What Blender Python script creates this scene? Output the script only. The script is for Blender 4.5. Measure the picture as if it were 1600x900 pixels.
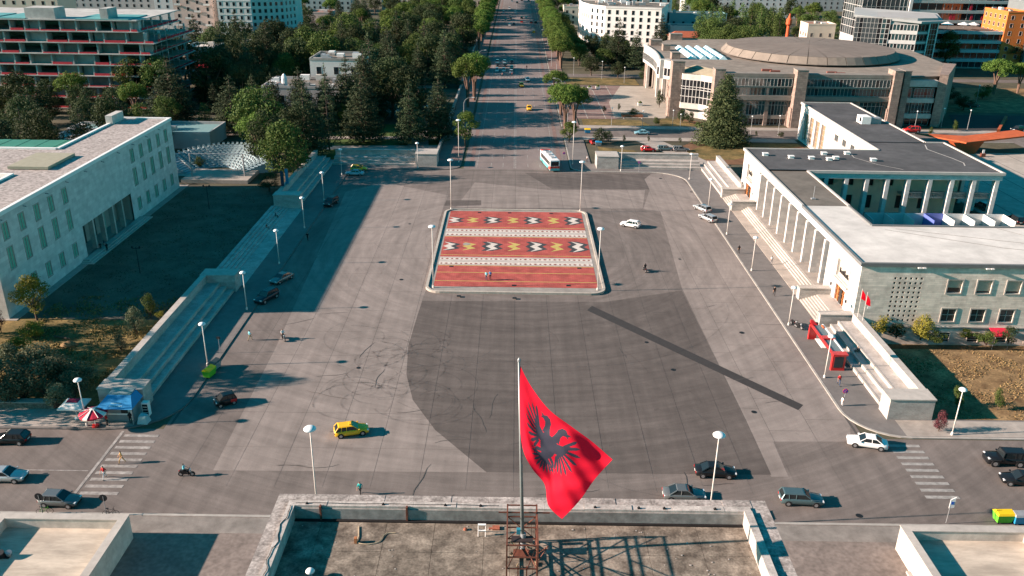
import bpy, bmesh, math, random
import numpy as np
from mathutils import Vector, Matrix
random.seed(7); rng = np.random.default_rng(7)
for o in list(bpy.data.objects): bpy.data.objects.remove(o)
SC = bpy.context.scene
COL = SC.collection
rad = math.radians

# ------------------------------------------------------------------ camera
FPX, PITCH, ROLL, CAMH = 1335.0, rad(22.94), rad(0.8), 58.0
fwd = Vector((0, math.cos(PITCH), -math.sin(PITCH))); rt = Vector((1, 0, 0)); up = rt.cross(fwd)
CR = math.cos(ROLL) * rt + math.sin(ROLL) * up
CU = -math.sin(ROLL) * rt + math.cos(ROLL) * up
cd = bpy.data.cameras.new('camera'); cam = bpy.data.objects.new('camera', cd); COL.objects.link(cam)
cd.sensor_width = 36; cd.lens = FPX / 1600 * 36; cd.clip_start = 1; cd.clip_end = 6000
m = Matrix.Identity(4)
for i in range(3):
    m[i][0] = CR[i]; m[i][1] = CU[i]; m[i][2] = -fwd[i]
m[2][3] = CAMH
cam.matrix_world = m
SC.camera = cam

# ------------------------------------------------------------------ sky, sun, exposure
SUN_EL, SUN_AZ = rad(19.3), rad(5.5)            # light travels towards +X, a touch towards +Y
w = bpy.data.worlds.new('World'); SC.world = w; w.use_nodes = True
nt = w.node_tree; nt.nodes.clear()
sky = nt.nodes.new('ShaderNodeTexSky'); sky.sky_type = 'NISHITA'; sky.sun_disc = False
sky.sun_elevation = SUN_EL; sky.sun_rotation = rad(264.5); sky.altitude = 100; sky.air_density = 1.3; sky.dust_density = .6; sky.ozone_density = 3.0
tint = nt.nodes.new('ShaderNodeMix'); tint.data_type = 'RGBA'; tint.blend_type = 'MULTIPLY'; tint.inputs[0].default_value = 1
tint.inputs[7].default_value = (.08, .97, 1.0, 1)
bg = nt.nodes.new('ShaderNodeBackground'); bg.inputs[1].default_value = .05
wo = nt.nodes.new('ShaderNodeOutputWorld')
nt.links.new(sky.outputs[0], tint.inputs[6]); nt.links.new(tint.outputs[2], bg.inputs[0]); nt.links.new(bg.outputs[0], wo.inputs[0])
sl = bpy.data.lights.new('sun', 'SUN'); sl.energy = 5.0; sl.angle = rad(.53); sl.color = (1, .77, .65)
so = bpy.data.objects.new('sun', sl); COL.objects.link(so)
sd = Vector((math.cos(SUN_EL) * math.cos(SUN_AZ), math.cos(SUN_EL) * math.sin(SUN_AZ), -math.sin(SUN_EL)))
so.rotation_euler = sd.to_track_quat('-Z', 'Y').to_euler(); so.location = (-200, 100, 150)
SC.view_settings.view_transform = 'Standard'; SC.view_settings.look = 'None'; SC.view_settings.gamma = 1
SC.view_settings.exposure = 1.65
SC.render.engine = 'CYCLES'
SC.cycles.max_bounces = 5; SC.cycles.diffuse_bounces = 2; SC.cycles.glossy_bounces = 2; SC.cycles.transparent_max_bounces = 8

# ------------------------------------------------------------------ helpers
ORG = {}
class MB:
    def __init__(s): s.v = []; s.f = []; s.mi = []; s.cur = 0
    def _add(s, vs, fs):
        b = len(s.v); s.v += [tuple(p) for p in vs]
        for f in fs: s.f.append(tuple(b + i for i in f)); s.mi.append(s.cur)
        return s
    def poly(s, pts): return s._add(pts, [tuple(range(len(pts)))])
    def flat(s, pts, z): return s.poly([(p[0], p[1], z) for p in pts])
    def box(s, x0, x1, y0, y1, z0, z1):
        v = [(x0,y0,z0),(x1,y0,z0),(x1,y1,z0),(x0,y1,z0),(x0,y0,z1),(x1,y0,z1),(x1,y1,z1),(x0,y1,z1)]
        return s._add(v, [(3,2,1,0),(4,5,6,7),(0,1,5,4),(1,2,6,5),(2,3,7,6),(3,0,4,7)])
    def hexa(s, lo, hi):                                   # 4 low + 4 high points
        n = len(lo)
        return s._add(list(lo) + list(hi), [tuple(range(n))[::-1], tuple(range(n, 2*n))] + [(i, (i+1) % n, n + (i+1) % n, n + i) for i in range(n)])
    def prism(s, pts, z0, z1):
        return s.hexa([(p[0], p[1], z0) for p in pts], [(p[0], p[1], z1) for p in pts])
    def cyl(s, p0, p1, r0, r1=None, n=8, caps=True):
        r1 = r0 if r1 is None else r1
        p0 = Vector(p0); p1 = Vector(p1); d = (p1 - p0).normalized()
        a = d.orthogonal().normalized(); b = d.cross(a)
        vs = []
        for p, r in ((p0, r0), (p1, r1)):
            for i in range(n):
                t = 2 * math.pi * i / n; vs.append(p + a * (r * math.cos(t)) + b * (r * math.sin(t)))
        fs = [(i, (i+1) % n, n + (i+1) % n, n + i) for i in range(n)]
        if caps: fs += [tuple(range(n))[::-1], tuple(range(n, 2*n))]
        return s._add(vs, fs)
    def lathe(s, prof, c=(0,0,0), n=12, rx=1, ry=1):       # prof: (r, z)
        vs = []; k = len(prof)
        for r, z in prof:
            for i in range(n):
                t = 2 * math.pi * i / n; vs.append((c[0] + rx*r*math.cos(t), c[1] + ry*r*math.sin(t), c[2] + z))
        fs = [(j*n + i, j*n + (i+1) % n, (j+1)*n + (i+1) % n, (j+1)*n + i) for j in range(k-1) for i in range(n)]
        fs += [tuple(range(n))[::-1], tuple(range((k-1)*n, k*n))]
        return s._add(vs, fs)
    def path(s, pts, width, z):                            # flat ribbon
        pts = [Vector((p[0], p[1])) for p in pts]; L = []; Rr = []
        for i, p in enumerate(pts):
            a = pts[max(0, i-1)]; b = pts[min(len(pts)-1, i+1)]
            d = (b - a).normalized(); n = Vector((-d.y, d.x)) * (width / 2 if not callable(width) else width(i / (len(pts)-1)) / 2)
            L.append(p + n); Rr.append(p - n)
        for i in range(len(pts)-1):
            s.poly([(Rr[i].x, Rr[i].y, z), (Rr[i+1].x, Rr[i+1].y, z), (L[i+1].x, L[i+1].y, z), (L[i].x, L[i].y, z)])
        return s
    def kerb(s, pts, width, z0, z1):
        pts = [Vector((p[0], p[1])) for p in pts]; L = []; Rr = []
        for i, p in enumerate(pts):
            a = pts[max(0, i-1)]; b = pts[min(len(pts)-1, i+1)]
            d = (b - a).normalized(); n = Vector((-d.y, d.x)) * width / 2
            L.append(p + n); Rr.append(p - n)
        for i in range(len(pts)-1):
            s.prism([Rr[i], Rr[i+1], L[i+1], L[i]], z0, z1)
        return s
    def build(s, name, mats, parent=None, smooth=False, local=False):
        me = bpy.data.meshes.new(name)
        vs = s.v
        if parent is not None and not local:
            o = ORG.get(parent.name, (0,0,0)); vs = [(p[0]-o[0], p[1]-o[1], p[2]-o[2]) for p in vs]
        me.from_pydata(vs, [], s.f)
        if not isinstance(mats, (list, tuple)): mats = [mats]
        for mm in mats: me.materials.append(mm)
        if len(mats) > 1: me.polygons.foreach_set('material_index', s.mi)
        bm = bmesh.new(); bm.from_mesh(me); bmesh.ops.recalc_face_normals(bm, faces=bm.faces); bm.to_mesh(me); bm.free()
        if smooth: me.polygons.foreach_set('use_smooth', [True] * len(me.polygons))
        ob = bpy.data.objects.new(name, me); COL.objects.link(ob)
        if parent is not None: ob.parent = parent; ORG[ob.name] = ORG.get(parent.name, (0,0,0)) if not local else (0,0,0)
        else: ORG[ob.name] = (0,0,0)
        return ob
def tag(o, label=None, cat=None, group=None, kind=None):
    if label: o['label'] = label
    if cat: o['category'] = cat
    if group: o['group'] = group
    if kind: o['kind'] = kind
    return o
def thing(name, label, cat, loc=(0,0,0), rz=0, group=None):
    o = bpy.data.objects.new(name, None); COL.objects.link(o); o.empty_display_size = .2
    o.location = loc; o.rotation_euler = (0, 0, rz); ORG[o.name] = tuple(loc)
    return tag(o, label, cat, group)
def struct(name, mb, mats, parent=None, smooth=False):
    o = mb.build(name, mats, parent, smooth)
    if parent is None: o['kind'] = 'structure'
    return o
def box_part(name, mat, parent, *b): return MB().box(*b).build(name, mat, parent)
KIDS = {}
def kids(o):
    return [c for c in bpy.data.objects if c.parent == o]
def snapshot(o): return (o, [snapshot(c) for c in kids(o)])
def dup(snap, parent=None):
    o, ch = snap
    c = o.copy(); COL.objects.link(c); c.parent = parent
    for s in ch: dup(s, c)
    return c
def set_mat(root, old, new):
    for c in root.children_recursive:
        if c.type == 'MESH' and any(x == old for x in c.data.materials): 
            for i, sl_ in enumerate(c.material_slots):
                if sl_.material == old: sl_.link = 'OBJECT'; sl_.material = new
ONES = 'first second third fourth fifth sixth seventh eighth ninth tenth eleventh twelfth thirteenth fourteenth fifteenth sixteenth seventeenth eighteenth nineteenth'.split()
def nth(i):                                                # 0 -> first
    i += 1
    if i < 20: return ONES[i-1]
    t, u = divmod(i, 10); T_ = {2:'twent',3:'thirt',4:'fort',5:'fift'}[t]
    return T_ + 'ieth' if u == 0 else T_ + 'y-' + ONES[u-1]
def G(x, y, z=0):                                          # where the line of sight through a photo pixel meets height z
    d = (x-800)/FPX * CR - (y-450)/FPX * CU + fwd
    t = (z - CAMH) / d.z
    return Vector((d.x*t, d.y*t, z))
def PYp(x, y, Y):
    d = (x-800)/FPX * CR - (y-450)/FPX * CU + fwd
    t = Y / d.y
    return Vector((d.x*t, Y, CAMH + d.z*t))

# ------------------------------------------------------------------ materials
MATS = {}
def M(name, col, rough=.85, var=.12, scale=1.0, bump=0, metal=0, spec=.25, coord='world', stain=0, stain_scale=.12, stretch=(1,1,1), grain=0, grain_scale=20, col2=None, tr=0):
    if name in MATS: return MATS[name]
    mt = bpy.data.materials.new(name); mt.use_nodes = True
    n = mt.node_tree.nodes; l = mt.node_tree.links; b = n['Principled BSDF']
    b.inputs['Roughness'].default_value = rough; b.inputs['Metallic'].default_value = metal
    b.inputs['Specular IOR Level'].default_value = spec
    MATS[name] = mt
    mt.diffuse_color = (*col, 1)
    if var == 0 and not stain and not bump and col2 is None:
        b.inputs['Base Color'].default_value = (*col, 1); return mt
    if coord == 'world':
        g = n.new('ShaderNodeNewGeometry'); src = g.outputs['Position']
    else:
        g = n.new('ShaderNodeTexCoord'); src = g.outputs['Object']
    mp = n.new('ShaderNodeMapping'); mp.inputs['Scale'].default_value = stretch; l.new(src, mp.inputs[0]); src = mp.outputs[0]
    t = n.new('ShaderNodeTexNoise'); t.inputs['Scale'].default_value = scale; t.inputs['Detail'].default_value = 5; t.inputs['Roughness'].default_value = .65
    l.new(src, t.inputs['Vector'])
    rp = n.new('ShaderNodeValToRGB'); rp.color_ramp.elements[0].position = .3; rp.color_ramp.elements[1].position = .7
    lo = [c * (1 - var) for c in col]; hi = [min(1, c * (1 + var)) for c in (col2 or col)]
    rp.color_ramp.elements[0].color = (*lo, 1); rp.color_ramp.elements[1].color = (*hi, 1)
    l.new(t.outputs[0], rp.inputs[0]); cur = rp.outputs[0]
    if stain:
        t2 = n.new('ShaderNodeTexNoise'); t2.inputs['Scale'].default_value = stain_scale; t2.inputs['Detail'].default_value = 6; t2.inputs['Roughness'].default_value = .7
        l.new(src, t2.inputs['Vector'])
        mr = n.new('ShaderNodeMapRange'); mr.inputs[1].default_value = .35; mr.inputs[2].default_value = .7; mr.inputs[3].default_value = 1 - stain; mr.inputs[4].default_value = 1 + stain * .4
        l.new(t2.outputs[0], mr.inputs[0])
        mx = n.new('ShaderNodeMix'); mx.data_type = 'RGBA'; mx.blend_type = 'MULTIPLY'; mx.inputs[0].default_value = 1
        l.new(cur, mx.inputs[6]); l.new(mr.outputs[0], mx.inputs[7]); cur = mx.outputs[2]
    if grain:
        t3 = n.new('ShaderNodeTexNoise'); t3.inputs['Scale'].default_value = grain_scale; t3.inputs['Detail'].default_value = 2
        l.new(src, t3.inputs['Vector'])
        mr = n.new('ShaderNodeMapRange'); mr.inputs[1].default_value = .3; mr.inputs[2].default_value = .7; mr.inputs[3].default_value = 1 - grain; mr.inputs[4].default_value = 1 + grain
        l.new(t3.outputs[0], mr.inputs[0])
        mx = n.new('ShaderNodeMix'); mx.data_type = 'RGBA'; mx.blend_type = 'MULTIPLY'; mx.inputs[0].default_value = 1
        l.new(cur, mx.inputs[6]); l.new(mr.outputs[0], mx.inputs[7]); cur = mx.outputs[2]
    l.new(cur, b.inputs['Base Color'])
    if bump:
        bp = n.new('ShaderNodeBump'); bp.inputs['Strength'].default_value = bump; bp.inputs['Distance'].default_value = .1
        l.new(t.outputs[0], bp.inputs['Height']); l.new(bp.outputs[0], b.inputs['Normal'])
    return mt
def rings(mt, cx, cy, amt, sc=.32):
    # tyre polish: faint circular streaks worn round the island
    n = mt.node_tree.nodes; l = mt.node_tree.links; b = n['Principled BSDF']; src = b.inputs['Base Color'].links[0].from_socket
    g = n.new('ShaderNodeNewGeometry'); s = n.new('ShaderNodeVectorMath'); s.operation = 'SUBTRACT'; s.inputs[1].default_value = (cx, cy, 0); l.new(g.outputs['Position'], s.inputs[0])
    ln = n.new('ShaderNodeVectorMath'); ln.operation = 'LENGTH'; l.new(s.outputs[0], ln.inputs[0])
    sp = n.new('ShaderNodeSeparateXYZ'); l.new(s.outputs[0], sp.inputs[0]); at = n.new('ShaderNodeMath'); at.operation = 'ARCTAN2'; l.new(sp.outputs[1], at.inputs[0]); l.new(sp.outputs[0], at.inputs[1])
    m1 = n.new('ShaderNodeMath'); m1.operation = 'MULTIPLY'; m1.inputs[1].default_value = sc; l.new(ln.outputs['Value'], m1.inputs[0])
    cb = n.new('ShaderNodeCombineXYZ'); l.new(m1.outputs[0], cb.inputs[0]); l.new(at.outputs[0], cb.inputs[1])
    t = n.new('ShaderNodeTexNoise'); t.inputs['Scale'].default_value = 1.6; t.inputs['Detail'].default_value = 7; t.inputs['Roughness'].default_value = .7; l.new(cb.outputs[0], t.inputs['Vector'])
    mr = n.new('ShaderNodeMapRange'); mr.inputs[1].default_value = .3; mr.inputs[2].default_value = .7; mr.inputs[3].default_value = 1-amt; mr.inputs[4].default_value = 1+amt; l.new(t.outputs[0], mr.inputs[0])
    mx = n.new('ShaderNodeMix'); mx.data_type = 'RGBA'; mx.blend_type = 'MULTIPLY'; mx.inputs[0].default_value = 1; l.new(src, mx.inputs[6]); l.new(mr.outputs[0], mx.inputs[7])
    # wheel tracks along the sides of the square and small oil spots
    mp = n.new('ShaderNodeMapping'); mp.inputs['Scale'].default_value = (.8,.045,1); mp.inputs['Rotation'].default_value = (0,0,.06); l.new(g.outputs['Position'], mp.inputs[0])
    t2 = n.new('ShaderNodeTexNoise'); t2.inputs['Scale'].default_value = 1; t2.inputs['Detail'].default_value = 6; l.new(mp.outputs[0], t2.inputs['Vector'])
    m2 = n.new('ShaderNodeMapRange'); m2.inputs[1].default_value = .3; m2.inputs[2].default_value = .7; m2.inputs[3].default_value = .88; m2.inputs[4].default_value = 1.12; l.new(t2.outputs[0], m2.inputs[0])
    mx2 = n.new('ShaderNodeMix'); mx2.data_type = 'RGBA'; mx2.blend_type = 'MULTIPLY'; mx2.inputs[0].default_value = 1; l.new(mx.outputs[2], mx2.inputs[6]); l.new(m2.outputs[0], mx2.inputs[7])
    t3 = n.new('ShaderNodeTexNoise'); t3.inputs['Scale'].default_value = .55; t3.inputs['Detail'].default_value = 3; l.new(g.outputs['Position'], t3.inputs['Vector'])
    m3 = n.new('ShaderNodeMapRange'); m3.inputs[1].default_value = .70; m3.inputs[2].default_value = .78; m3.inputs[3].default_value = 1; m3.inputs[4].default_value = .72; l.new(t3.outputs[0], m3.inputs[0])
    mx3 = n.new('ShaderNodeMix'); mx3.data_type = 'RGBA'; mx3.blend_type = 'MULTIPLY'; mx3.inputs[0].default_value = 1; l.new(mx2.outputs[2], mx3.inputs[6]); l.new(m3.outputs[0], mx3.inputs[7]); l.new(mx3.outputs[2], b.inputs['Base Color'])
def glass(name, col, rough=.08):
    mt = M(name, col, rough, var=0, spec=.6); return mt
def leafmat(name, a, b_, c):
    mt = bpy.data.materials.new(name); mt.use_nodes = True
    n = mt.node_tree.nodes; l = mt.node_tree.links; b = n['Principled BSDF']
    b.inputs['Roughness'].default_value = .75; b.inputs['Specular IOR Level'].default_value = .15
    oi = n.new('ShaderNodeObjectInfo'); tc = n.new('ShaderNodeTexCoord')
    ad = n.new('ShaderNodeVectorMath'); ad.operation = 'MULTIPLY_ADD'; ad.inputs[1].default_value = (1,1,1)
    l.new(tc.outputs['Object'], ad.inputs[0])
    cmb = n.new('ShaderNodeMath'); cmb.operation = 'MULTIPLY'; cmb.inputs[1].default_value = 50; l.new(oi.outputs['Random'], cmb.inputs[0]); l.new(cmb.outputs[0], ad.inputs[2])
    t = n.new('ShaderNodeTexNoise'); t.inputs['Scale'].default_value = .55; t.inputs['Detail'].default_value = 6; t.inputs['Roughness'].default_value = .75; l.new(ad.outputs[0], t.inputs['Vector'])
    rp = n.new('ShaderNodeValToRGB'); e = rp.color_ramp.elements
    e[0].position = .3; e[0].color = (*a, 1); e[1].position = .72; e[1].color = (*c, 1); k = e.new(.5); k.color = (*b_, 1)
    l.new(t.outputs[0], rp.inputs[0])
    hs = n.new('ShaderNodeHueSaturation'); l.new(rp.outputs[0], hs.inputs['Color'])
    mr = n.new('ShaderNodeMapRange'); mr.inputs[3].default_value = .75; mr.inputs[4].default_value = 1.25; l.new(oi.outputs['Random'], mr.inputs[0]); l.new(mr.outputs[0], hs.inputs['Value'])
    mr2 = n.new('ShaderNodeMapRange'); mr2.inputs[3].default_value = .485; mr2.inputs[4].default_value = .515; l.new(oi.outputs['Random'], mr2.inputs[0]); l.new(mr2.outputs[0], hs.inputs['Hue'])
    l.new(hs.outputs[0], b.inputs['Base Color'])
    # a little light comes through the leaves
    b.inputs['Subsurface Weight'].default_value = 0
    tl = n.new('ShaderNodeBsdfTranslucent'); l.new(hs.outputs[0], tl.inputs[0])
    ms = n.new('ShaderNodeMixShader'); ms.inputs[0].default_value = .22
    l.new(b.outputs[0], ms.inputs[1]); l.new(tl.outputs[0], ms.inputs[2]); l.new(ms.outputs[0], n['Material Output'].inputs[0])
    MATS[name] = mt
    return mt

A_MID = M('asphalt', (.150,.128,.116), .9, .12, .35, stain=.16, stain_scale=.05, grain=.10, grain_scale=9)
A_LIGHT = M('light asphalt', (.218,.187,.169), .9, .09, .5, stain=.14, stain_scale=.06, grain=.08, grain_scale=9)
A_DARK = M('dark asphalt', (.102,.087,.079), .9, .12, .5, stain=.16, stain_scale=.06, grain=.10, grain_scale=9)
for a_, k_ in ((A_MID,.24), (A_LIGHT,.19), (A_DARK,.24)): rings(a_, .7, 157, k_)
A_PATCH = M('fresh asphalt', (.036,.034,.034), .9, .1, 1, grain=.1)
A_RED = M('reddish paving', (.20,.135,.12), .9, .12, .6, stain=.2, grain=.08)
JOINT = M('joint tar', (.075,.070,.066), .95, .1, 2)
KERB = M('kerb stone', (.34,.32,.29), .85, .12, 1.2, stain=.2, stain_scale=.4)
PAVE = M('pavement', (.16,.148,.14), .9, .10, .8, stain=.2, stain_scale=.15, grain=.08)
PAVE_L = M('light pavement', (.33,.295,.26), .9, .10, .8, stain=.18, stain_scale=.2, grain=.06)
CONC = M('concrete', (.30,.285,.265), .9, .14, .7, stain=.25, stain_scale=.3, grain=.1)
MARB = M('white marble', (.40,.37,.34), .75, .14, .9, stain=.28, stain_scale=.4, grain=.12, grain_scale=4, stretch=(1,1,2.2))
TRAV = M('travertine', (.52,.475,.43), .75, .12, 1.2, stain=.2, stain_scale=.3, stretch=(.35,.35,2.5), grain=.08, grain_scale=4)
PAINT_W = M('road paint', (.30,.28,.26), .8, .3, 1.8, stain=.35, stain_scale=.6)
GROUND = M('park soil', (.085,.078,.050), .95, .35, .15, stain=.3, stain_scale=.03, grain=.15, grain_scale=2)
GRASS = M('lawn', (.088,.085,.026), .95, .3, .3, stain=.4, stain_scale=.12, grain=.3, grain_scale=4, col2=(.20,.135,.05))
DRY = M('dry grass', (.17,.098,.042), .95, .35, .4, stain=.4, stain_scale=.15, grain=.3, grain_scale=3.5, col2=(.235,.155,.075))
DIRT = M('brown earth', (.16,.085,.045), .95, .25, .5, stain=.3)
STEEL = M('rusty steel', (.13,.045,.028), .7, .35, 2.5, coord='obj')
WHITE = M('white paint', (.74,.72,.69), .5, .05, 2)
GREYM = M('grey metal', (.30,.31,.32), .5, .1, 2, metal=.3)
BLACK = M('black', (.012,.012,.013), .5, 0)
# ------------------------------------------------------------------ bodies of the people (made early: the scene is still small)
SKN = M('skin', (.42,.25,.17), .6, 0); HAIR = M('dark hair', (.025,.018,.014), .7, 0); SHOE = M('shoe', (.03,.028,.028), .6, 0)
CLO = {k: M('cloth ' + k, c, .9, .08, 6, coord='obj') for k, c in dict(red=(.42,.025,.03), tan=(.42,.25,.09), teal=(.03,.38,.36), white=(.62,.61,.6), navy=(.02,.03,.06), black=(.014,.014,.016), grey=(.16,.16,.17), denim=(.04,.065,.12), cyan=(.18,.55,.62), khaki=(.25,.2,.12), blue=(.05,.13,.35), pink=(.5,.25,.22)).items()}
def person_mesh(pose, shirt, trousers, hair=HAIR, skirt=False):
    J = {'pel':(0,0,.95),'sp':(0,0,1.15),'ch':(0,.0,1.36),'nk':(0.01,0,1.50),'hd':(.03,0,1.61),'ht':(.02,0,1.73)}
    sw = {'walk': .38, 'stand': .04, 'sit': 0, 'ride': 0}[pose]
    for s, n_ in ((1,'l'),(-1,'r')):
        sg = s*sw
        J['sh'+n_] = (0,s*.19,1.40)
        if pose in ('walk','stand'):
            J['el'+n_] = (-sg*.45,s*.24,1.13); J['wr'+n_] = (-sg*.45+.14,s*.23,.90); J['pm'+n_] = (-sg*.45+.18,s*.225,.82)
            J['hp'+n_] = (0,s*.095,.90); J['kn'+n_] = (sg*.55+.03,s*.1,.50); J['an'+n_] = (sg*.9-.05,s*.1,.09+(.06 if s < 0 and pose=='walk' else 0)); J['to'+n_] = (sg*.9+.13,s*.12,.04)
        else:
            f = .35 if pose == 'ride' else .22
            J['el'+n_] = (.14,s*.25,1.16); J['wr'+n_] = (f,s*.22,1.08 if pose == 'ride' else .98); J['pm'+n_] = (f+.08,s*.21,1.05 if pose == 'ride' else .96)
            J['hp'+n_] = (.05,s*.1,.92); J['kn'+n_] = (.46,s*.17,.90 if pose == 'sit' else .78); J['an'+n_] = (.48,s*.16,.50 if pose == 'sit' else .36); J['to'+n_] = (.64,s*.17,.45 if pose == 'sit' else .32)
    E = [('pel','sp'),('sp','ch'),('ch','nk'),('nk','hd'),('hd','ht')]; Rr = dict(pel=.145,sp=.135,ch=.165,nk=.058,hd=.095,ht=.075)
    for n_ in 'lr':
        E += [('ch','sh'+n_),('sh'+n_,'el'+n_),('el'+n_,'wr'+n_),('wr'+n_,'pm'+n_),('pel','hp'+n_),('hp'+n_,'kn'+n_),('kn'+n_,'an'+n_),('an'+n_,'to'+n_)]
        Rr.update({'sh'+n_:.062,'el'+n_:.044,'wr'+n_:.03,'pm'+n_:.036,'hp'+n_:.095,'kn'+n_:.062,'an'+n_:.045,'to'+n_:.04})
        p = J['pm'+n_]; s = 1 if n_ == 'l' else -1
        for k in range(5):
            a = 'f%d%s' % (k, n_); b = 'g%d%s' % (k, n_); dx = (k-2)*.017
            if k == 0: J[a] = (p[0]+.03, p[1]-s*.03, p[2]-.01); J[b] = (p[0]+.05, p[1]-s*.035, p[2]-.04)
            else: L = (0,.075,.085,.08,.065)[k]; J[a] = (p[0]+dx+.01, p[1], p[2]-.045); J[b] = (p[0]+dx+.025, p[1]-s*.012, p[2]-.045-L*.6)
            E += [('pm'+n_,a),(a,b)]; Rr[a] = .0095; Rr[b] = .008
    names = list(J); ix = {n_:i for i, n_ in enumerate(names)}
    me = bpy.data.meshes.new('tmp'); me.from_pydata([J[n_] for n_ in names], [(ix[a],ix[b]) for a, b in E], []); ob = bpy.data.objects.new('tmp', me); COL.objects.link(ob)
    md = ob.modifiers.new('s','SKIN'); sv = me.skin_vertices[0].data
    for n_ in names: sv[ix[n_]].radius = (Rr[n_], Rr[n_]*(1.2 if n_ in ('ch','pel','sp') else 1))
    sv[ix['pel']].use_root = True
    md2 = ob.modifiers.new('u','SUBSURF'); md2.levels = 1
    dg = bpy.context.evaluated_depsgraph_get(); out = bpy.data.meshes.new_from_object(ob.evaluated_get(dg)); bpy.data.objects.remove(ob)
    out.name = 'body'; out.materials.clear()
    for mm in (SKN, CLO[shirt], CLO[trousers], hair, SHOE): out.materials.append(mm)
    bones = []
    for a, b in E:
        if a in ('sp','ch') or b in ('sp',) or (a[:2] in ('sh',)): c = 1
        elif a[:2] in ('hp','kn') or b[:2] == 'hp': c = 2
        elif a[:2] == 'an': c = 4
        elif a == 'hd' : c = 3
        else: c = 0
        if a == 'ch' and b == 'nk': c = 1
        bones.append((Vector(J[a]), Vector(J[b]), c))
    idx = []
    for p in out.polygons:
        c = p.center; best = (9, 0)
        for a, b, k in bones:
            d = b-a; t = max(0,min(1,(c-a).dot(d)/max(1e-6,d.length_squared))); dist = (c-(a+d*t)).length
            if dist < best[0]: best = (dist, k)
        k = best[1]
        if k in (0,3) and c.z > 1.52 and pose: k = 3 if (c.z > J['hd'][2]+.06 or c.x < J['hd'][0]-.03) else 0
        idx.append(k)
    out.polygons.foreach_set('material_index', idx); out.polygons.foreach_set('use_smooth', [True]*len(idx)); return out
PEOPLE = {c: person_mesh(*c) for c in [('ride', 'black', 'black'), ('ride', 'cyan', 'black'), ('ride', 'white', 'black'), ('sit', 'black', 'black'), ('sit', 'black', 'grey'), ('sit', 'navy', 'black'), ('stand', 'black', 'black'), ('stand', 'black', 'white'), ('stand', 'blue', 'black'), ('stand', 'cyan', 'denim'), ('stand', 'navy', 'grey'), ('stand', 'red', 'black'), ('stand', 'white', 'black'), ('stand', 'white', 'grey'), ('stand', 'white', 'white'), ('walk', 'black', 'black'), ('walk', 'cyan', 'khaki'), ('walk', 'pink', 'black'), ('walk', 'red', 'black'), ('walk', 'red', 'denim'), ('walk', 'red', 'navy'), ('walk', 'red', 'white'), ('walk', 'tan', 'tan'), ('walk', 'teal', 'black')]}
# ------------------------------------------------------------------ ground, roads, square
S = 5000
mb = MB()
hx0, hx1, hy0, hy1 = 54.4, 99, 115.5, 123.0                  # the sunken strip along the right-hand building
for a in ((-S, S, -S, hy0), (-S, hx0, hy0, hy1), (hx1, S, hy0, hy1), (-S, S, hy1, S)):
    mb.flat([(a[0], a[2]), (a[1], a[2]), (a[1], a[3]), (a[0], a[3])], -.03)
struct('ground', mb, GROUND)
mb = MB()
mb.poly([(hx0, hy0, -.03), (hx1, hy0, -.03), (hx1, 119.2, -2.9), (hx0, 119.2, -2.9)])
mb.flat([(hx0, 119.2), (hx1, 119.2), (hx1, hy1), (hx0, hy1)], -2.9)
mb.poly([(hx0, hy0, -.03), (hx0, 119.2, -2.9), (hx0, hy1, -2.9), (hx0, hy1, -.03)])
struct('sunken_garden', mb, DRY)
# street in front, square, boulevard: one asphalt sheet
mb = MB()
mb.flat([(-420, 74), (420, 74), (420, 90.6), (-420, 90.6)], 0)
mb.flat([(-43, 90.6), (44, 90.6), (44, 216), (-43, 216)], 0)
struct('boulevard', MB().flat([(-13, 216), (14.6, 216), (14.6, 1500), (-13, 1500)], .002), M('boulevard asphalt', (.19,.158,.148), .9, .10, .3, stain=.16, stain_scale=.05, grain=.08, grain_scale=6, stretch=(1,.25,1)))
mb.flat([(14.6, 254), (190, 254), (190, 266.5), (14.6, 266.5)], 0)         # side road to the right
mb.flat([(14.6, 366), (260, 366), (260, 374), (14.6, 374)], 0)
mb.flat([(150, 232), (330, 232), (330, 254), (150, 254)], 0)
road = struct('road', mb, A_MID)

def clip(poly, x0, x1, y0, y1):
    def cut(p, f, ip):
        out = []
        for i in range(len(p)):
            a, b = p[i-1], p[i]; fa, fb = f(a), f(b)
            if fa >= 0 and fb >= 0: out.append(b)
            elif fa >= 0 > fb: out.append(ip(a, b, fa, fb))
            elif fa < 0 <= fb: out.append(ip(a, b, fa, fb)); out.append(b)
        return out
    ip = lambda a, b, fa, fb: (a[0] + (b[0]-a[0]) * fa/(fa-fb), a[1] + (b[1]-a[1]) * fa/(fa-fb))
    for f in (lambda p: p[0]-x0, lambda p: x1-p[0], lambda p: p[1]-y0, lambda p: y1-p[1]):
        poly = cut(poly, f, ip)
        if len(poly) < 3: return []
    return poly
def px(*pts): return [(G(*p).x, G(*p).y) for p in pts]
sq = MB().flat([(-42.6, 91.5), (43.6, 91.5), (43.6, 214.6), (-42.6, 214.6)], .004)
square = struct('square', sq, JOINT)
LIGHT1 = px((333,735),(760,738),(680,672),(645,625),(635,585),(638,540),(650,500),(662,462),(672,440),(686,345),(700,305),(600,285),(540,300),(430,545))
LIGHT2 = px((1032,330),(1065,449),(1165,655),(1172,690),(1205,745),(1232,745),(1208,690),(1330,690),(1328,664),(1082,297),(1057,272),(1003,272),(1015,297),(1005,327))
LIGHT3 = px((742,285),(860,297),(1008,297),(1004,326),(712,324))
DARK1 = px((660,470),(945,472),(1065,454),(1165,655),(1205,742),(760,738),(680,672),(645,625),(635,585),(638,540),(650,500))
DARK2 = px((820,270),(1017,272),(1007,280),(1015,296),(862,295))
DARK3 = px((697,313),(752,313),(752,321),(694,322))
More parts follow.
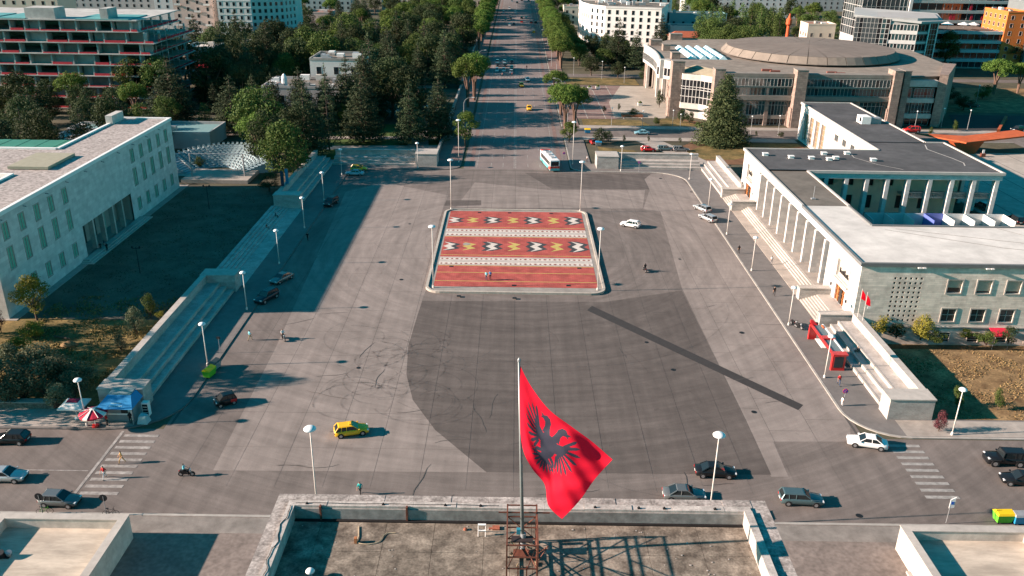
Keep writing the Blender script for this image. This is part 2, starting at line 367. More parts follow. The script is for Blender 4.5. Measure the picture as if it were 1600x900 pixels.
FULL = [(-42.3, 79), (43.3, 79), (43.3, 214.4), (-42.3, 214.4)]
random.seed(3)
gx = np.linspace(-42.3, 43.3, 17); gy = np.linspace(79, 214.4, 18)
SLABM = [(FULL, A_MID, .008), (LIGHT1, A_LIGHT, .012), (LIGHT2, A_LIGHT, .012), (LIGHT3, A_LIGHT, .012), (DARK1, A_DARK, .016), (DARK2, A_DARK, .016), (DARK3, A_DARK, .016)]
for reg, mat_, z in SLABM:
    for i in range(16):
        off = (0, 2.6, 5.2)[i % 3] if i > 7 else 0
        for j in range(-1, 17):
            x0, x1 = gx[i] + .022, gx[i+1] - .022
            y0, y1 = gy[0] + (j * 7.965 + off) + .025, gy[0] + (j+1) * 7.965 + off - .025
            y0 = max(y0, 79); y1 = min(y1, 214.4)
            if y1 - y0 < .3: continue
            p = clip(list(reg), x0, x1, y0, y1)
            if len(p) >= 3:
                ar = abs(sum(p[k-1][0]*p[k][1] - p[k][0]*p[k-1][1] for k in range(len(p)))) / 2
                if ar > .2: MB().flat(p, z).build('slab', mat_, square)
# repaired trench
MB().flat(px((917,485),(925,478),(1255,633),(1247,641)), .022).build('trench_repair', A_PATCH, square)
# skid marks
sk = bpy.data.materials.new('tyre rubber'); sk.use_nodes = True
n_ = sk.node_tree.nodes; l_ = sk.node_tree.links
n_['Principled BSDF'].inputs['Base Color'].default_value = (.03,.028,.027,1)
tr_ = n_.new('ShaderNodeBsdfTransparent'); mx_ = n_.new('ShaderNodeMixShader'); g_ = n_.new('ShaderNodeNewGeometry'); tn = n_.new('ShaderNodeTexNoise'); tn.inputs['Scale'].default_value = .8
mr_ = n_.new('ShaderNodeMapRange'); mr_.inputs[1].default_value = .3; mr_.inputs[2].default_value = .75; mr_.inputs[3].default_value = .0; mr_.inputs[4].default_value = .21
l_.new(g_.outputs['Position'], tn.inputs['Vector']); l_.new(tn.outputs[0], mr_.inputs[0]); l_.new(mr_.outputs[0], mx_.inputs[0])
l_.new(tr_.outputs[0], mx_.inputs[1]); l_.new(n_['Principled BSDF'].outputs[0], mx_.inputs[2]); l_.new(mx_.outputs[0], n_['Material Output'].inputs[0])
def arc(cx, cy, r, a0, a1, squash=1, n=26): return [(cx + r*math.cos(a0+(a1-a0)*i/n), cy + squash*r*math.sin(a0+(a1-a0)*i/n)) for i in range(n+1)]
def smooth(pts, k=6):
    out = []
    for i in range(len(pts)-1):
        p0 = Vector(pts[max(0,i-1)]); p1 = Vector(pts[i]); p2 = Vector(pts[i+1]); p3 = Vector(pts[min(len(pts)-1,i+2)])
        for s in range(k):
            t = s/k; out.append(tuple(.5*((2*p1)+(p2-p0)*t+(2*p0-5*p1+4*p2-p3)*t*t+(3*p1-p0-3*p2+p3)*t**3)))
    out.append(tuple(pts[-1])); return out
mb = MB(); zz = .026
for i in range(64):
    c = G(random.uniform(545, 690), random.uniform(520, 640)); r = random.uniform(2, 6.5); a = random.uniform(0, 6.28)
    mb.path(arc(c.x, c.y, r, a, a + random.uniform(1.2, 4.2), random.uniform(.6, 1.1)), random.uniform(.14, .34), zz); zz += .0004
for i in range(14):
    c = G(random.uniform(690, 820), random.uniform(530, 620)); r = random.uniform(3, 9); a = random.uniform(0, 6.28)
    mb.path(arc(c.x, c.y, r, a, a + random.uniform(.7, 2.0), .8), random.uniform(.10, .2), zz); zz += .0004
for i in range(9):
    c = G(random.uniform(540, 720), random.uniform(350, 520)); r = random.uniform(8, 22); a = random.uniform(2.2, 3.6)
    mb.path(arc(c.x + r, c.y, r, a, a + random.uniform(.3, .9)), random.uniform(.10, .18), zz); zz += .0004
for i in range(12):
    c = G(random.uniform(960, 1160), random.uniform(330, 640)); a = random.uniform(1.75, 2.1); L = random.uniform(4, 14)
    mb.path([(c.x + L*t*math.cos(a) + .4*math.sin(t*3), c.y + L*t*math.sin(a)) for t in np.linspace(0,1,8)], random.uniform(.1, .2), zz); zz += .0004
for w_ in (.22, .12):
    mb.path(smooth(px((1134,473),(1139,488),(1130,508),(1105,530),(1075,545),(1040,556),(990,567),(920,573),(850,573),(800,568)) if w_ > .2 else px((1205,560),(1222,585),(1229,605),(1226,620))), w_, zz); zz += .0004
for pts in (((925,601),(970,602),(1010,600)), ((918,296),(928,300),(926,305),(915,306)), ((620,628),(650,640),(690,643)), ((930,745),(980,765),(1040,777))):
    mb.path(smooth(px(*pts)), .16, zz); zz += .0004
tag(mb.build('skid_marks', sk, square), kind='stuff')
# cracks and drain covers
mb = MB(); zz = .03
random.seed(11)
for i in range(34):
    c = G(random.uniform(380, 1230), random.uniform(480, 790)); a = random.choice((0, 1.57)) + random.uniform(-.35, .35); pts = []
    x, y = c.x, c.y
    for k in range(random.randint(4, 9)):
        pts.append((x, y)); a += random.uniform(-.3, .3); x += .9*math.cos(a); y += .9*math.sin(a)
    mb.path(pts, lambda t: .03 + .07*math.sin(math.pi*min(max(t,.05),.95)), zz); zz += .0002
tag(mb.build('cracks', JOINT, square), kind='stuff')
for (x, y, r) in ((1010,535,.3),(1052,578,.35),(1178,644,.35),(1159,520,.4),(640,350,.3),(627,437,.35),(560,575,.3),(1062,405,.3),(1032,279,.4),(1080,300,.35),(718,803,.3),(1342,806,.35)):
    g = G(x, y); MB().lathe([(r, 0), (r, .006)], (g.x, g.y, .034), 12).build('drain_cover', BLACK, square)

# kerbs and pavements
def arcpts(cx, cy, r, a0, a1, n=8): return [(cx + r*math.cos(rad(a0+(a1-a0)*i/n)), cy + r*math.sin(rad(a0+(a1-a0)*i/n))) for i in range(n+1)]
KL = [(-420, 90.3), (-50, 90.3)] + arcpts(-49.5, 97.8, 7.4, 270, 360) + [(-42.1, 204)] + arcpts(-34, 206.5, 8.1, 180, 90) + [(-18, 214.8)] + arcpts(-18, 218.8, 4, 270, 360)[1:] + [(-14, 1500)]
KR = [(420, 90.9), (50, 90.9)] + arcpts(50, 97.6, 6.7, 270, 180) + [(43.3, 198)] + arcpts(35.3, 206.5, 8, 0, 90) + [(19, 214.8)] + arcpts(19, 218.8, 4, 270, 180)[1:] + [(15, 254)]
def pave(name, pts, close, mat_, z):
    # fan-free: triangulate an arbitrary polygon
    bm = bmesh.new(); vs = [bm.verts.new((p[0], p[1], z)) for p in pts + close]
    f = bm.faces.new(vs); bmesh.ops.triangulate(bm, faces=[f]); me = bpy.data.meshes.new(name); 
    bmesh.ops.recalc_face_normals(bm, faces=bm.faces)
    if sum(f.normal.z for f in bm.faces) < 0: bmesh.ops.reverse_faces(bm, faces=bm.faces)
    bm.to_mesh(me); bm.free(); me.materials.append(mat_)
    o = bpy.data.objects.new(name, me); COL.objects.link(o); ORG[o.name] = (0,0,0); o['kind'] = 'structure'; return o
pl = pave('pavement_left', KL, [(-20.5, 1500), (-20.5, 222.4), (-53.5, 222.4), (-53.5, 95.2), (-420, 95.2)], PAVE, .12)
pr = pave('pavement_right', KR, [(20.5, 254), (20.5, 222.4), (53.5, 222.4), (53.5, 95.2), (420, 95.2)], PAVE, .12)
MB().kerb(KL, .30, 0, .145).build('kerb', M('dark kerb', (.13,.122,.115), .9, .2, 1.5), pl); MB().kerb(KR, .32, 0, .145).build('kerb', KERB, pr)  # left kerb: shade on its face is put into the darker stone colour
mb = MB().flat([(15, 268), (20.5, 268), (20.5, 1500), (15, 1500)], .12); pb = struct('boulevard_pavement', mb, A_RED)
MB().kerb([(15, 268), (15, 1500)], .3, 0, .145).build('kerb', KERB, pb)
MB().flat([(-20.3, 224), (-14.2, 224), (-14.2, 900), (-20.3, 900)], .124).build('brick_path', A_RED, pl)
MB().flat([(-420, 90.6), (-47, 90.6), (-47, 94.9), (-420, 94.9)], .124).build('light_paving', PAVE_L, pl)
MB().flat([(49.5, 91.2), (420, 91.2), (420, 94.9), (49.5, 94.9)], .124).build('light_paving', PAVE_L, pr)
# near side of the street
mb = MB().flat([(-420, -60), (420, -60), (420, 73.6), (-420, 73.6)], .12); pn = struct('forecourt', mb, M('forecourt paving', (.20,.165,.145), .9, .12, .6, stain=.22, stain_scale=.2, grain=.2, grain_scale=2.2))
MB().kerb([(-420, 73.8), (420, 73.8)], .36, 0, .15).build('kerb', KERB, pn)
MB().flat([(-420, 71.0), (420, 71.0), (420, 73.5), (-420, 73.5)], .124).build('light_paving', M('worn paving', (.215,.195,.175), .9, .12, .6, stain=.25, stain_scale=.3, grain=.1), pn)

# painted markings
for k in range(10):
    y = 77.2 + k * 1.28
    MB().flat([(-47.2, y), (-43.0, y), (-43.0, y+.55), (-47.2, y+.55)], .02).build('crossing_stripe', PAINT_W, road)
for k in range(9):
    y = 78.6 + k * 1.28
    MB().flat([(46.4, y), (50.2, y), (50.2, y+.55), (46.4, y+.55)], .02).build('crossing_stripe', M('worn paint', (.26,.25,.235), .8, .3, 1.5), road)
mk = MB().flat([(-47.9, 77), (-47.55, 77), (-47.55, 90), (-47.9, 90)], .02).flat([(-75, 81.55), (-48.2, 81.55), (-48.2, 81.7), (-75, 81.7)], .02)
mk.build('lane_line', PAINT_W, road)
def dashes(x, y0, y1, L, gap, w_=.18):
    mb = MB(); y = y0
    while y < y1: mb.flat([(x-w_/2, y), (x+w_/2, y), (x+w_/2, y+L), (x-w_/2, y+L)], .012); y += L + gap
    return mb
for x in (-5.9, -2.8, 3.75, 6.9): dashes(x, 218, 800, 4, 5).build('lane_dashes', PAINT_W, road)
for x in (.1, .55): MB().flat([(x-.09, 217), (x+.09, 217), (x+.09, 900), (x-.09, 900)], .012).build('centre_line', PAINT_W, road)
for x in (-9.6, 10.8): MB().flat([(x-.08, 217), (x+.08, 217), (x+.08, 900), (x-.08, 900)], .012).build('edge_line', PAINT_W, road)
for x in (-11.2, 12.3):
    MB().flat([(x-.55, 217), (x+.55, 217), (x+.55, 900), (x-.55, 900)], .008).build('bicycle_lane', A_RED, road)
for yc in (361, 405, 520):
    mb = MB()
    for k in range(17): mb.flat([(-9 + k*1.25, yc), (-8.5 + k*1.25, yc), (-8.5 + k*1.25, yc+3.4), (-9 + k*1.25, yc+3.4)], .016)
    mb.build('pedestrian_crossing', PAINT_W, road)

# ------------------------------------------------------------------ red carpet island
isl = thing('traffic_island', 'red paved island with zigzag carpet pattern in the middle of the square', 'traffic island', (.7, 157.4, 0))
def rrect(x0, x1, y0, y1, r, n=6):
    return arcpts(x1-r, y0+r, r, 270, 360, n) + arcpts(x1-r, y1-r, r, 0, 90, n) + arcpts(x0+r, y1-r, r, 90, 180, n) + arcpts(x0+r, y0+r, r, 180, 270, n)
out = rrect(-15.0, 16.2, 134.2, 180.9, 2.6); inn = rrect(-14.55, 15.75, 134.65, 180.45, 2.2)
mb = MB(); nK = len(out)
for i in range(nK):
    j = (i+1) % nK
    mb.hexa([(*out[i], 0), (*out[j], 0), (*inn[j], 0), (*inn[i], 0)], [(*out[i], .40), (*out[j], .40), (*inn[j], .40), (*inn[i], .40)])
mb.build('kerb', M('pale kerb', (.40,.36,.31), .85, .15, 1.5, stain=.2), isl)
MB().flat(inn, .20).build('concrete_border', M('island concrete', (.27,.25,.225), .9, .14, .8, stain=.2, grain=.08), isl)
# red tiles
redm = bpy.data.materials.new('red tiles'); redm.use_nodes = True
n_ = redm.node_tree.nodes; l_ = redm.node_tree.links; b_ = n_['Principled BSDF']; b_.inputs['Roughness'].default_value = .8; b_.inputs['Specular IOR Level'].default_value = .2
g_ = n_.new('ShaderNodeNewGeometry'); br = n_.new('ShaderNodeTexBrick'); br.inputs['Scale'].default_value = 1; br.inputs['Brick Width'].default_value = .8; br.inputs['Row Height'].default_value = .4; br.inputs['Mortar Size'].default_value = .03
br.inputs['Color1'].default_value = (.33,.068,.056,1); br.inputs['Color2'].default_value = (.38,.09,.075,1); br.inputs['Mortar'].default_value = (.25,.06,.05,1)
tn = n_.new('ShaderNodeTexNoise'); tn.inputs['Scale'].default_value = .5; tn.inputs['Detail'].default_value = 6
mr_ = n_.new('ShaderNodeMapRange'); mr_.inputs[1].default_value = .3; mr_.inputs[2].default_value = .75; mr_.inputs[3].default_value = .75; mr_.inputs[4].default_value = 1.25
mx_ = n_.new('ShaderNodeMix'); mx_.data_type = 'RGBA'; mx_.blend_type = 'MULTIPLY'; mx_.inputs[0].default_value = 1
l_.new(g_.outputs['Position'], br.inputs['Vector']); l_.new(g_.outputs['Position'], tn.inputs['Vector']); l_.new(tn.outputs[0], mr_.inputs[0]); l_.new(br.outputs[0], mx_.inputs[6]); l_.new(mr_.outputs[0], mx_.inputs[7]); l_.new(mx_.outputs[2], b_.inputs['Base Color'])
CX0, CX1 = -13.7, 15.0
MB().flat([(CX0, 136.9), (CX1, 136.9), (CX1, 179.6), (CX0, 179.6)], .215).build('red_tiling', redm, isl)
T_W = M('white tiles', (.52,.47,.42), .8, .15, 1.5); T_B = M('charcoal tiles', (.045,.048,.052), .8, .2, 1.5); T_Y = M('yellow tiles', (.42,.33,.10), .8, .15, 1.5); T_BR = M('brown tiles', (.20,.06,.045), .8, .15, 1.5)
def zc(u, v, y=.3): q = G(640 + u/5, 310 + v/5, .22); return q
def zigzag(cx, cy, ax, ay, mat_, name, left, right, z):
    mb = MB(); ys = (1, .5, 0, -.5, -1)
    for i in range(4):
        y0, y1 = cy + ys[i]*ay, cy + ys[i+1]*ay
        mb.flat([(cx+left[i]*ax, y0), (cx+left[i+1]*ax, y1), (cx+right[i+1]*ax, y1), (cx+right[i]*ax, y0)], z)
    return mb.build(name, mat_, isl)
ZWL, ZWR = (-.92,-.12,-.98,-.12,-.92), (-.80,.92,.14,.92,-.80)
for v, us, hh in ((168, (350, 495, 650, 810, 965, 1125, 1280), 23), (372, (312, 467, 645, 817, 990, 1152, 1316), 33)):
    for k, u in enumerate(us):
        c = zc(u, v + (u-350)*.008); top = zc(u, v - hh); ay = abs(top.y - c.y) * .98
        if k % 2 == 0:
            zigzag(c.x, c.y, 1.27, ay, T_B, 'charcoal_zigzag', (-1.62,-1.0,-1.7,-1.0,-1.62) if k else ZWL, (.05,1.7,.95,1.7,.05), .221)
            zigzag(c.x, c.y, 1.27, ay, T_W, 'white_zigzag', ZWL, ZWR, .227)
        else: zigzag(c.x, c.y, 1.4, ay*.95, T_Y, 'yellow_zigzag', ZWL, ZWR, .221)
MB().lathe([(.75,0),(.75,.004)], (zc(445,357).x, zc(445,357).y, .232), 14).build('worn_spot', M('worn grey', (.27,.25,.22), .9, .2, 2), isl)
for v0, v1 in ((238, 296), (458, 522)):
    ya = zc(820, v1+4).y; yb = zc(820, v0+4).y
    MB().flat([(CX0, ya), (CX1, ya), (CX1, yb), (CX0, yb)], .221).build('lace_band', T_W, isl)
    mb = MB(); d = (yb-ya)
    for t in (.42, .56): mb.flat([(CX0, ya+d*t), (CX1, ya+d*t), (CX1, ya+d*(t+.05)), (CX0, ya+d*(t+.05))], .226)
    for t in (.04, .9): mb.flat([(CX0, ya+d*t), (CX1, ya+d*t), (CX1, ya+d*(t+.05)), (CX0, ya+d*(t+.05))], .226)
    mb.build('lace_lines', T_B if 0 else M('grey tiles', (.20,.19,.18), .8, .1, 1), isl)
    for t in (.2, .77):
        mb = MB(); x = CX0 + .5; k = 0
        while x < CX1 - .4:
            yy = ya + d*t; r = .34 if k % 2 else .22
            mb.flat([(x-r*1.1, yy), (x, yy-d*.085), (x+r*1.1, yy), (x, yy+d*.085)], .227); x += .92; k += 1
        mb.build('lozenge_row', T_BR, isl)
for v in (583, 650, 447, 530, 230, 303):
    y = zc(820, v).y; MB().flat([(CX0, y-.1), (CX1, y-.1), (CX1, y+.1), (CX0, y+.1)], .224).build('yellow_stripe', T_Y, isl)
for (u, v) in ((545,110),(780,113),(1105,118),(325,530),(1325,545),(815,680),(1240,682),(1290,97),(385,762),(820,778)):
    c = zc(u, v); MB().box(c.x-.35, c.x+.35, c.y-.3, c.y+.3, .2, .25).build('drain_grate', BLACK, isl)

# ------------------------------------------------------------------ stepped stands along the square
def stand(label, side, y0, y1, block0, block1, far=False):
    """long stone seating: three risers, a walkway and a back wall; side -1 left, +1 right"""
    s = side; X = (lambda x: x) if s > 0 else (lambda x: -x + 1.6)
    t = thing('stepped_stand', label, 'stand', (X(51), (y0+y1)/2, 0))
    for k, (xa, xb, h) in enumerate(((48.9, 50.05, .62), (50.05, 51.15, 1.16), (51.15, 53.3, 1.7))):
        a, b = sorted((X(xa), X(xb))); MB().box(a, b, y0, y1, 0, h).build('step', MARB, t)
        # a seat edge
        c, d = sorted((X(xa - .05), X(xa + .25))); MB().box(c, d, y0, y1, h - .06, h + .035).build('step_nosing', M('pale stone', (.42,.385,.345), .7, .12, 1.2, stain=.25), t)
    a, b = sorted((X(53.3), X(54.1))); MB().box(a, b, y0, y1, 0, 3.0).build('back_wall', MARB, t)
    n = max(2, int((y1-y0)/2.4)); L = (y1-y0)/n; a, b = sorted((X(53.22), X(54.2)))
    for i in range(n): MB().box(a, b, y0+i*L+.015, y0+(i+1)*L-.015, 3.0, 3.14).build('coping_stone', M('pale stone', (.64,.60,.55)), t)
    for (p, q) in (block0, block1):
        if q > p:
            a, b = sorted((X(48.5), X(54.25))); MB().box(a, b, p, q, 0, 3.0).build('end_block', MARB, t)
            a, b = sorted((X(48.4), X(54.35))); MB().box(a, b, p-.1, q+.1, 3.0, 3.16).build('end_block_coping', M('pale stone', (.64,.60,.55)), t)
    return t
stand('stone stepped stand beside the kiosk, in the shade left of the square', -1, 97.4, 133.4, (94.9, 97.4), (133.4, 136.2))
stand('short stone stepped stand at the far left corner of the square', -1, 183, 221.0, (180, 183), (0, 0))
stand('sunlit stone stepped stand beside the red shelter, right of the square', 1, 97.7, 121.6, (95.0, 97.7), (0, 0))
stand('short sunlit stone stand at the far right corner of the square', 1, 193.6, 221.0, (0, 0), (0, 0))
def backstand(label, x0, x1, bx0, bx1):
    t = thing('stepped_stand', label, 'stand', ((x0+x1)/2, 220, 0))
    for k, (ya, yb, h) in enumerate(((217.6, 218.7, .62), (218.7, 219.8, 1.16), (219.8, 221.9, 1.7))):
        MB().box(x0, x1, ya, yb, 0, h).build('step', MARB, t)
    MB().box(x0, x1, 221.9, 222.7, 0, 3.1).build('back_wall', MARB, t)
    n = int((x1-x0)/2.4); L = (x1-x0)/n
    for i in range(n): MB().box(x0+i*L+.015, x0+(i+1)*L-.015, 221.8, 222.8, 3.1, 3.24).build('coping_stone', M('pale stone', (.64,.60,.55)), t)
    MB().box(bx0, bx1, 217.2, 222.9, 0, 3.3).build('end_block', MARB, t); MB().box(bx0-.08, bx1+.08, 217.1, 223.0, 3.3, 3.44).build('end_block_coping', M('pale stone', (.64,.60,.55)), t)
backstand('stone stepped stand at the back left of the square, under the park trees', -47.2, -25.6, -25.6, -20)
backstand('stone stepped stand at the back right of the square, near the bus', 27.2, 48.8, 21.6, 27.2)
# the open stair up to the lawn on the left
t = thing('lawn_stair', 'long low stone stair between the square and the shaded lawn', 'stair', (-49, 158, 0))
MB().box(-49.4, -46.4, 136.2, 180, 0, .16).build('landing', MARB, t)
for k in range(4): MB().box(-50.08 - k*.75, -49.42 - k*.75, 136.2, 180, 0, .28 + .12*k).build('step', MARB, t)
MB().box(-53.2, -52.45, 136.2, 180, 0, .72).build('edge_wall', MARB, t)
# lawns
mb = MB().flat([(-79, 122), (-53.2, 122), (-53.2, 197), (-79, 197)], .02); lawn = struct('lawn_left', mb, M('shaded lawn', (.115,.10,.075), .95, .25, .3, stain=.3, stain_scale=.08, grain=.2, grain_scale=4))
mb = MB().flat([(-120, 96), (-53.2, 96), (-53.2, 138), (-120, 138)], .014); struct('lawn_front_left', mb, GRASS)
MB().box(-81.5, -77.6, 121, 197.5, .0, .1).build('paved_strip', PAVE_L, lawn)
mb = MB().flat([(54.4, 95.2), (130, 95.2), (130, 115.5), (54.4, 115.5)], .0); struct('lawn_right', mb, DRY)
MB().box(-130, -58.6, 94.7, 95.5, 0, 1.0).build('low_wall', M('rubble stone', (.16,.13,.105), .9, .35, 1.5, grain=.3, grain_scale=3), None)
tag(bpy.data.objects['low_wall'], 'low rubble wall along the pavement below the olive bushes', 'wall')
MB().box(-130, -58.5, 94.6, 95.6, 1.0, 1.14).build('coping', PAVE_L, bpy.data.objects['low_wall'])
# right side: light terrace in front of the colonnade
MB().box(48.85, 53, 121.6, 193.6, .0, .17).build('terrace_paving', M('terrace stone', (.40,.345,.295), .9, .1, .8, stain=.2, stain_scale=.3), pr)

# loose dry grass on the lawns: blades nobody could count
def tufts(name, n, regs, mat_, h0, h1, seed):
    r = np.random.default_rng(seed); V = []
    for (x0, x1, y0, y1), f in regs:
        k = int(n*f); p = np.stack([r.uniform(x0,x1,k), r.uniform(y0,y1,k), np.zeros(k)], 1)
        keep = (np.sin(p[:,0]*.9+2*np.sin(p[:,1]*.5)) + np.cos(p[:,1]*.8+np.sin(p[:,0]*.6)) + r.normal(size=k)*.7) > .1; p = p[keep]; k = len(p)
        a = r.uniform(0,6.28,k); w = r.uniform(.05,.16,k); h = r.uniform(h0,h1,k); d = np.stack([np.cos(a)*w, np.sin(a)*w, 0*a], 1); t = np.stack([r.normal(size=k)*.1, r.normal(size=k)*.1, h], 1)
        V.append(np.stack([p-d, p+d, p+d*.4+t, p-d*.4+t], 1))
    V = np.concatenate(V).reshape(-1,3); q = len(V)//4; me = bpy.data.meshes.new(name); me.from_pydata(V.tolist(), [], np.arange(q*4).reshape(-1,4).tolist()); me.materials.append(mat_)
    o = bpy.data.objects.new(name, me); COL.objects.link(o); ORG[o.name] = (0,0,0); o['kind'] = 'stuff'; return o
tag(tufts('dry_tufts', 16000, [((55,100,95.6,115.4), 1)], M('straw', (.19,.115,.05), .95, .35, 1.2, col2=(.21,.15,.065)), .04, .15, 1), 'short dry straw tufts on the sunlit right lawn', 'grass')
tag(tufts('lawn_tufts', 16000, [((-75,-53.4,96.5,131), 1)], M('yellow grass', (.14,.13,.04), .95, .35, 1.0, col2=(.22,.16,.06)), .06, .30, 2), 'yellowish grass tufts on the front left lawn', 'grass')
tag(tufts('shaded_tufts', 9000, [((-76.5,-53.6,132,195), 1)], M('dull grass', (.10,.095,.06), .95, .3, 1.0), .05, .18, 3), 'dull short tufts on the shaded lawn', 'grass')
# ------------------------------------------------------------------ buildings round the square
def cladmat(name, c1, c2, mortar, w_, h_, rough=.7, noise=.12, ms=.012):
    mt = bpy.data.materials.new(name); mt.use_nodes = True; n = mt.node_tree.nodes; l = mt.node_tree.links; b = n['Principled BSDF']
    b.inputs['Roughness'].default_value = rough; b.inputs['Specular IOR Level'].default_value = .2
    g = n.new('ShaderNodeNewGeometry'); sx = n.new('ShaderNodeSeparateXYZ'); l.new(g.outputs['Position'], sx.inputs[0])
    ad = n.new('ShaderNodeMath'); ad.operation = 'ADD'; l.new(sx.outputs[0], ad.inputs[0]); l.new(sx.outputs[1], ad.inputs[1])
    cb = n.new('ShaderNodeCombineXYZ'); l.new(ad.outputs[0], cb.inputs[0]); l.new(sx.outputs[2], cb.inputs[1])
    br = n.new('ShaderNodeTexBrick'); l.new(cb.outputs[0], br.inputs['Vector']); br.inputs['Scale'].default_value = 1; br.inputs['Brick Width'].default_value = w_; br.inputs['Row Height'].default_value = h_; br.inputs['Mortar Size'].default_value = ms; br.inputs['Bias'].default_value = 0
    br.inputs['Color1'].default_value = (*c1, 1); br.inputs['Color2'].default_value = (*c2, 1); br.inputs['Mortar'].default_value = (*mortar, 1)
    t = n.new('ShaderNodeTexNoise'); t.inputs['Scale'].default_value = .8; t.inputs['Detail'].default_value = 6; l.new(g.outputs['Position'], t.inputs['Vector'])
    mr = n.new('ShaderNodeMapRange'); mr.inputs[1].default_value = .3; mr.inputs[2].default_value = .7; mr.inputs[3].default_value = 1-noise; mr.inputs[4].default_value = 1+noise; l.new(t.outputs[0], mr.inputs[0])
    mx = n.new('ShaderNodeMix'); mx.data_type = 'RGBA'; mx.blend_type = 'MULTIPLY'; mx.inputs[0].default_value = 1; l.new(br.outputs[0], mx.inputs[6]); l.new(mr.outputs[0], mx.inputs[7]); l.new(mx.outputs[2], b.inputs['Base Color'])
    MATS[name] = mt; return mt
CL_W = cladmat('marble cladding', (.60,.57,.54), (.49,.47,.45), (.43,.415,.40), 1.5, .75)
CL_T = cladmat('travertine courses', (.78,.655,.55), (.60,.51,.43), (.48,.41,.355), 1.6, .32, noise=.2)
CL_R = cladmat('rusticated stone', (.30,.225,.185), (.22,.165,.14), (.165,.125,.105), 1.2, .6, noise=.2, ms=.03)
CL_P = cladmat('pale rendered concrete', (.50,.47,.43), (.45,.42,.385), (.40,.37,.34), 2.4, 1.2)
GLS = glass('window glass', (.02,.03,.035)); GLD = M('dark interior', (.03,.028,.026), .6, 0)
SHUT = M('green shutter', (.14,.40,.30), .6, .1, 2); BLIND = M('beige blind', (.40,.35,.28), .7, .08, 2)
WOOD = M('orange wood', (.36,.14,.045), .5, .2, 2.5); BROWNP = M('brown panel', (.25,.16,.09), .6, .3, 1.5)
R_WHITE = M('white roofing', (.58,.55,.51), .8, .07, .4, stain=.22, stain_scale=.18); R_DARK = M('grey roofing felt', (.085,.083,.085), .85, .16, .5, stain=.32, stain_scale=.12, grain=.08)
R_TAN = M('worn roofing felt', (.15,.132,.112), .9, .14, .7, stain=.25, stain_scale=.15); R_GRAV = M('roof gravel', (.33,.29,.27), .95, .16, 2.2, stain=.12, stain_scale=.2, grain=.35, grain_scale=1.8)
EDGE = M('roof edge', (.44,.41,.375), .7, .1, 1); STONEP = M('pale stone', (.64,.60,.55))

def openwall(mb, P, u0, u1, v0, v1, holes, depth):
    """a wall sheet with rectangular openings and reveals; P(u, v, d) -> point"""
    us = sorted({u0, u1, *[h[0] for h in holes], *[h[1] for h in holes]}); vs = sorted({v0, v1, *[h[2] for h in holes], *[h[3] for h in holes]})
    for i in range(len(us)-1):
        for j in range(len(vs)-1):
            a, b, c, d = us[i], us[i+1], vs[j], vs[j+1]; um, vm = (a+b)/2, (c+d)/2
            if any(h[0] < um < h[1] and h[2] < vm < h[3] for h in holes): continue
            mb.poly([P(a,c,0), P(b,c,0), P(b,d,0), P(a,d,0)])
    for h in holes:
        a, b, c, d = h[:4]
        for q in (((a,c),(b,c)), ((b,c),(b,d)), ((b,d),(a,d)), ((a,d),(a,c))):
            mb.poly([P(*q[0],0), P(*q[1],0), P(*q[1],depth), P(*q[0],depth)])
def rect(mb, P, a, b, c, d, e): return mb.poly([P(a,c,e), P(b,c,e), P(b,d,e), P(a,d,e)])
def pbox(mb, P, a, b, c, d, e0, e1): return mb.hexa([P(a,c,e0), P(b,c,e0), P(b,d,e0), P(a,d,e0)], [P(a,c,e1), P(b,c,e1), P(b,d,e1), P(a,d,e1)])
def window(par, P, h, pane, frame=None, proud=.05, fw=.14, depth=.28, mull=(1,1), name='window', blind=None):
    a, b, c, d = h[:4]
    f = MB()
    for q in ((a-fw, a, c-fw, d+fw), (b, b+fw, c-fw, d+fw), (a, b, c-fw, c), (a, b, d, d+fw)): pbox(f, P, q[0], q[1], q[2], q[3], -proud, .02)
    nu, nv = mull
    for i in range(1, nu): u = a + (b-a)*i/nu; pbox(f, P, u-.04, u+.04, c, d, depth-.1, depth-.02)
    for j in range(1, nv): v = c + (d-c)*j/nv; pbox(f, P, a, b, v-.04, v+.04, depth-.11, depth-.03)
    wo_ = f.build(name, frame or STONEP, par)
    rect(MB(), P, a, b, c, d, depth).build('pane', pane, wo_)
    if blind: pbox(MB(), P, a+.03, b-.03, d-(d-c)*blind, d, depth-.06, depth-.02).build('blind', BLIND, wo_)
    return wo_

# ---- left building (white marble, three storeys, portico)
bl = thing('marble_building', 'long white marble building with green shutters and recessed portico, left of the square', 'building', (-84, 158, 0))
PL = lambda u, v, d: (-79 - d, u, v)
cols = [125.6,130.4,135.1,139.7,144.5,173.1,177.6,182.2,186.9,191.4]
H = [(y-.72, y+.72, 12.0, 14.6) for y in cols] + [(y-.72, y+.72, 7.1, 10.6) for y in cols] + [(y-.7, y+.7, 1.9, 4.3) for y in cols]
port = (148.4, 169.5, .5, 6.25)
mb = MB(); openwall(mb, PL, 121.5, 195.2, 0, 16.4, H + [port], .3)
Y0, Y1 = 121.5, 195.2
mb.poly([(-79, Y0, 0), (-88.8, Y0, 0), (-88.8, Y0, 16.4), (-79, Y0, 16.4)]); mb.poly([(-79, Y1, 0), (-90, Y1, 0), (-90, Y1, 16.4), (-79, Y1, 16.4)])
mb.poly([(-88.8, Y0, 0), (-88.8, 146.5, 0), (-88.8, 146.5, 16.4), (-88.8, Y0, 16.4)]); mb.poly([(-90, 165.5, 0), (-90, Y1, 0), (-90, Y1, 16.4), (-90, 165.5, 16.4)])
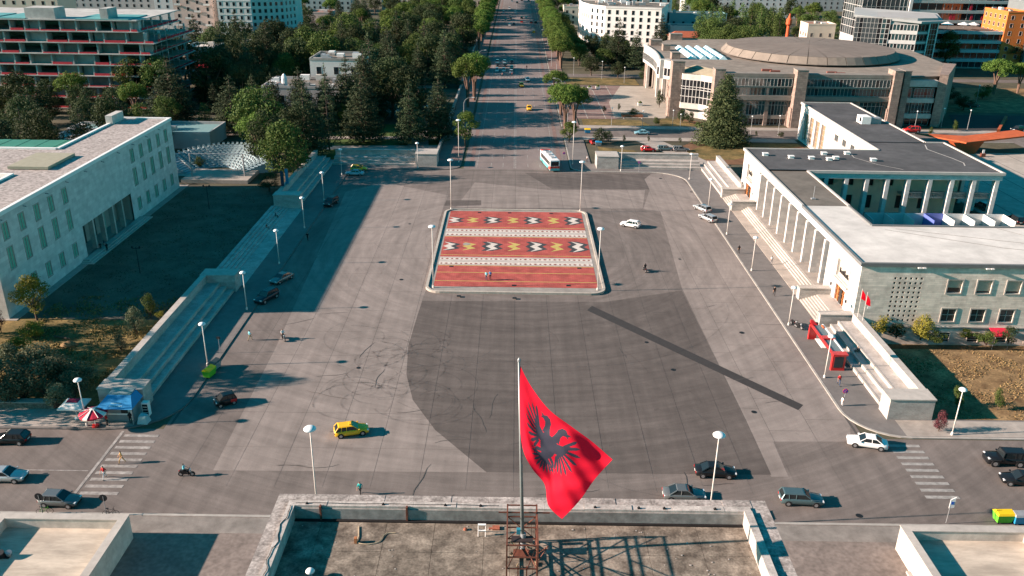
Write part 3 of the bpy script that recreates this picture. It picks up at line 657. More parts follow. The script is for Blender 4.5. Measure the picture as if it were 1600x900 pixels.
mb.poly([(-88.8, 146.5, 0), (-140, 146.5, 0), (-140, 146.5, 16.4), (-88.8, 146.5, 16.4)]); mb.poly([(-90, 165.5, 0), (-140, 165.5, 0), (-140, 165.5, 16.4), (-90, 165.5, 16.4)])
mb.build('wall', CL_W, bl)
mb = MB().flat([(-79, Y0), (-79, Y1), (-90, Y1), (-90, 165.5), (-140, 165.5), (-140, 146.5), (-88.8, 146.5), (-88.8, Y0)], 16.3)
roofL = mb.build('roof', R_GRAV, bl)
mb = MB()
for a in ((-79.35, -78.75, Y0-.2, Y1+.2), (-90.3, -89.7, 165.5, Y1+.2), (-89.7, -79.35, Y1-.4, Y1+.2), (-140, -90.3, 165.2, 165.8), (-89.1, -88.5, Y0, 146.8), (-140, -89.1, 146.2, 146.8)):
    mb.box(*a, 15.95, 16.62)
mb.build('parapet', WHITE, roofL)
MB().box(-90.7, -89.2, 188.6, 194.4, 16.3, 18.2).build('roof_hut', CL_P, roofL)
MB().box(-91.5, -84.2, 150.2, 160.5, 16.4, 16.9).build('skylight_cover', M('khaki cover', (.30,.28,.21), .8, .1, 1), roofL)
for y in np.arange(124, 194, 7): MB().cyl((-78.7, float(y), 15.7), (-78.1, float(y), 15.6), .09, n=6).build('gutter_spout', GREYM, roofL)
for h in H: window(bl, PL, h, SHUT, STONEP, proud=.06, fw=.18, mull=(2,1), depth=.12)
# portico: recess behind four piers
mb = MB()
rect(mb, PL, 148.4, 169.5, .5, 6.25, 3.6); mb.poly([PL(148.4,.5,0), PL(169.5,.5,0), PL(169.5,.5,3.6), PL(148.4,.5,3.6)]); mb.poly([PL(148.4,6.25,0), PL(169.5,6.25,0), PL(169.5,6.25,3.6), PL(148.4,6.25,3.6)])
mb.poly([PL(148.4,.5,0), PL(148.4,6.25,0), PL(148.4,6.25,3.6), PL(148.4,.5,3.6)]); mb.poly([PL(169.5,.5,0), PL(169.5,6.25,0), PL(169.5,6.25,3.6), PL(169.5,.5,3.6)])
pp = mb.build('portico', M('warm plaster', (.36,.31,.27), .8, .1, .6), bl)
for y in (152.6, 156.8, 161.1, 165.3): pbox(MB(), PL, y-.28, y+.28, .5, 6.25, .05, .95).build('pier', STONEP, pp)
for y in (150.5, 154.7, 159, 163.2, 167.4): pbox(MB(), PL, y-.9, y+.9, .5, 4.2, 3.45, 3.58).build('doorway', GLD if y != 163.2 else SHUT, pp)
for k in range(3): MB().box(-78.99, -77.2 + k*.55 - .55, 146.3 - k*.5, 172 + k*.5, .0, .5 - k*.16).build('step', STONEP, bl)
# green roof and yard block behind
gb = thing('green_roof_hall', 'hall with green metal roof behind the marble building', 'building', (-115, 174, 0))
MB().box(-140, -92, 167, 181, 0, 14.2).build('wall', CL_P, gb); 
mb = MB()
for k in range(24): mb.box(-140 + k*2, -138.06 + k*2, 166.6, 181.4, 14.2, 14.34 + .05*(k % 2))
mb.build('roof', M('green sheet metal', (.05,.19,.13), .55, .12, .4), gb)

# ---- right building (colonnade, courtyard, long arm)
br_ = thing('colonnade_building', 'white L-shaped building with tall colonnade and grey and white flat roofs, right of the square', 'building', (70, 160, 0))
PF = lambda u, v, d: (54 + d, u, v)                    # front
PS = lambda u, v, d: (u, 123.1 + d, v)                 # side that faces the camera
PA = lambda u, v, d: (85.5 + d, u, v)                  # west face of the long arm
ZR = 10.8
door_n = (127.6, 131.8, 1.2, 4.05); pan_n = (126.9, 132.3, 5.3, 8.25); door_f = (187.8, 192.6, 1.2, 4.05); pan_f = (188.0, 192.4, 5.5, 8.5)
mb = MB(); openwall(mb, PF, 123.1, 137.2, 0, ZR, [door_n, pan_n], .35); openwall(mb, PF, 182.6, 196.7, 0, ZR, [door_f, pan_f], .35)
rect(mb, PF, 137.2, 182.6, 9.2, ZR, 0)
for y in (137.2, 182.6): mb.poly([PF(y,0,0), PF(y,9.2,0), PF(y,9.2,6), PF(y,0,6)])
mb.poly([(54,196.7,0),(85.5,196.7,0),(85.5,196.7,ZR),(54,196.7,ZR)])
mb.build('front_wall', CL_W, br_)
mb = MB().poly([PF(137.2,9.2,0), PF(182.6,9.2,0), PF(182.6,9.2,6), PF(137.2,9.2,6)]); mb.build('colonnade_ceiling', CL_P, br_)
mb = MB(); rect(mb, PF, 137.2, 182.6, 0, 9.2, 6); inner = mb.build('inner_wall', M('grey beige plaster', (.46,.39,.31), .8, .12, .5), br_)
for k, y in enumerate(np.arange(139.8, 181, 5.2)):
    pbox(MB(), PF, y-1.2, y+1.2, 1.2, 5.2, 5.86, 5.97).build('door', GLD if k % 3 else M('dark red door', (.16,.03,.03), .5, .1), inner)
    pbox(MB(), PF, y-1.1, y+1.1, 6.0, 8.4, 5.86, 5.97).build('pane', GLS, inner)
for y in (180.2,175.0,169.7,164.4,159.0,153.7,148.4,143.4,138.3): MB().box(53.6, 55.5, y-.05, y+.6, 1.0, 9.2).build('pillar', CL_W, br_)
MB().box(52.6, 60, 137.2, 182.6, 0, 1.2).build('platform', PAVE_L, br_)
for k in range(4): MB().box(51.0 + k*.4, 52.6, 136.9, 182.6, .17 + k*.25, .42 + k*.25).build('step', STONEP, br_)
for (c0, c1, e0, e1) in ((122.6, 124.0, 133.2, 134.6), (182.6, 184.0, 192.4, 193.8)):
    for a, b in ((c0, c1), (e0, e1)):
        MB().box(48.7, 53.95, a, b, 0, 2.2).build('cheek_block', MARB, br_); MB().box(48.6, 53.97, a-.08, b+.08, 2.2, 2.36).build('cheek_coping', STONEP, br_)
    for k in range(7): MB().box(48.95 + k*.45, 53.98, c1, e0, .17 + k*.15, .32 + k*.15).build('step', STONEP, br_)
for dn, pn_ in ((door_n, pan_n), (door_f, pan_f)):
    a, b, c, d = dn
    dr = rect(MB(), PF, a, b, c, d, .34).build('door', WOOD, br_); f = MB()
    for i in range(5): u = a + (b-a)*i/4; pbox(f, PF, max(a, u-.12), min(b, u+.12), c, d, .2, .33)
    for v in (c+1.0, c+1.9, d-.15): pbox(f, PF, a, b, v-.08, v+.08, .21, .3)
    f.build('door_frame', M('dark wood', (.22,.085,.03), .5, .2, 3), dr)
    pbox(MB(), PF, (a+b)/2-.5, (a+b)/2+.5, c, c+2.5, .17, .195).build('door_opening', GLD, dr)
    a, b, c, d = pn_
    w_ = rect(MB(), PF, a, b, c, d, .34).build('relief_window', M('relief stone', (.40,.36,.31), .8, .15, 1.5), br_)
    f = MB(); 
    for q in ((a-.2, a, c-.2, d+.2), (b, b+.2, c-.2, d+.2), (a, b, c-.2, c), (a, b, d, d+.2)): pbox(f, PF, *q, -.08, .02)
    f.build('frame', STONEP, w_)
    f = MB()
    for i, s_ in enumerate((.3,.55,.4,.7,.5,.35,.6)): u = a + .6 + i*(b-a-1.2)/6.5; pbox(f, PF, u, u+.35, c+.7, c+.7+s_*1.4, .2, .33)
    f.build('carved_figures', GLD, w_)
    pbox(MB(), PF, a-.25, b+.25, c-.5, c-.2, -.35, .0).build('sill', STONEP, w_)
for y, z in ((133.3, 3.0), (126.2, 2.8), (194.4, 3.0)): MB().cyl((53.75, y, z), (53.75, y, z+.5), .14, n=8).build('wall_lamp', BLACK, br_)
# side wall towards the camera
W1 = [(67.9 + 4.6*k, 70.1 + 4.6*k, 6.1, 8.25) for k in range(7)]; W2 = [(67.9 + 4.6*k, 70.1 + 4.6*k, 1.2, 3.35) for k in range(7)]; W3 = [(68.3 + 4.6*k, 70.0 + 4.6*k, -2.4, -.8) for k in range(7)]
grid = [(59.35 + i*.82, 59.72 + i*.82, 8.25 - j*.79, 8.62 - j*.79) for i in range(6) for j in range(10)]
mb = MB(); openwall(mb, PS, 54, 99, -3, ZR, W1 + W2 + W3 + grid, .32); 
mb.poly([(99,123.1,-3),(99,141.5,-3),(99,141.5,ZR),(99,123.1,ZR)]); mb.poly([(62,141.5,0),(99,141.5,0),(99,141.5,ZR),(62,141.5,ZR)])
sw = mb.build('side_wall', CL_T, br_)
for h in grid: rect(MB(), PS, *h[:4], .32).build('grid_opening', GLD, sw)
for k, h in enumerate(W1): window(sw, PS, h, GLS, STONEP, fw=.2, proud=.08, blind=(.62, .85, .85, .6, .9, .7, .8)[k])
for h in W2: window(sw, PS, h, M('dim glass', (.035,.045,.045), .2, 0), STONEP, fw=.2, proud=.08, mull=(2,2))
for h in W3: window(sw, PS, h, GLD, CL_T, fw=.12, proud=.03, mull=(1,4))
MB().box(54.3, 99, 122.95, 123.1, .1, .3).build('ledge', STONEP, sw)
for x in (62.5, 73, 81.5): MB().box(x, x+.5, 122.5, 123.1, 10.3, 10.42).box(x+.7, x+1.2, 122.5, 123.1, 10.3, 10.42).build('flag_bracket', WHITE, sw)
# roofs
r1 = MB().flat([(54, 123.1), (99, 123.1), (99, 141.5), (62.4, 141.5), (62.4, 152.8), (54, 152.8)], ZR).build('white_roof', R_WHITE, br_)
r2 = MB().flat([(54, 152.8), (62.4, 152.8), (62.4, 177.6), (54, 177.6)], ZR + .01).build('tan_roof', R_TAN, br_)
r3 = MB().flat([(54, 177.6), (104.4, 177.6), (104.4, 205.6), (100, 205.6), (100, 256), (85.5, 256), (85.5, 197), (54, 197)], ZR).build('dark_roof', R_DARK, br_)
def upstand(par, segs, z0, z1, mat_):
    mb = MB()
    for s_ in segs: mb.box(*s_, z0, z1)
    return mb.build('roof_edge', mat_, par)
upstand(r1, ((53.7, 54.15, 122.8, 152.8), (54.15, 99.2, 122.8, 123.3), (62.4, 99.2, 141.3, 141.75), (62.3, 62.7, 141.75, 152.8)), ZR-.35, ZR+.2, M('dark roof edge', (.14,.145,.145), .7, .1, 1))
upstand(r2, ((53.7, 54.15, 152.8, 177.6), (62.3, 62.75, 152.8, 177.4)), ZR-.35, ZR+.22, EDGE)
upstand(r3, ((53.7, 54.15, 177.6, 197.2), (62.3, 104.7, 177.3, 177.75), (104.3, 104.7, 177.75, 205.8), (100, 104.3, 205.4, 205.8), (99.8, 100.2, 205.8, 256.2), (85.2, 99.8, 255.8, 256.2), (85.2, 85.6, 197.2, 255.8), (54.15, 85.2, 196.8, 197.2)), ZR-.35, ZR+.22, EDGE)
MB().box(85.6, 100, 205.3, 205.8, ZR, ZR+.1).build('expansion_joint', BLACK, r3); MB().box(54.2, 62.3, 177.4, 177.7, ZR, ZR+.3).build('expansion_joint', BLACK, r3)
for x, y in ((57.1,190.8),(62.3,188.6),(66.7,188.1),(70.9,192.3),(70.4,187.2),(72.3,188.4),(76.4,192.9),(80.2,187.1)):
    v_ = MB().box(x-.55, x+.55, y-.45, y+.45, ZR, ZR+.5).build('roof_vent', WHITE, r3); MB().box(x-.65, x+.65, y-.55, y+.55, ZR+.5, ZR+.62).build('vent_cap', WHITE, v_)
ac = MB().box(92.2, 94.6, 226.5, 230.2, ZR, ZR+1.9).build('air_handler', WHITE, r3); MB().box(94.6, 97.6, 227, 229.4, ZR, ZR+1.5).build('cooling_unit', GREYM, ac); MB().box(92.15, 92.2, 227, 228.2, ZR+.5, ZR+1.6).build('grille', BLACK, ac)
mb = MB(); pts = smooth(px((1445,226),(1462,238),(1490,248),(1512,258),(1520,266)), 6); pts = [(p[0]*.94 + 3.5, p[1]*.94) for p in pts]
mb = MB().path([(99.0, 203.5), (97.5, 199), (98.4, 195), (99.5, 190.5), (100.1, 186.5), (99.2, 184)], .25, ZR+.02).path([(78, 197), (77, 190), (80, 184), (84, 180)], .18, ZR+.02); mb.build('lightning_strip', EDGE, r3)
mb = MB().path([(64, 139.5), (80, 131), (98, 126)], .16, ZR+.02).path([(66, 140), (86, 133), (98.5, 130.4)], .14, ZR+.024).path([(84,141),(88,136),(96,131)], .12, ZR+.028); mb.build('roof_cable', M('cable grey', (.22,.2,.18)), r1)
mb = MB().cyl((57.2, 157, ZR), (57.2, 157, ZR+2.6), .05, n=6).box(56.8, 57.6, 156.7, 157.3, ZR, ZR+.25); mb.build('antenna', GREYM, r2)
# courtyard side
mb = MB(); openwall(mb, lambda u, v, d: (62.4 + d*-1, u, v), 141.5, 177.6, 0, ZR, [(y, y+1.6, z, z+2.2) for y in np.arange(144, 176, 5) for z in (1.5, 6)], .3); cw = mb.build('court_wall', CL_P, br_)
bw_ = MB(); PC = lambda u, v, d: (u, 183.5 + d, v)
doorsC = [(u-.6, u+.6, 6.2, 8.4) for u in (70.2,74.6,79,83.4)] + [(u-.8, u+.8, 1.0, 4.0) for u in (74.6,79,86,91)]
openwall(bw_, PC, 62.4, 98.5, 0, ZR-.4, doorsC, .3); bw_ = bw_.build('court_back_wall', M('ochre plaster', (.74,.60,.43), .8, .1, .5), br_)
for h in doorsC: rect(MB(), PC, *h, .3).build('court_door', GLD, bw_)
MB().box(62.4, 104.4, 177.6, 178.4, 9.3, ZR-.02).build('court_beam', CL_W, br_); MB().poly([(62.4,178.4,9.6),(104.4,178.4,9.6),(104.4,197,9.6),(62.4,197,9.6)]).build('court_ceiling', CL_P, br_)
for x in (66.9,71.3,75.7,80.1,84.6,89.2,93.9,98.6,103.5): MB().box(x-.42, x+.42, 177.62, 178.9, 0, 9.3).build('pillar', CL_W, br_)
for y in (186, 192, 196): MB().box(103.3, 104.1, y-.5, y+.5, 0, 9.6).build('pillar', CL_W, br_)
bal = MB().box(85.2, 104, 179.2, 183.4, 4.7, 5.1).build('balcony', STONEP, br_)
mb = MB(); mb.box(85.2, 104, 179.1, 179.35, 5.95, 6.1)
for x in np.arange(85.3, 104, .32): mb.box(x, x+.13, 179.15, 179.3, 5.1, 5.95)
mb.build('balustrade', STONEP, bal)
for k in range(7):
    x = 74.5 + k*4.2
    p_ = MB().box(x, x+.12, 168.5, 173.5, 0, 3.1).box(x+.12, x+4.2, 173.35, 173.5, 0, 3.1).build('partition_panel', M('blue panel', (.10,.14,.42), .5, .05, 1) if k == 3 else M('white panel', (.55,.57,.56), .5, .06, 1), br_)
MB().box(103.9, 104.02, 168.5, 173.5, 0, 3.1).build('partition_panel', WHITE, br_)
# long arm
tall = [(233.6 + k*4.9, 236.6 + k*4.9, 1.0, 8.5) for k in range(4)]; small = [(y-1.3, y+1.3, 6.5, 8.2) for y in (224.6, 218.8, 213, 207.2, 201.4)]
mb = MB(); openwall(mb, PA, 197, 256, 0, ZR, tall + small, .5); mb.poly([(85.5,256,0),(100,256,0),(100,256,ZR),(85.5,256,ZR)]); mb.poly([(100,205.6,0),(100,256,0),(100,256,ZR),(100,205.6,ZR)]); mb.poly([(104.4,197,0),(104.4,205.6,0),(104.4,205.6,ZR),(104.4,197,ZR)])
aw = mb.build('arm_wall', CL_W, br_)
for h in tall: window(aw, PA, h, BROWNP, STONEP, fw=.2, proud=.1, depth=.45, mull=(2,5))
for h in small: window(aw, PA, h, GLS, STONEP, fw=.15, proud=.06, mull=(3,1))

# ---- foreground roof with the flag
fb = thing('concrete_roof_building', 'weathered flat-roofed building in the foreground carrying the flagpole', 'building', (1, 40, 0))
RX0, RX1, RY1, ZL = -16.6, 18.5, 51.0, 20.0
OLD = M('weathered stone', (.27,.235,.215), .95, .3, 1.3, stain=.4, stain_scale=.5, grain=.3, grain_scale=5, col2=(.40,.36,.33))
OLD2 = M('worn pale stone', (.44,.40,.365), .9, .25, 1.6, stain=.3, stain_scale=.7, grain=.15, grain_scale=6)
RFL = M('roof screed', (.175,.142,.112), .95, .28, .9, stain=.45, stain_scale=.45, grain=.25, grain_scale=6, col2=(.23,.195,.155))
MB().box(RX0+.7, RX1-.7, 0, RY1-.7, 0, 18.9).build('wall', CL_P, fb)
# cornice ledge as single stones
random.seed(5)
def stones(name, mat_, a0, a1, fn, L, z0, z1, jit=.02):
    x = a0; i = 0
    while x < a1 - .05:
        e = min(a1, x + L*random.uniform(.85, 1.15)); dz = random.uniform(-jit, jit)
        MB().box(*fn(x + .008, e - .008), z0, z1 + dz).build(name, mat_, fb); x = e
stones('cornice_stone', OLD, RX0, RX1, lambda a, b: (a, b, RY1-.95, RY1), 2.4, 19.1, ZL)
stones('cornice_stone', OLD, 20, RY1-.95, lambda a, b: (RX0, RX0+.95, a, b), 2.4, 19.1, ZL)
stones('cornice_stone', OLD, 20, RY1-.95, lambda a, b: (RX1-1.35, RX1, a, b), 2.4, 19.1, ZL)
stones('coping_stone', OLD2, RX0+.95, RX1-1.35, lambda a, b: (a, b, RY1-1.5, RY1-.95), 3.2, 18.9, ZL+.16)
stones('coping_stone', OLD2, 20, RY1-1.5, lambda a, b: (RX0+.95, RX0+1.45, a, b), 3.2, 18.9, ZL+.16)
stones('coping_stone', OLD2, 20, RY1-1.5, lambda a, b: (RX1-1.9, RX1-1.35, a, b), 3.2, 18.9, ZL+.24)
DKW = M('dark parapet face', (.10,.095,.09), .95, .25, 1.5, stain=.35, stain_scale=.8)
MB().box(RX0+1.45, RX1-1.9, RY1-1.62, RY1-1.5, 18.9, ZL-.02).build('parapet_face', M('parapet plaster', (.26,.25,.235), .95, .25, 1.5, stain=.35, stain_scale=.8), fb)
MB().box(RX0+1.45, RX1-1.9, RY1-1.85, RY1-1.62, 18.9, 19.12).build('roof_gutter', M('bitumen', (.012,.011,.011), .8, .3, 3), fb)
MB().box(RX0+1.4, RX1-1.9, 20, RY1-1.5, 18.7, 18.9).build('roof_base', JOINT, fb)
xs = [RX0+1.45, -13.2, -8.6, -5.2, -1.7, .1, 1.6, 5.4, 9.5, 13.2, RX1-1.9]; ys = [20, 30, 38, 43.2, 46.1, RY1-1.85]
for i in range(len(xs)-1):
    for j in range(len(ys)-1): MB().box(xs[i]+.012, xs[i+1]-.012, ys[j]+.012, ys[j+1]-.012, 18.9, 19.03 + random.uniform(0, .012)).build('roof_slab', RFL, fb)
random.seed(9)
mb = MB()
for k in range(70):
    x, y = random.uniform(2, RX1-2.1), random.uniform(42, 49); r = random.uniform(.02, .06); mb.box(x-r, x+r, y-r*.8, y+r*.8, 19.03, 19.03+r)
for k in range(25):
    x, y = random.uniform(RX0+2, 0), random.uniform(42, 49); r = random.uniform(.02, .05); mb.box(x-r, x+r, y-r*.8, y+r*.8, 19.03, 19.03+r)
tag(mb.build('roof_rubble', OLD2, fb), kind='stuff')
# dark stains and fittings along the parapet
for x in (-14.3, -8.9, -4.5, -2.0, 3.2, 6.1, 9.2, 11.0, 14.6): MB().cyl((x, RY1-1.3, ZL+.16), (x, RY1-1.3, ZL+.3), .06, n=6).box(x-.1, x+.1, RY1-1.4, RY1-1.2, ZL+.15, ZL+.19).build('bolt', BLACK, fb)
for x in (-13.3, -7.2): MB().box(x-.06, x+.06, RY1-1.75, RY1-1.48, 19.05, ZL+.25).build('rusty_bracket', STEEL, fb)
mb = MB(); wob = [(RX0+1.15+.12*math.sin(y*2.1)+.06*math.sin(y*5), y, ZL+.2) for y in np.arange(40, RY1-1.2, .35)]
for a, b in zip(wob[:-1], wob[1:]): mb.cyl(a, b, .022, n=5)
for a, b in zip([(x, RY1-1.25+.03*math.sin(x*1.3), ZL+.2) for x in np.arange(RX0+1.5, -.5, .6)][:-1], [(x, RY1-1.25+.03*math.sin(x*1.3), ZL+.2) for x in np.arange(RX0+1.5, -.5, .6)][1:]): mb.cyl(a, b, .018, n=5)
mb.build('cable', BLACK, fb)
mb = MB(); pts = [(G(705, 830, 19.1).x, G(705, 830, 19.1).y)]; hose = smooth(px((560,822),(560,838),(556,848),(575,850),(592,846),(602,834),(618,832)), 5)
hose = [(G(a, b, 19.1).x, G(a, b, 19.1).y) for a, b in smooth([(560,822),(560,838),(558,847),(575,850),(592,846),(602,834),(618,832)], 5)]
for a, b in zip(hose[:-1], hose[1:]): mb.cyl((*a, 19.09), (*b, 19.09), .03, n=5)
tag(mb.build('hose', M('pale hose', (.45,.36,.24), .7, .1)), 'thin pale hose curling over the foreground roof', 'hose')
g = G(556, 848, 19.03); t = thing('brick_block', 'small orange brick standing on the foreground roof beside the hose', 'brick', (g.x, g.y, 19.045)); MB().box(-.09, .09, -.12, .12, 0, .42).build('block', M('orange brick', (.40,.16,.07), .8, .2, 4), t, local=True)
def lattice(name, label, loc):
    t = thing(name, label, 'ladder', loc)
    return t
g = G(753, 835, 19.03); t = thing('step_stool', 'small white metal step stool near the front parapet of the roof', 'stool', (g.x, g.y, 19.045))
for dx in (-.25, .25):
    MB().cyl((dx, -.25, 0), (dx, .0, .8), .025, n=5).build('leg', WHITE, t, local=True); MB().cyl((dx, .3, 0), (dx, .05, .8), .025, n=5).build('leg', WHITE, t, local=True)
MB().box(-.28, .28, -.05, .12, .78, .82).build('tread', WHITE, t, local=True); MB().box(-.28, .28, -.18, -.05, .4, .43).build('tread', WHITE, t, local=True)
g = G(775, 826, 19.03); MB().box(g.x-.25, g.x+.25, g.y-.2, g.y+.2, 19.04, 19.16).box(g.x-.5, g.x-.2, g.y-.1, g.y+.05, 19.04, 19.1).build('rubble_heap', M('red rubble', (.30,.10,.06), .9, .3, 4)); tag(bpy.data.objects['rubble_heap'], 'little heap of red rubble beside the white stool on the roof', 'rubble')
g = G(727, 828, 19.03); MB().lathe([(.02,0),(.14,.02),(.12,.12),(.03,.16)], (g.x, g.y, 19.04), 8).build('red_lump', M('red rubble', (.3,.1,.06))); tag(bpy.data.objects['red_lump'], 'single red lump on the roof left of the white stool', 'rubble')
g = G(485, 897, 19.3); t = thing('roof_ventilator', 'round white ventilator cap at the bottom edge of the photo', 'ventilator', (g.x, g.y, 19.045)); MB().cyl((0,0,0),(0,0,.5), .12, n=10).build('pipe', GREYM, t, local=True); MB().lathe([(.28,.45),(.3,.5),(.22,.62),(.08,.68)], n=14).build('cap', WHITE, t, smooth=True, local=True)

# annexes either side
def annex(label, x0, x1, sgn):
    t = thing('walled_terrace', label, 'terrace', ((x0+x1)/2, 60, 0)); CW = M('cream render', (.52,.475,.42), .85, .16, .8, stain=.25, stain_scale=.5)
    MB().box(x0+.7, x1-.7, 30, 69.2, 0, 1.9).build('floor', M('cream paving', (.46,.40,.325), .9, .14, .8, stain=.25, stain_scale=.4, stretch=(.3,1,1)), t)
    MB().box(x0, x0+.7, 30, 70, 0, 2.95).build('side_wall', CW, t); MB().box(x1-.7, x1, 30, 70, 0, 2.95).build('side_wall', CW, t); MB().box(x0+.7, x1-.7, 69.2, 70, 0, 2.95).build('front_wall', CW, t)
    for a in ((x0-.06, x0+.76, 30, 70.06), (x1-.76, x1+.06, 30, 70.06)): MB().box(*a, 2.95, 3.07).build('coping', STONEP, t)
    MB().box(x0+.76, x1-.76, 69.14, 70.06, 2.95, 3.07).build('coping', STONEP, t)
    return t
annex('cream walled terrace in the bottom left corner, half its floor in shade', -51.0, -38.2, -1); annex('cream walled terrace in the bottom right corner', 39.4, 52.2, 1)
MB().box(39.0, 39.35, 30, 66.5, .1, .35).build('plinth_kerb', STONEP, None); tag(bpy.data.objects['plinth_kerb'], 'pale stone plinth along the foot of the right terrace wall', 'kerb')

# ---- flagpole, steel frame, flag
base = G(817, 863, 19.03); FY = base.y
top = PYp(811, 562, FY); 
t = thing('flagpole', 'tall grey metal flagpole standing on the foreground roof', 'flagpole', (base.x, FY, 19.04))
MB().cyl((0,0,0), (top.x-base.x, 0, top.z-19.04-.15), .14, .07, n=12).build('pole', M('pole metal', (.22,.25,.25), .45, .1, 2, metal=.4), t, smooth=True, local=True)
MB().lathe([(.03,-.2),(.1,-.12),(.1,.02),(.05,.08),(.02,.14)], (top.x-base.x, 0, top.z-19.04), 10).build('finial', GREYM, t, local=True)
MB().cyl((0,0,0),(0,0,1.6), .19, n=12).build('base_sleeve', GREYM, t, local=True)
t = thing('flagpole_scaffold', 'rusty steel lattice frame holding the flagpole on the roof', 'frame', (base.x-.1, FY, 19.04))
mb = MB(); X0, X1, Ya, Yb, Hh = -.98, .98, -3.1, .95, 3.2
for x in (X0, X1):
    for y in (Ya, Yb): MB().box(x-.05, x+.05, y-.05, y+.05, 0, Hh).build('post', STEEL, t, local=True)
for x in (-.25, .3): MB().box(x-.04, x+.04, Ya-.04, Ya+.04, 0, 1.5).build('post', STEEL, t, local=True)
for z in (.35, 1.3, 2.2, Hh-.06):
    for y in (Ya, Yb): MB().box(X0-.05, X1+.05, y-.04, y+.04, z-.035, z+.035).build('rail', STEEL, t, local=True)
    for x in (X0, X1): MB().box(x-.045, x+.045, Ya, Yb, z-.04, z+.03).build('rail', STEEL, t, local=True)
MB().box(X0-.6, X1+.9, Yb-.03, Yb+.03, 2.5, 2.58).build('cross_bar', STEEL, t, local=True)
for (a, b) in (((X0,Yb,.3),(X1,Yb,2.2)), ((X1,Yb,.3),(X0,Yb,2.2)), ((X1,Ya,.3),(X1,Yb,3.0)), ((X0,Yb,.3),(X0,Ya,3.0)), ((X1,-1.2,2.2),(X1,Ya,3.1)), ((X0,Ya,1.2),(0,Yb,.3)), ((X1,Ya,1.2),(0,Yb,.3)), ((X1,Ya,.2),(X1,Yb,2.2)), ((X1,Yb,.2),(X1,Ya,2.2)), ((X0,Ya,.2),(X0,Yb,2.2)), ((X1,-.4,.1),(1.75,-.9,1.3)), ((X1,-1.2,.1),(1.75,-.9,1.3)), ((.3,Ya,1.2),(X1,.2,.2))):
    MB().cyl(a, b, .035, n=5).build('brace', STEEL, t, local=True)
MB().box(-.55, .5, -.9, -.2, .3, .42).build('mount_plate', STEEL, t, local=True); MB().box(-.7, .75, -.5, .1, 1.2, 1.3).build('mount_plate', M('dark steel', (.04,.03,.03), .6, .2, 3), t, local=True)
random.seed(2)
mb = MB()
for k in range(22):
    x, y = random.uniform(-.8, 1.2), random.uniform(-1.7, .8); a = random.uniform(0, 3.1); L = random.uniform(.15, .45)
    mb.cyl((x, y, random.uniform(.05,.2)), (x+L*math.cos(a), y+L*math.sin(a), random.uniform(.05,.3)), random.uniform(.03,.07), n=4)
tag(mb.build('scrap_timber', M('old timber', (.34,.25,.15), .9, .4, 3, coord='obj'), t, local=True), kind='stuff')
MB().box(-.35, .0, .45, .7, 1.1, 1.5).build('junction_box', M('blue plastic', (.03,.22,.30), .5, 0), t, local=True)

fl = thing('national_flag', 'large red flag with black double-headed eagle hanging from the tall pole', 'flag', (base.x, FY, 19.04))
def spl(pts, n): 
    q = smooth([Vector((*p, 0)) for p in pts], 40); q = [Vector(p) for p in q]; d = [0]
    for a, b in zip(q[:-1], q[1:]): d.append(d[-1] + (b-a).length)
    out = []; 
    for i in range(n+1):
        s_ = d[-1]*i/n; k = min(max(np.searchsorted(d, s_), 1), len(q)-1); f_ = (s_-d[k-1])/max(1e-9, d[k]-d[k-1]); out.append(q[k-1].lerp(q[k], f_))
    return np.array([[p.x, p.y] for p in out])
NU, NV = 240, 170
Tp = spl([(811,568),(830,604),(858,640),(895,668),(925,690),(957,718)], NU); Bt = spl([(812,664),(818,705),(832,733),(851,757),(857,790),(878,811)], NU)
Hs = spl([(811,568),(810,600),(811,635),(812,664)], NV); Fl = spl([(957,718),(930,748),(905,783),(878,811)], NV)
U_ = np.linspace(0,1,NU+1)[:,None]; V_ = np.linspace(0,1,NV+1)[None,:]
P2 = np.zeros((NU+1, NV+1, 2))
for c in range(2):
    P2[:,:,c] = (1-V_)*Tp[:,c][:,None] + V_*Bt[:,c][:,None] + (1-U_)*Hs[:,c][None,:] + U_*Fl[:,c][None,:] - ((1-U_)*(1-V_)*Tp[0,c] + U_*(1-V_)*Tp[-1,c] + (1-U_)*V_*Bt[0,c] + U_*V_*Bt[-1,c])
vs = []; amp = np.clip(U_*2.2, 0, 1)
wave = amp * (.20*np.sin(8*U_ - 4.5*V_ + .4) + .07*np.sin(15*U_ + 6*V_) + .05*np.sin(24*V_ - 9*U_ + 1) * (.3+U_) + .02*np.sin(34*U_+20*V_)) - U_*2.4
for i in range(NU+1):
    for j in range(NV+1):
        p = PYp(float(P2[i,j,0]), float(P2[i,j,1]), FY + float(wave[i,j])); vs.append((p.x-base.x, p.y-FY, p.z-19.04))
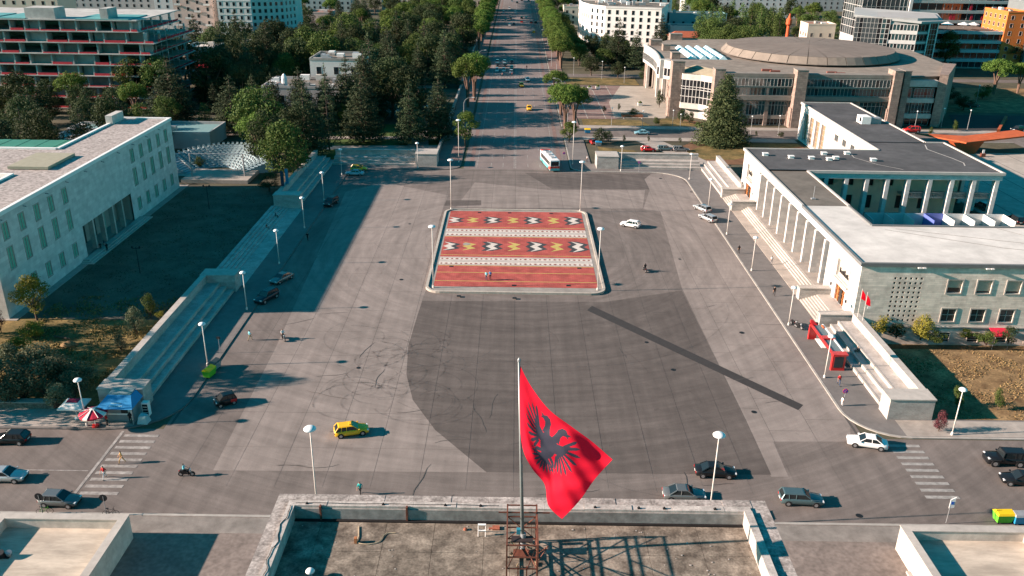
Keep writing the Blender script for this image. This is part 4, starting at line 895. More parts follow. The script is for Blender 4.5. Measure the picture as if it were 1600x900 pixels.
# eagle silhouette in flag coordinates (x right, y up, unit = half eagle height)
def rot(pts, a, c=(0,0)):
    ca, sa = math.cos(a), math.sin(a); return [(c[0]+(x-c[0])*ca-(y-c[1])*sa, c[1]+(x-c[0])*sa+(y-c[1])*ca) for x, y in pts]
half = [[(0,.42),(.14,.42),(.26,.30),(.30,.05),(.24,-.2),(.12,-.42),(0,-.5)],                       # body
        [(.02,.36),(.10,.62),(.12,.80),(.20,.95),(.32,.96),(.40,.88),(.52,.90),(.44,.80),(.50,.74),(.38,.76),(.30,.72),(.27,.58),(.30,.34)],  # neck, head, beak
        [(.22,.30),(.42,.40),(.56,.58),(.66,.60),(.62,.30),(.50,.05),(.28,-.05)]]                    # wing root
for k in range(9):                                                                                     # wing feathers
    a = rad(62 - k*17); L = (.62,.68,.72,.72,.70,.66,.60,.52,.44)[k]; c = (.44 - .012*k, .36 - .055*k)
    half.append(rot([(c[0], c[1]-.038), (c[0]+L*.8, c[1]-.05), (c[0]+L, c[1]+.0), (c[0]+L*.8, c[1]+.045), (c[0], c[1]+.038)], a, c))
half.append([(.14,-.22),(.34,-.34),(.42,-.50),(.36,-.52),(.24,-.42),(.10,-.32)])                     # leg
for k in range(4): a = rad(-20 - 40*k); half.append(rot([(.39,-.50),(.52,-.515),(.56,-.50),(.52,-.475)], a, (.39,-.50)))
for k in range(5):                                                                                     # tail
    a = rad(-90 + k*15); half.append(rot([(.0,-.35-.025),(.45,-.35-.04),(.62,-.35),(.45,-.35+.04),(0,-.35+.025)], a, (0,-.35)))
polys = half + [[(-x, y) for x, y in p] for p in half]
EX = (np.linspace(0,1,NU+1)[:-1]+.5/NU - .50)*1.4/.41; EY = (.5 - (np.linspace(0,1,NV+1)[:-1]+.5/NV))/.41
GX, GY = np.meshgrid(EX, EY, indexing='ij'); ins = np.zeros(GX.shape, bool)
for p in polys:
    c = np.zeros(GX.shape, bool); n = len(p)
    for i in range(n):
        x0, y0 = p[i-1]; x1, y1 = p[i]
        if y0 == y1: continue
        c ^= ((y0 > GY) != (y1 > GY)) & (GX < (x1-x0)*(GY-y0)/(y1-y0)+x0)
    ins |= c
FR = M('red flag cloth', (.80,.009,.035), .75, .06, 2, coord='obj', spec=.2); FB = M('black flag cloth', (.05,.05,.075), .6, .05, 2, coord='obj', spec=.3)
for mt_, c_ in ((FR, (.95,.012,.05,1)), (FB, (.06,.055,.08,1))):      # thin cloth lets the sun through
    n_ = mt_.node_tree.nodes; tl_ = n_.new('ShaderNodeBsdfTranslucent'); tl_.inputs[0].default_value = c_; ms_ = n_.new('ShaderNodeMixShader'); ms_.inputs[0].default_value = .5
    mt_.node_tree.links.new(n_['Principled BSDF'].outputs[0], ms_.inputs[1]); mt_.node_tree.links.new(tl_.outputs[0], ms_.inputs[2]); mt_.node_tree.links.new(ms_.outputs[0], n_['Material Output'].inputs[0])
for want, nm, mt_ in ((False, 'cloth', FR), (True, 'eagle', FB)):
    fs = [(i*(NV+1)+j, (i+1)*(NV+1)+j, (i+1)*(NV+1)+j+1, i*(NV+1)+j+1) for i in range(NU) for j in range(NV) if ins[i,j] == want]
    used = sorted({k for f in fs for k in f}); mp_ = {k: q for q, k in enumerate(used)}
    me = bpy.data.meshes.new(nm); me.from_pydata([vs[k] for k in used], [], [tuple(mp_[k] for k in f) for f in fs]); me.materials.append(mt_)
    me.polygons.foreach_set('use_smooth', [True]*len(me.polygons))
    ob = bpy.data.objects.new(nm, me); COL.objects.link(ob); ob.parent = fl
# ------------------------------------------------------------------ congress hall
MUL = M('white mullion', (.46,.45,.43), .6, .05, 1); GLT = glass('teal glass', (.018,.05,.055), .06); GLB = glass('black glass', (.012,.014,.016), .06)
HALLC = M('hall concrete', (.225,.198,.172), .9, .12, .5, stain=.2, stain_scale=.2, grain=.06); HALLR = M('hall roof', (.23,.195,.162), .95, .14, .4, stain=.25, stain_scale=.1, grain=.08)
hall = thing('congress_hall', 'large concrete and glass hall with a round brown disc roof', 'building', (95, 320, 0))
foot = [(57.5,304),(57.5,292),(67,281),(67,276),(122,276),(136,280),(150,300),(154,345),(132,372),(66,370),(54,346)]
MB().prism(foot, 0, 15.3).build('wall', HALLC, hall)
roof = MB().flat([(50.2,345.5),(51.0,336),(51.6,326),(51.2,316),(50.4,307),(54,304),(57,292),(66,281),(69.5,272.6),(115.7,272.6),(122,276),(136,279),(150,300),(154,345),(132,372),(66,370)], 15.6).build('roof', HALLR, hall)
def glazing(par, p, q, z0, z1, n, pane, rows=(), fr=.075, name='window', proud=.06):
    p = Vector((*p, 0)); q = Vector((*q, 0)); d = (q-p); L = d.length; d.normalize(); nrm = Vector((d.y, -d.x, 0))
    P = lambda u, v, e: tuple(p + d*u + nrm*(-e) + Vector((0,0,v)))
    f = MB()
    for i in range(n+1): u = L*i/n; pbox(f, P, u-fr/2, u+fr/2, z0, z1, -proud, .02)
    for v in (z0, z1, *rows): pbox(f, P, -fr/2, L+fr/2, v-fr/2, v+fr/2, -proud-.01, .015)
    fo = f.build(name, MUL, par)
    for i in range(n): rect(MB(), P, L*i/n, L*(i+1)/n, z0, z1, .0).build('pane', pane if (i*7+int(z0)) % 5 else GLB, fo)
    return fo
def wallseg(par, pts, z0, z1, th, mat_, name):
    mb = MB()
    for a, b in zip(pts[:-1], pts[1:]):
        a_ = Vector(a); b_ = Vector(b); d = (b_-a_).normalized(); n = Vector((d.y, -d.x))*th
        mb.prism([a_, b_, b_ - n, a_ - n], z0, z1)
    return mb.build(name, mat_, par)
def pylon(x0, x1, y0, y1, h): 
    p = MB().box(x0, x1, y0, y1, 0, h).build('pylon', CL_R, hall); MB().box(x0-.35, x0, y0+.5, y1-.5, 0, 6.2).build('pylon_foot', CL_R, p); MB().box(x0-.1, x1+.1, y0-.1, y1+.1, h, h+.18).build('cap', HALLC, p)
for a in ((51.6,55.6,286,290.5,18),(62.8,66,273,277,17.6),(87.6,91,270.2,274.6,18),(118.4,121,271.5,277,18),(122.2,124.2,273,279,17.8)): pylon(*a)
for a in ((53,57.5,346,350,17.6),(55.5,58.2,331,334.5,17.8),(55,58,308.5,312,17.8),(64,69,366,370,17.8)): pylon(*a)
MB().prism([(134.5,276),(137,275.4),(151,300),(147.5,302)], 0, 16.6).build('pylon', CL_R, hall)
# front glass bays
for (x0, x1, y) in ((66.2, 87.5, 272.6), (91.2, 118.3, 272.6)):
    MB().box(x0, x1, y+.05, y+3.4, 15.2, 16.6).build('fascia', HALLC, hall); MB().box(x0+.3, x1-.3, y+.1, y+3.4, 12.2, 12.7).build('floor_band', HALLC, hall)
    n = int((x1-x0)/1.15)
    glazing(hall, (x0+.4, y+.04), (x1-.4, y+.04), 12.75, 15.15, n, GLT); glazing(hall, (x0, y+1.0), (x1, y+1.0), 9.8, 12.1, n, GLT)
    MB().box(x0-.1, x1+.1, y+.2, y+3.4, 8.3, 9.7).build('floor_band', HALLC, hall)
    for k in range(3):
        a = x0 + (x1-x0)*k/3 + .6; b = x0 + (x1-x0)*(k+1)/3 - .6
        glazing(hall, (a, y+1.6), (b, y+1.6), 3.4, 7.8, 6, GLT, rows=(6.6,)); MB().box(b, b+1.2, y+1.2, y+3.4, 0, 8.3).build('pier', CL_R, hall)
        glazing(hall, (a, y+1.7), (b, y+1.7), .2, 2.2, 5, GLB)
    MB().box(x0, x1, y+1.3, y+3.4, 2.2, 3.3).build('floor_band', HALLC, hall)
glazing(hall, (121, 274.2), (122.2, 274.2), 1, 15, 1, GLB, rows=(4,7,10,12.5))
MB().box(124.2, 134.6, 276.3, 280, 12.6, 14.6).build('fascia', CL_P, hall)
for z0, z1 in ((9.0, 12.0), (4.0, 7.4)):
    glazing(hall, (124.4, 277), (127, 277), z0, z1, 2, GLT); glazing(hall, (127.8, 277), (134.2, 277), z0, z1, 6, GLT, rows=(z0+.7,))
    MB().box(124.2, 134.6, 276.6, 280, z0-1.5, z0-.1).build('floor_band', CL_P, hall)
glazing(hall, (124.4, 277.2), (134.2, 277.2), .2, 2.3, 5, GLB)
# the polygonal bay beside the entrance
bp = [(54.3, 292.5), (55.0, 285.0), (60.4, 282.2), (63.6, 278.6)]
wallseg(hall, bp, 12.6, 14.4, .5, CL_P, 'bay_fascia'); wallseg(hall, bp, 3.2, 5.0, .5, CL_P, 'bay_apron')
for a, b, n in ((bp[0], bp[1], 5), (bp[1], bp[2], 5), (bp[2], bp[3], 3)):
    glazing(hall, a, b, 5.0, 12.6, n, GLB, rows=(7.2, 9.6, 10.4), fr=.16); 
MB().poly([(54.3,292.5,14.4),(55,285,14.4),(60.4,282.2,14.4),(60,292,16.2)]).poly([(60.4,282.2,14.4),(63.6,278.6,14.4),(66,280,16.2),(60,292,16.2)]).build('bay_roof', M('tan bay roof', (.26,.225,.16), .9, .1, .6), hall)
wallseg(hall, [(55.8,292.5),(56.2,286.5),(61,284),(64,280.5)], 0, 3.2, .4, CL_P, 'bay_base')
# curved entrance wing
cv = [(50.4,345.5),(51.1,336),(51.5,326),(51.1,316),(50.4,307.2)]
wallseg(hall, smooth([Vector(p) for p in cv[::-1]], 4), 13.4, 16.2, -.6, CL_P, 'entrance_fascia'); wallseg(hall, smooth([Vector(p) for p in cv[::-1]], 4), 9.6, 10.6, -.6, CL_P, 'entrance_apron')
for a, b in zip(cv[:-1], cv[1:]): glazing(hall, a, b, 10.6, 13.4, 7, GLB, fr=.22)
MB().box(50.5, 54, 304.5, 307.2, 9.6, 16).build('entrance_fascia', CL_P, hall); glazing(hall, (49.9,306.9), (55,300.6), 10.6, 13.4, 5, GLB, fr=.25); wallseg(hall, [(49.9,306.9),(55.2,300.4)], 13.4, 15.9, .5, CL_P, 'entrance_fascia'); wallseg(hall, [(49.9,306.9),(55.2,300.4)], 9.6, 10.6, .5, CL_P, 'entrance_apron')
for (x, y) in ((52,341),(53,322),(53.5,312),(54.5,303)): MB().box(x-.5, x+.5, y-.7, y+.7, 0, 9.6).build('column', CL_P, hall)
glazing(hall, (54.8,346), (57,306), .5, 6, 10, GLT, rows=(3,))
MB().box(51.6, 53.0, 343.6, 347.6, 0, 10).build('pylon', CL_R, hall)
# skylights and disc roof
for k in range(4):
    for j in range(4):
        x0, y0 = 61.5 + k*3.5, 309.5 + j*7.8
        MB().hexa([(x0,y0,15.62),(x0+3,y0,15.62),(x0+3,y0+7.2,15.62),(x0,y0+7.2,15.62)], [(x0+1.2,y0+.2,16.7),(x0+1.8,y0+.2,16.7),(x0+1.8,y0+7,16.7),(x0+1.2,y0+7,16.7)]).build('skylight', M('blue white skylight', (.50,.66,.70), .3, .05, 1), roof)
DISC = M('disc roofing', (.19,.155,.132), .9, .1, .35, stain=.15, stain_scale=.08)
dc = MB().lathe([(27,15.6),(29,15.9),(31.6,16.15),(31.7,16.4)], (108.4,326,0), 60).build('drum', M('disc soffit', (.16,.14,.125), .9, .1), hall)
for k in range(30):
    a0, a1 = 2*math.pi*k/30 + .004, 2*math.pi*(k+1)/30 - .004
    c_ = lambda r, a, z: (108.4 + r*math.cos(a), 326 + r*math.sin(a), z)
    am = (a0+a1)/2
    MB().hexa([c_(31.6,a0,16.4), c_(31.6,am,16.4), c_(31.6,a1,16.4), c_(29.4,a1,16.4), c_(29.4,a0,16.4)], [c_(29.7,a0,18.6), c_(29.7,am,18.6), c_(29.7,a1,18.6), c_(29.2,a1,18.6), c_(29.2,a0,18.6)]).build('fascia_panel', M('disc fascia', (.205,.172,.143), .85, .12, .5, stain=.15), dc)
    MB().poly([c_(29.6,a0,18.65), c_(29.6,am,18.65), c_(29.6,a1,18.65), c_(.4,a1,19.5), c_(.4,a0,19.5)]).build('roof_panel', DISC, dc)
for (x, y) in ((84,282),(82,284.5),(104,279),(102,281)): MB().box(x-1.6, x+1.6, y-.4, y+.4, 15.6, 16.3).build('roof_equipment', M('dull red', (.22,.08,.06), .8, .2), roof)

# ------------------------------------------------------------------ other buildings
def block(name, label, x0, x1, y0, y1, h, wall, cols_, rows_, wsz=(1.3, 1.7), side=None, pane=None, roofm=None, z0=2.0, fh=3.2, frame=None, group=None, par_h=.7, clutter=3, parmat=None, balcony=None):
    t = thing(name, label, 'building', ((x0+x1)/2, (y0+y1)/2, 0), group=group)
    P1 = lambda u, v, d: (u, y0 + d, v)
    hs = [(x0 + (x1-x0)*(i+.5)/cols_ - wsz[0]/2, x0 + (x1-x0)*(i+.5)/cols_ + wsz[0]/2, z0 + j*fh, z0 + j*fh + wsz[1]) for i in range(cols_) for j in range(rows_)] if cols_ else []
    hs = [q for q in hs if q[3] < h - .3]
    mb = MB(); openwall(mb, P1, x0, x1, 0, h, hs, .25)
    hs2 = []
    sx = {'left': x0, 'right': x1}
    if side:
        s_ = 1 if side == 'left' else -1; X_ = sx[side]; P2_ = lambda u, v, d: (X_ + s_*d, u, v); nc = max(1, int((y1-y0)/3.6))
        hs2 = [(y0 + (y1-y0)*(i+.5)/nc - wsz[0]/2, y0 + (y1-y0)*(i+.5)/nc + wsz[0]/2, z0 + j*fh, z0 + j*fh + wsz[1]) for i in range(nc) for j in range(rows_)]; hs2 = [q for q in hs2 if q[3] < h - .3]
        openwall(mb, P2_, y0, y1, 0, h, hs2, .25)
    if side != 'left': mb.poly([(x0,y0,0),(x0,y1,0),(x0,y1,h),(x0,y0,h)])
    if side != 'right': mb.poly([(x1,y0,0),(x1,y1,0),(x1,y1,h),(x1,y0,h)])
    mb.poly([(x0,y1,0),(x1,y1,0),(x1,y1,h),(x0,y1,h)]); mb.build('wall', wall, t)
    for q in hs: window(t, P1, q, pane or GLS, frame or wall, fw=.08, proud=.04, depth=.22)
    for q in hs2: window(t, P2_, q, pane or GLS, frame or wall, fw=.08, proud=.04, depth=.22)
    rf = MB().flat([(x0,y0),(x1,y0),(x1,y1),(x0,y1)], h-.05).build('roof', roofm or R_TAN, t)
    mb = MB()
    for a in ((x0-.1,x0+.25,y0-.1,y1+.1),(x1-.25,x1+.1,y0-.1,y1+.1),(x0+.25,x1-.25,y0-.1,y0+.25),(x0+.25,x1-.25,y1-.25,y1+.1)): mb.box(*a, h-.06, h+par_h)
    mb.build('parapet', parmat or wall, rf)
    r_ = random.Random(name + label)
    for k in range(clutter):
        x, y = r_.uniform(x0+1.5, x1-2), r_.uniform(y0+1.5, y1-1.5); s1, s2, s3 = r_.uniform(.5,1.6), r_.uniform(.5,1.3), r_.uniform(.5,1.8)
        MB().box(x-s1, x+s1, y-s2, y+s2, h-.05, h+s3).build('roof_box', r_.choice([WHITE, GREYM, CL_P, CONC]), rf)
    if balcony:
        for q in hs[::balcony]:
            b_ = MB().box(q[0]-.9, q[1]+.9, y0-1.2, y0, q[2]-.75, q[2]-.6).build('balcony', wall, t); MB().box(q[0]-.9, q[1]+.9, y0-1.2, y0-1.1, q[2]-.6, q[2]+.3).build('railing', frame or wall, b_)
    return t
PLW = M('white render', (.56,.55,.53), .8, .08, .3, stain=.08); PLC = M('cream render 2', (.50,.43,.35), .8, .08, .3); PLG = M('grey render', (.33,.33,.325), .85, .1, .3); TEALP = M('teal grey render', (.26,.33,.33), .8, .08, .3); PINK = M('pinkish render', (.46,.36,.32), .8, .08, .3)
TILE = M('roof tiles', (.30,.085,.045), .85, .2, 1.2)
# concrete frame under construction
cf = thing('unfinished_building', 'unfinished concrete building frame with red safety netting, upper left', 'building', (-146, 300, 0))
CFM = M('raw concrete', (.42,.41,.39), .9, .14, .4, stain=.25, stain_scale=.3); NET = M('red netting', (.45,.03,.045), .8, .2, 2); BLK = M('hollow block wall', (.26,.23,.20), .9, .15, .8)
rc = random.Random(4); fz = [0.6 + 3.52*k for k in range(9)]
for k, z in enumerate(fz):
    xr = -121 + .9*math.sin(k*2.3) + (3.5 if k < 7 else 0); MB().box(-190, xr, 284.2, 322, z-.32, z).build('floor_slab', CFM, cf)
    if k < 8:
        x = -189; j = 0
        while x < xr - 1:
            wv = 4.6 + 2.6*rc.random()
            MB().box(x, x+.45, 284.8, 286.6 + 1.5*rc.random(), z, z+3.2).build('column', CFM, cf)
            if rc.random() < .62: MB().box(x+.5, min(x+wv, xr-.6), 286.6 + 1.6*rc.random(), 289, z, z+3.2).build('infill_wall', CFM if rc.random() < .55 else BLK, cf)
            if rc.random() < .85: MB().box(x+.5, min(x+wv-.1, xr-.3), 284.4, 284.46, z, z+.3 + .5*rc.random()).build('safety_net', NET, cf)
            x += wv; j += 1
        for y in (291, 298, 306, 314): MB().box(xr-1.2, xr-.7, y, y+.6, z, z+3.2).build('column', CFM, cf)
        MB().box(xr-.2, xr-.12, 288, 320, z, z+.7).build('safety_net', NET, cf)
        MB().box(-188, xr-8, 301, 301.3, z, z+3.2).build('core_wall', BLK, cf)
for (a, b) in ((-190,-168), (-166,-157), (-141,-124)): MB().box(a, b, 284.4, 300, fz[8]+.02, fz[8]+.3).build('formwork_sheet', M('teal formwork', (.10,.28,.28), .6, .15, .5), cf)
for (a, b) in ((-157,-147.5), (-133,-130.5)): MB().box(a, b, 284.9, 292, fz[8], fz[8]+3.4).build('upper_wall', CFM, cf)
mb = None
for x in np.arange(-119.6, -112, 1.9):
    for y in (288, 296, 304): MB().cyl((float(x)+.02*y-5.8, y, 0), (float(x)+.02*y-5.8, y, 27), .07, n=5).build('scaffold_pole', GREYM, cf)
for z in np.arange(3, 27, 3.5): MB().box(-119.6, -112.6, 288, 304, float(z), float(z)+.08).build('scaffold_deck', M('scaffold boards', (.22,.17,.12), .9, .2), cf)
# white tower
tw = thing('white_tower', 'tall white apartment tower with rounded corner, behind the left trees', 'building', (-124, 436, 0))
segs = [((-141.5,424),(-125.6,424)), ((-125.6,424),(-118,426.5)), ((-118,426.5),(-111.5,431.5)), ((-111.5,431.5),(-108,440))]
mb = MB(); wins = []
for (p, q), n in zip(segs, (5,3,3,3)):
    p_ = Vector((*p,0)); q_ = Vector((*q,0)); d_ = (q_-p_); L = d_.length; d_.normalize(); nr = Vector((d_.y,-d_.x,0))
    P = (lambda p_, d_, nr: (lambda u, v, e: tuple(p_ + d_*u - nr*e + Vector((0,0,v)))))(p_, d_, nr)
    hs = [(L*(i+.5)/n - .62, L*(i+.5)/n + .62, 3 + 3.1*j, 4.7 + 3.1*j) for i in range(n) for j in range(10)]
    openwall(mb, P, 0, L, 0, 36, hs, .25); wins.append((P, hs))
    for j in range(10): pbox(MB(), P, 0, L, 2.0+3.1*j, 2.18+3.1*j, -.12, 0).build('floor_band', PLW, tw)
mb.poly([(-108,440,0),(-108,452,0),(-108,452,36),(-108,440,36)]); mb.poly([(-141.5,424,0),(-141.5,452,0),(-141.5,452,36),(-141.5,424,36)]); mb.build('wall', PLW, tw)
for P, hs in wins:
    for q in hs: window(tw, P, q, GLS, PLW, fw=.1, proud=.05)
MB().flat([(-141.5,424),(-125.6,424),(-118,426.5),(-111.5,431.5),(-108,440),(-108,452),(-141.5,452)], 36).build('roof', R_TAN, tw)
block('balcony_house', 'pale house with balconies left of the white tower', -167, -148, 436, 450, 30, PINK, 4, 8, side='right', balcony=3, frame=PLW)
block('grey_block', 'plain grey house in front of the white tower', -136, -119, 385, 398, 9, PLG, 2, 1, side='right', clutter=4)
block('low_house', 'low pale house with cluttered roof behind the awning house', -152, -130, 350, 372, 9.5, PLC, 3, 2, clutter=12)
ah = block('awning_house', 'teal grey house with red awnings between the trees', -127.5, -116, 338, 352, 13.2, TEALP, 2, 2, wsz=(1.6,2.4), z0=3, fh=4.6, side='right', roofm=R_WHITE, clutter=1)
for (x, z) in ((-124.6,10.4), (-118.9,10.4)): MB().lathe([(1.25,0),(1.15,.45),(.7,.85),(.1,1.0)], (x, 338, z-.1), 12, ry=.8).build('awning', M('red canvas', (.42,.03,.05), .8, .1, 2), ah)
MB().hexa([(-124,335.6,6.0),(-118,335.6,6.0),(-118,338,6.2),(-124,338,6.2)], [(-124,335.6,6.1),(-118,335.6,6.1),(-118,338,7.4),(-124,338,7.4)]).build('awning', M('red canvas', (.42,.03,.05)), ah)
# villa in the park
vl = block('park_villa', 'grey park villa with red and white roof clutter among the conifers', -78, -54, 266, 284, 11.2, PLG, 6, 2, wsz=(1.6,2.2), z0=2.2, fh=4.6, side='right', roofm=R_TAN, clutter=9, frame=PLW)
block('villa_upper_wing', 'upper pale wing of the park villa rising behind its terrace', -67, -50, 285, 302, 17.0, PLW, 3, 3, wsz=(1.6,2.4), z0=2.5, fh=5, side='right', roofm=R_TAN, clutter=10, parmat=CONC)
mb = MB().box(-70, -62, 268, 274, 11.15, 12.4).box(-60, -56, 270, 276, 11.15, 13); mb2 = MB().lathe([(.9,0),(.9,2.6),(.5,3.6),(.1,4)], (-71.6,269,11.15), 10); o = mb2.build('white_tank', WHITE); tag(o, 'white upright tank on the roof of the park villa', 'tank')
MB().box(-76, -73, 268, 270, 11.15, 12.2).build('red_unit', M('dull red', (.22,.08,.06)), None); tag(bpy.data.objects['red_unit'], 'red box unit beside the white tank on the villa roof', 'roof unit')
# low sheds behind the left building
block('flat_shed', 'low shed with pale flat roof behind the marble building', -120, -107, 212, 226, 5.5, PLG, 2, 1, roofm=R_WHITE, clutter=2, side='right'); block('flat_shed', 'long low teal-roofed shed left of the open-air theatre', -100, -84, 233, 247, 4, PLG, 2, 1, roofm=M('teal roof sheet', (.16,.27,.27), .7, .1), clutter=1, side='right')
block('flat_shed', 'small outbuilding with blue roof behind the low shed', -122, -112, 231, 240, 5, PLG, 1, 1, roofm=M('teal roof sheet', (.16,.27,.27)), clutter=1)
# far left of the boulevard
block('far_block', 'far teal grey block among the treetops, top centre left', -150, -118, 640, 660, 17, TEALP, 8, 4); block('far_block', 'far cream striped block left of the boulevard, at the top edge', -98, -25, 655, 675, 16.5, PLC, 20, 4, wsz=(1.6,2.2)); block('far_block', 'far white block behind the wood left of the tower', -210, -160, 520, 545, 24, PLW, 10, 6)
block('far_house', 'far house with dark red roof behind the wood', -128, -108, 520, 536, 10, PINK, 4, 2, roofm=TILE)
for i, (x0, x1, y, h, m_) in enumerate(((-330,-215,420,26,PLC), (-300,-205,560,30,PLG), (-110,-40,800,22,PLW), (30,110,820,20,PLC), (120,200,640,18,PLW), (215,300,700,24,PLG), (-260,-140,760,26,PLC))):
    block('far_block', ('wide cream block at the far left edge', 'tall grey block at the far left edge', 'white block closing the view left of the boulevard', 'cream block closing the view right of the boulevard', 'white far block beyond the poplars', 'grey far block beyond the office towers', 'cream far block beyond the white tower')[i], x0, x1, y, y+18, h, m_, int((x1-x0)/4.5), int(h/3.3))

# ---- right of the boulevard
wc = thing('curved_white_building', 'white curved apartment building right of the boulevard', 'building', (55, 490, 0))
crv = [(36.5,520),(36.8,500),(40,484),(47.5,474),(76,467)]; nn = (5,4,3,7); mb = MB(); wins = []
for (p, q), n in zip(zip(crv[:-1], crv[1:]), nn):
    p_ = Vector((*p,0)); q_ = Vector((*q,0)); d_ = (q_-p_); L = d_.length; d_.normalize(); nr = Vector((d_.y,-d_.x,0))
    P = (lambda p_, d_, nr: (lambda u, v, e: tuple(p_ + d_*u - nr*e + Vector((0,0,v)))))(p_, d_, nr)
    hs = [(L*(i+.5)/n - .75, L*(i+.5)/n + .75, 2.2 + 3.4*j, 4.4 + 3.4*j) for i in range(n) for j in range(5)]
    openwall(mb, P, 0, L, 0, 19.5, hs, .3); wins.append((P, hs)); pbox(MB(), P, 0, L, 18.9, 19.9, -.2, .3).build('cornice', PLW, wc)
mb.poly([(76,467,0),(86,505,0),(86,505,19.5),(76,467,19.5)]); mb.poly([(86,505,0),(36.5,520,0),(36.5,520,19.5),(86,505,19.5)]); mb.build('wall', M('bright white render', (.70,.67,.63), .8, .05, .3), wc)
for P, hs in wins:
    for q in hs: window(wc, P, q, GLS, PLW, fw=.1, proud=.05)
rf = MB().flat([(36.5,520),(36.8,500),(40,484),(47.5,474),(76,467),(86,505)], 19.3).build('roof', R_TAN, wc)
rq = random.Random(8)
for k in range(16): x, y = rq.uniform(42,80), rq.uniform(486,506); s_ = rq.uniform(.6,2); MB().box(x-s_, x+s_, y-1, y+1, 19.3, 19.3+rq.uniform(.6,2.4)).build('roof_box', rq.choice([WHITE, PINK, CONC, GREYM]), rf)
block('teal_block', 'teal shaded block behind the curved white building', 52, 92, 530, 550, 26, M('blue teal render', (.17,.32,.34), .8, .08, .3), 9, 7, wsz=(1.6,2), frame=PLW); block('teal_block', 'low teal flat-roofed wing right of the curved white building', 86, 118, 500, 512, 14, M('blue teal render', (.17,.32,.34)), 6, 3); block('pale_wing', 'low pale wing in front of the teal wing', 84, 116, 482, 494, 9, PLW, 6, 2)
for i, (x0, x1, y, h) in enumerate(((80,98,456,6.5), (100,112,458,7))):
    t = thing('tiled_house', ('red tiled house between the cedars behind the hall', 'smaller red tiled house nearer the poplars')[i], 'house', ((x0+x1)/2, y+5, 0)); MB().box(x0, x1, y, y+10, 0, h).build('wall', PLC, t)
    MB().hexa([(x0-.6,y-.6,h),(x1+.6,y-.6,h),(x1+.6,y+10.6,h),(x0-.6,y+10.6,h)], [(x0+3,y+5-.1,h+2.6),(x1-3,y+5-.1,h+2.6),(x1-3,y+5.1,h+2.6),(x0+3,y+5.1,h+2.6)]).build('roof', TILE, t)
    for k in range(3): MB().box(x0+2+k*(x1-x0-5)/2, x0+3.4+k*(x1-x0-5)/2, y-.05, y+.02, 2, 4).build('window', GLS, t)
block('cream_house', 'cream house with tiled roof beside the glass office', 138, 151, 420, 432, 17, PLC, 3, 4, roofm=TILE, side='left'); block('cream_house', 'low cream house behind the disc roof', 112, 124, 436, 446, 9, PLC, 3, 2, roofm=TILE, side='left')
block('cream_house', 'small cream house at the top of the boulevard, right side', 30, 42, 560, 572, 12, PLC, 3, 3, roofm=TILE, side='left')
# glass offices
go = thing('glass_office', 'glass and white office block right of the disc roof', 'building', (166, 395, 0))
ZO = 25.0
MB().prism([(146.5,384),(156.5,381),(170,378),(180,381),(188,402),(160,420)], 0, ZO-.6).build('core', PLG, go)
MB().hexa([(145.5,385,ZO-.9),(171,376,ZO-2.6),(182,380,ZO-2.6),(190,404,ZO-1.5),(160,424,ZO-.9)], [(145.5,385,ZO),(171,376,ZO-1.7),(182,380,ZO-1.7),(190,404,ZO-.6),(160,424,ZO)]).build('roof', M('office roof', (.40,.41,.40), .6, .06, .3), go)
DGL = glass('grey glass', (.045,.055,.06), .12)
glazing(go, (146.3,384), (156.4,380.9), 3, ZO-1, 7, DGL, rows=[3+2.1*k for k in range(1,10)], fr=.1); glazing(go, (156.4,380.8), (159.5,379.9), 3, ZO-1.2, 2, GLT, rows=[3+2.1*k for k in range(1,10)], fr=.2)
for j in range(5):
    z = 3.2 + 4.0*j
    if j < 4: wallseg(go, [(159.6,380.0),(170.4,376.9)], z+2.6, z+4.0, .4, PLW, 'white_band'); wallseg(go, [(170.4,376.9),(175.6,378.4)], z+2.9, z+3.7, .4, PLW, 'white_band')
    glazing(go, (159.6,380.3), (170.4,377.2), z, z+2.6, 8, GLT, fr=.28); glazing(go, (170.4,377.3), (175.6,378.8), z, z+2.6, 3, GLB, fr=.1)
glazing(go, (175.6,378.3), (180.2,380.4), .5, ZO-2.8, 3, GLB, rows=[3+2.1*k for k in range(1,9)], fr=.12)
for p in ((175.7,378.0),(180.2,380.1)): MB().cyl((*p,0), (*p,ZO-2), .25, n=6).build('steel_mast', WHITE, go)
tg = thing('dark_glass_tower', 'dark glass tower with red accents behind the office block', 'building', (200, 440, 0))
MB().box(168, 240, 436, 460, 0, 70).build('core', PLG, tg)
for j in range(11): glazing(tg, (192,435.8), (239,435.8), 14+4.6*j, 17.2+4.6*j, 12, GLT if j % 2 else GLB, fr=.15); MB().box(191.8, 239.2, 435.2, 436, 17.25+4.6*j, 18.5+4.6*j).build('floor_band', TEALP, tg)
glazing(tg, (168,435.8), (186,435.8), 14, 66, 8, DGL, rows=[14+3.5*k for k in range(1,15)], fr=.12); glazing(tg, (186,435.6), (191.5,435.6), 14, 66, 3, GLT, rows=[14+3.5*k for k in range(1,15)], fr=.3)
glazing(tg, (167.9,460), (167.9,436), 10, 66, 8, DGL, rows=[14+3.5*k for k in range(0,15)], fr=.2)
MB().box(190.4, 191.8, 434.8, 436, 12, 68).build('white_fin', PLW, tg)
rq = random.Random(5)
for k in range(14): x, j = rq.uniform(194,236), rq.randint(0,4); MB().box(x, x+1.1, 435.5, 435.7, 14.2+4.6*j, 17+4.6*j).build('red_panel', M('red film', (.30,.02,.04), .4, 0), tg)
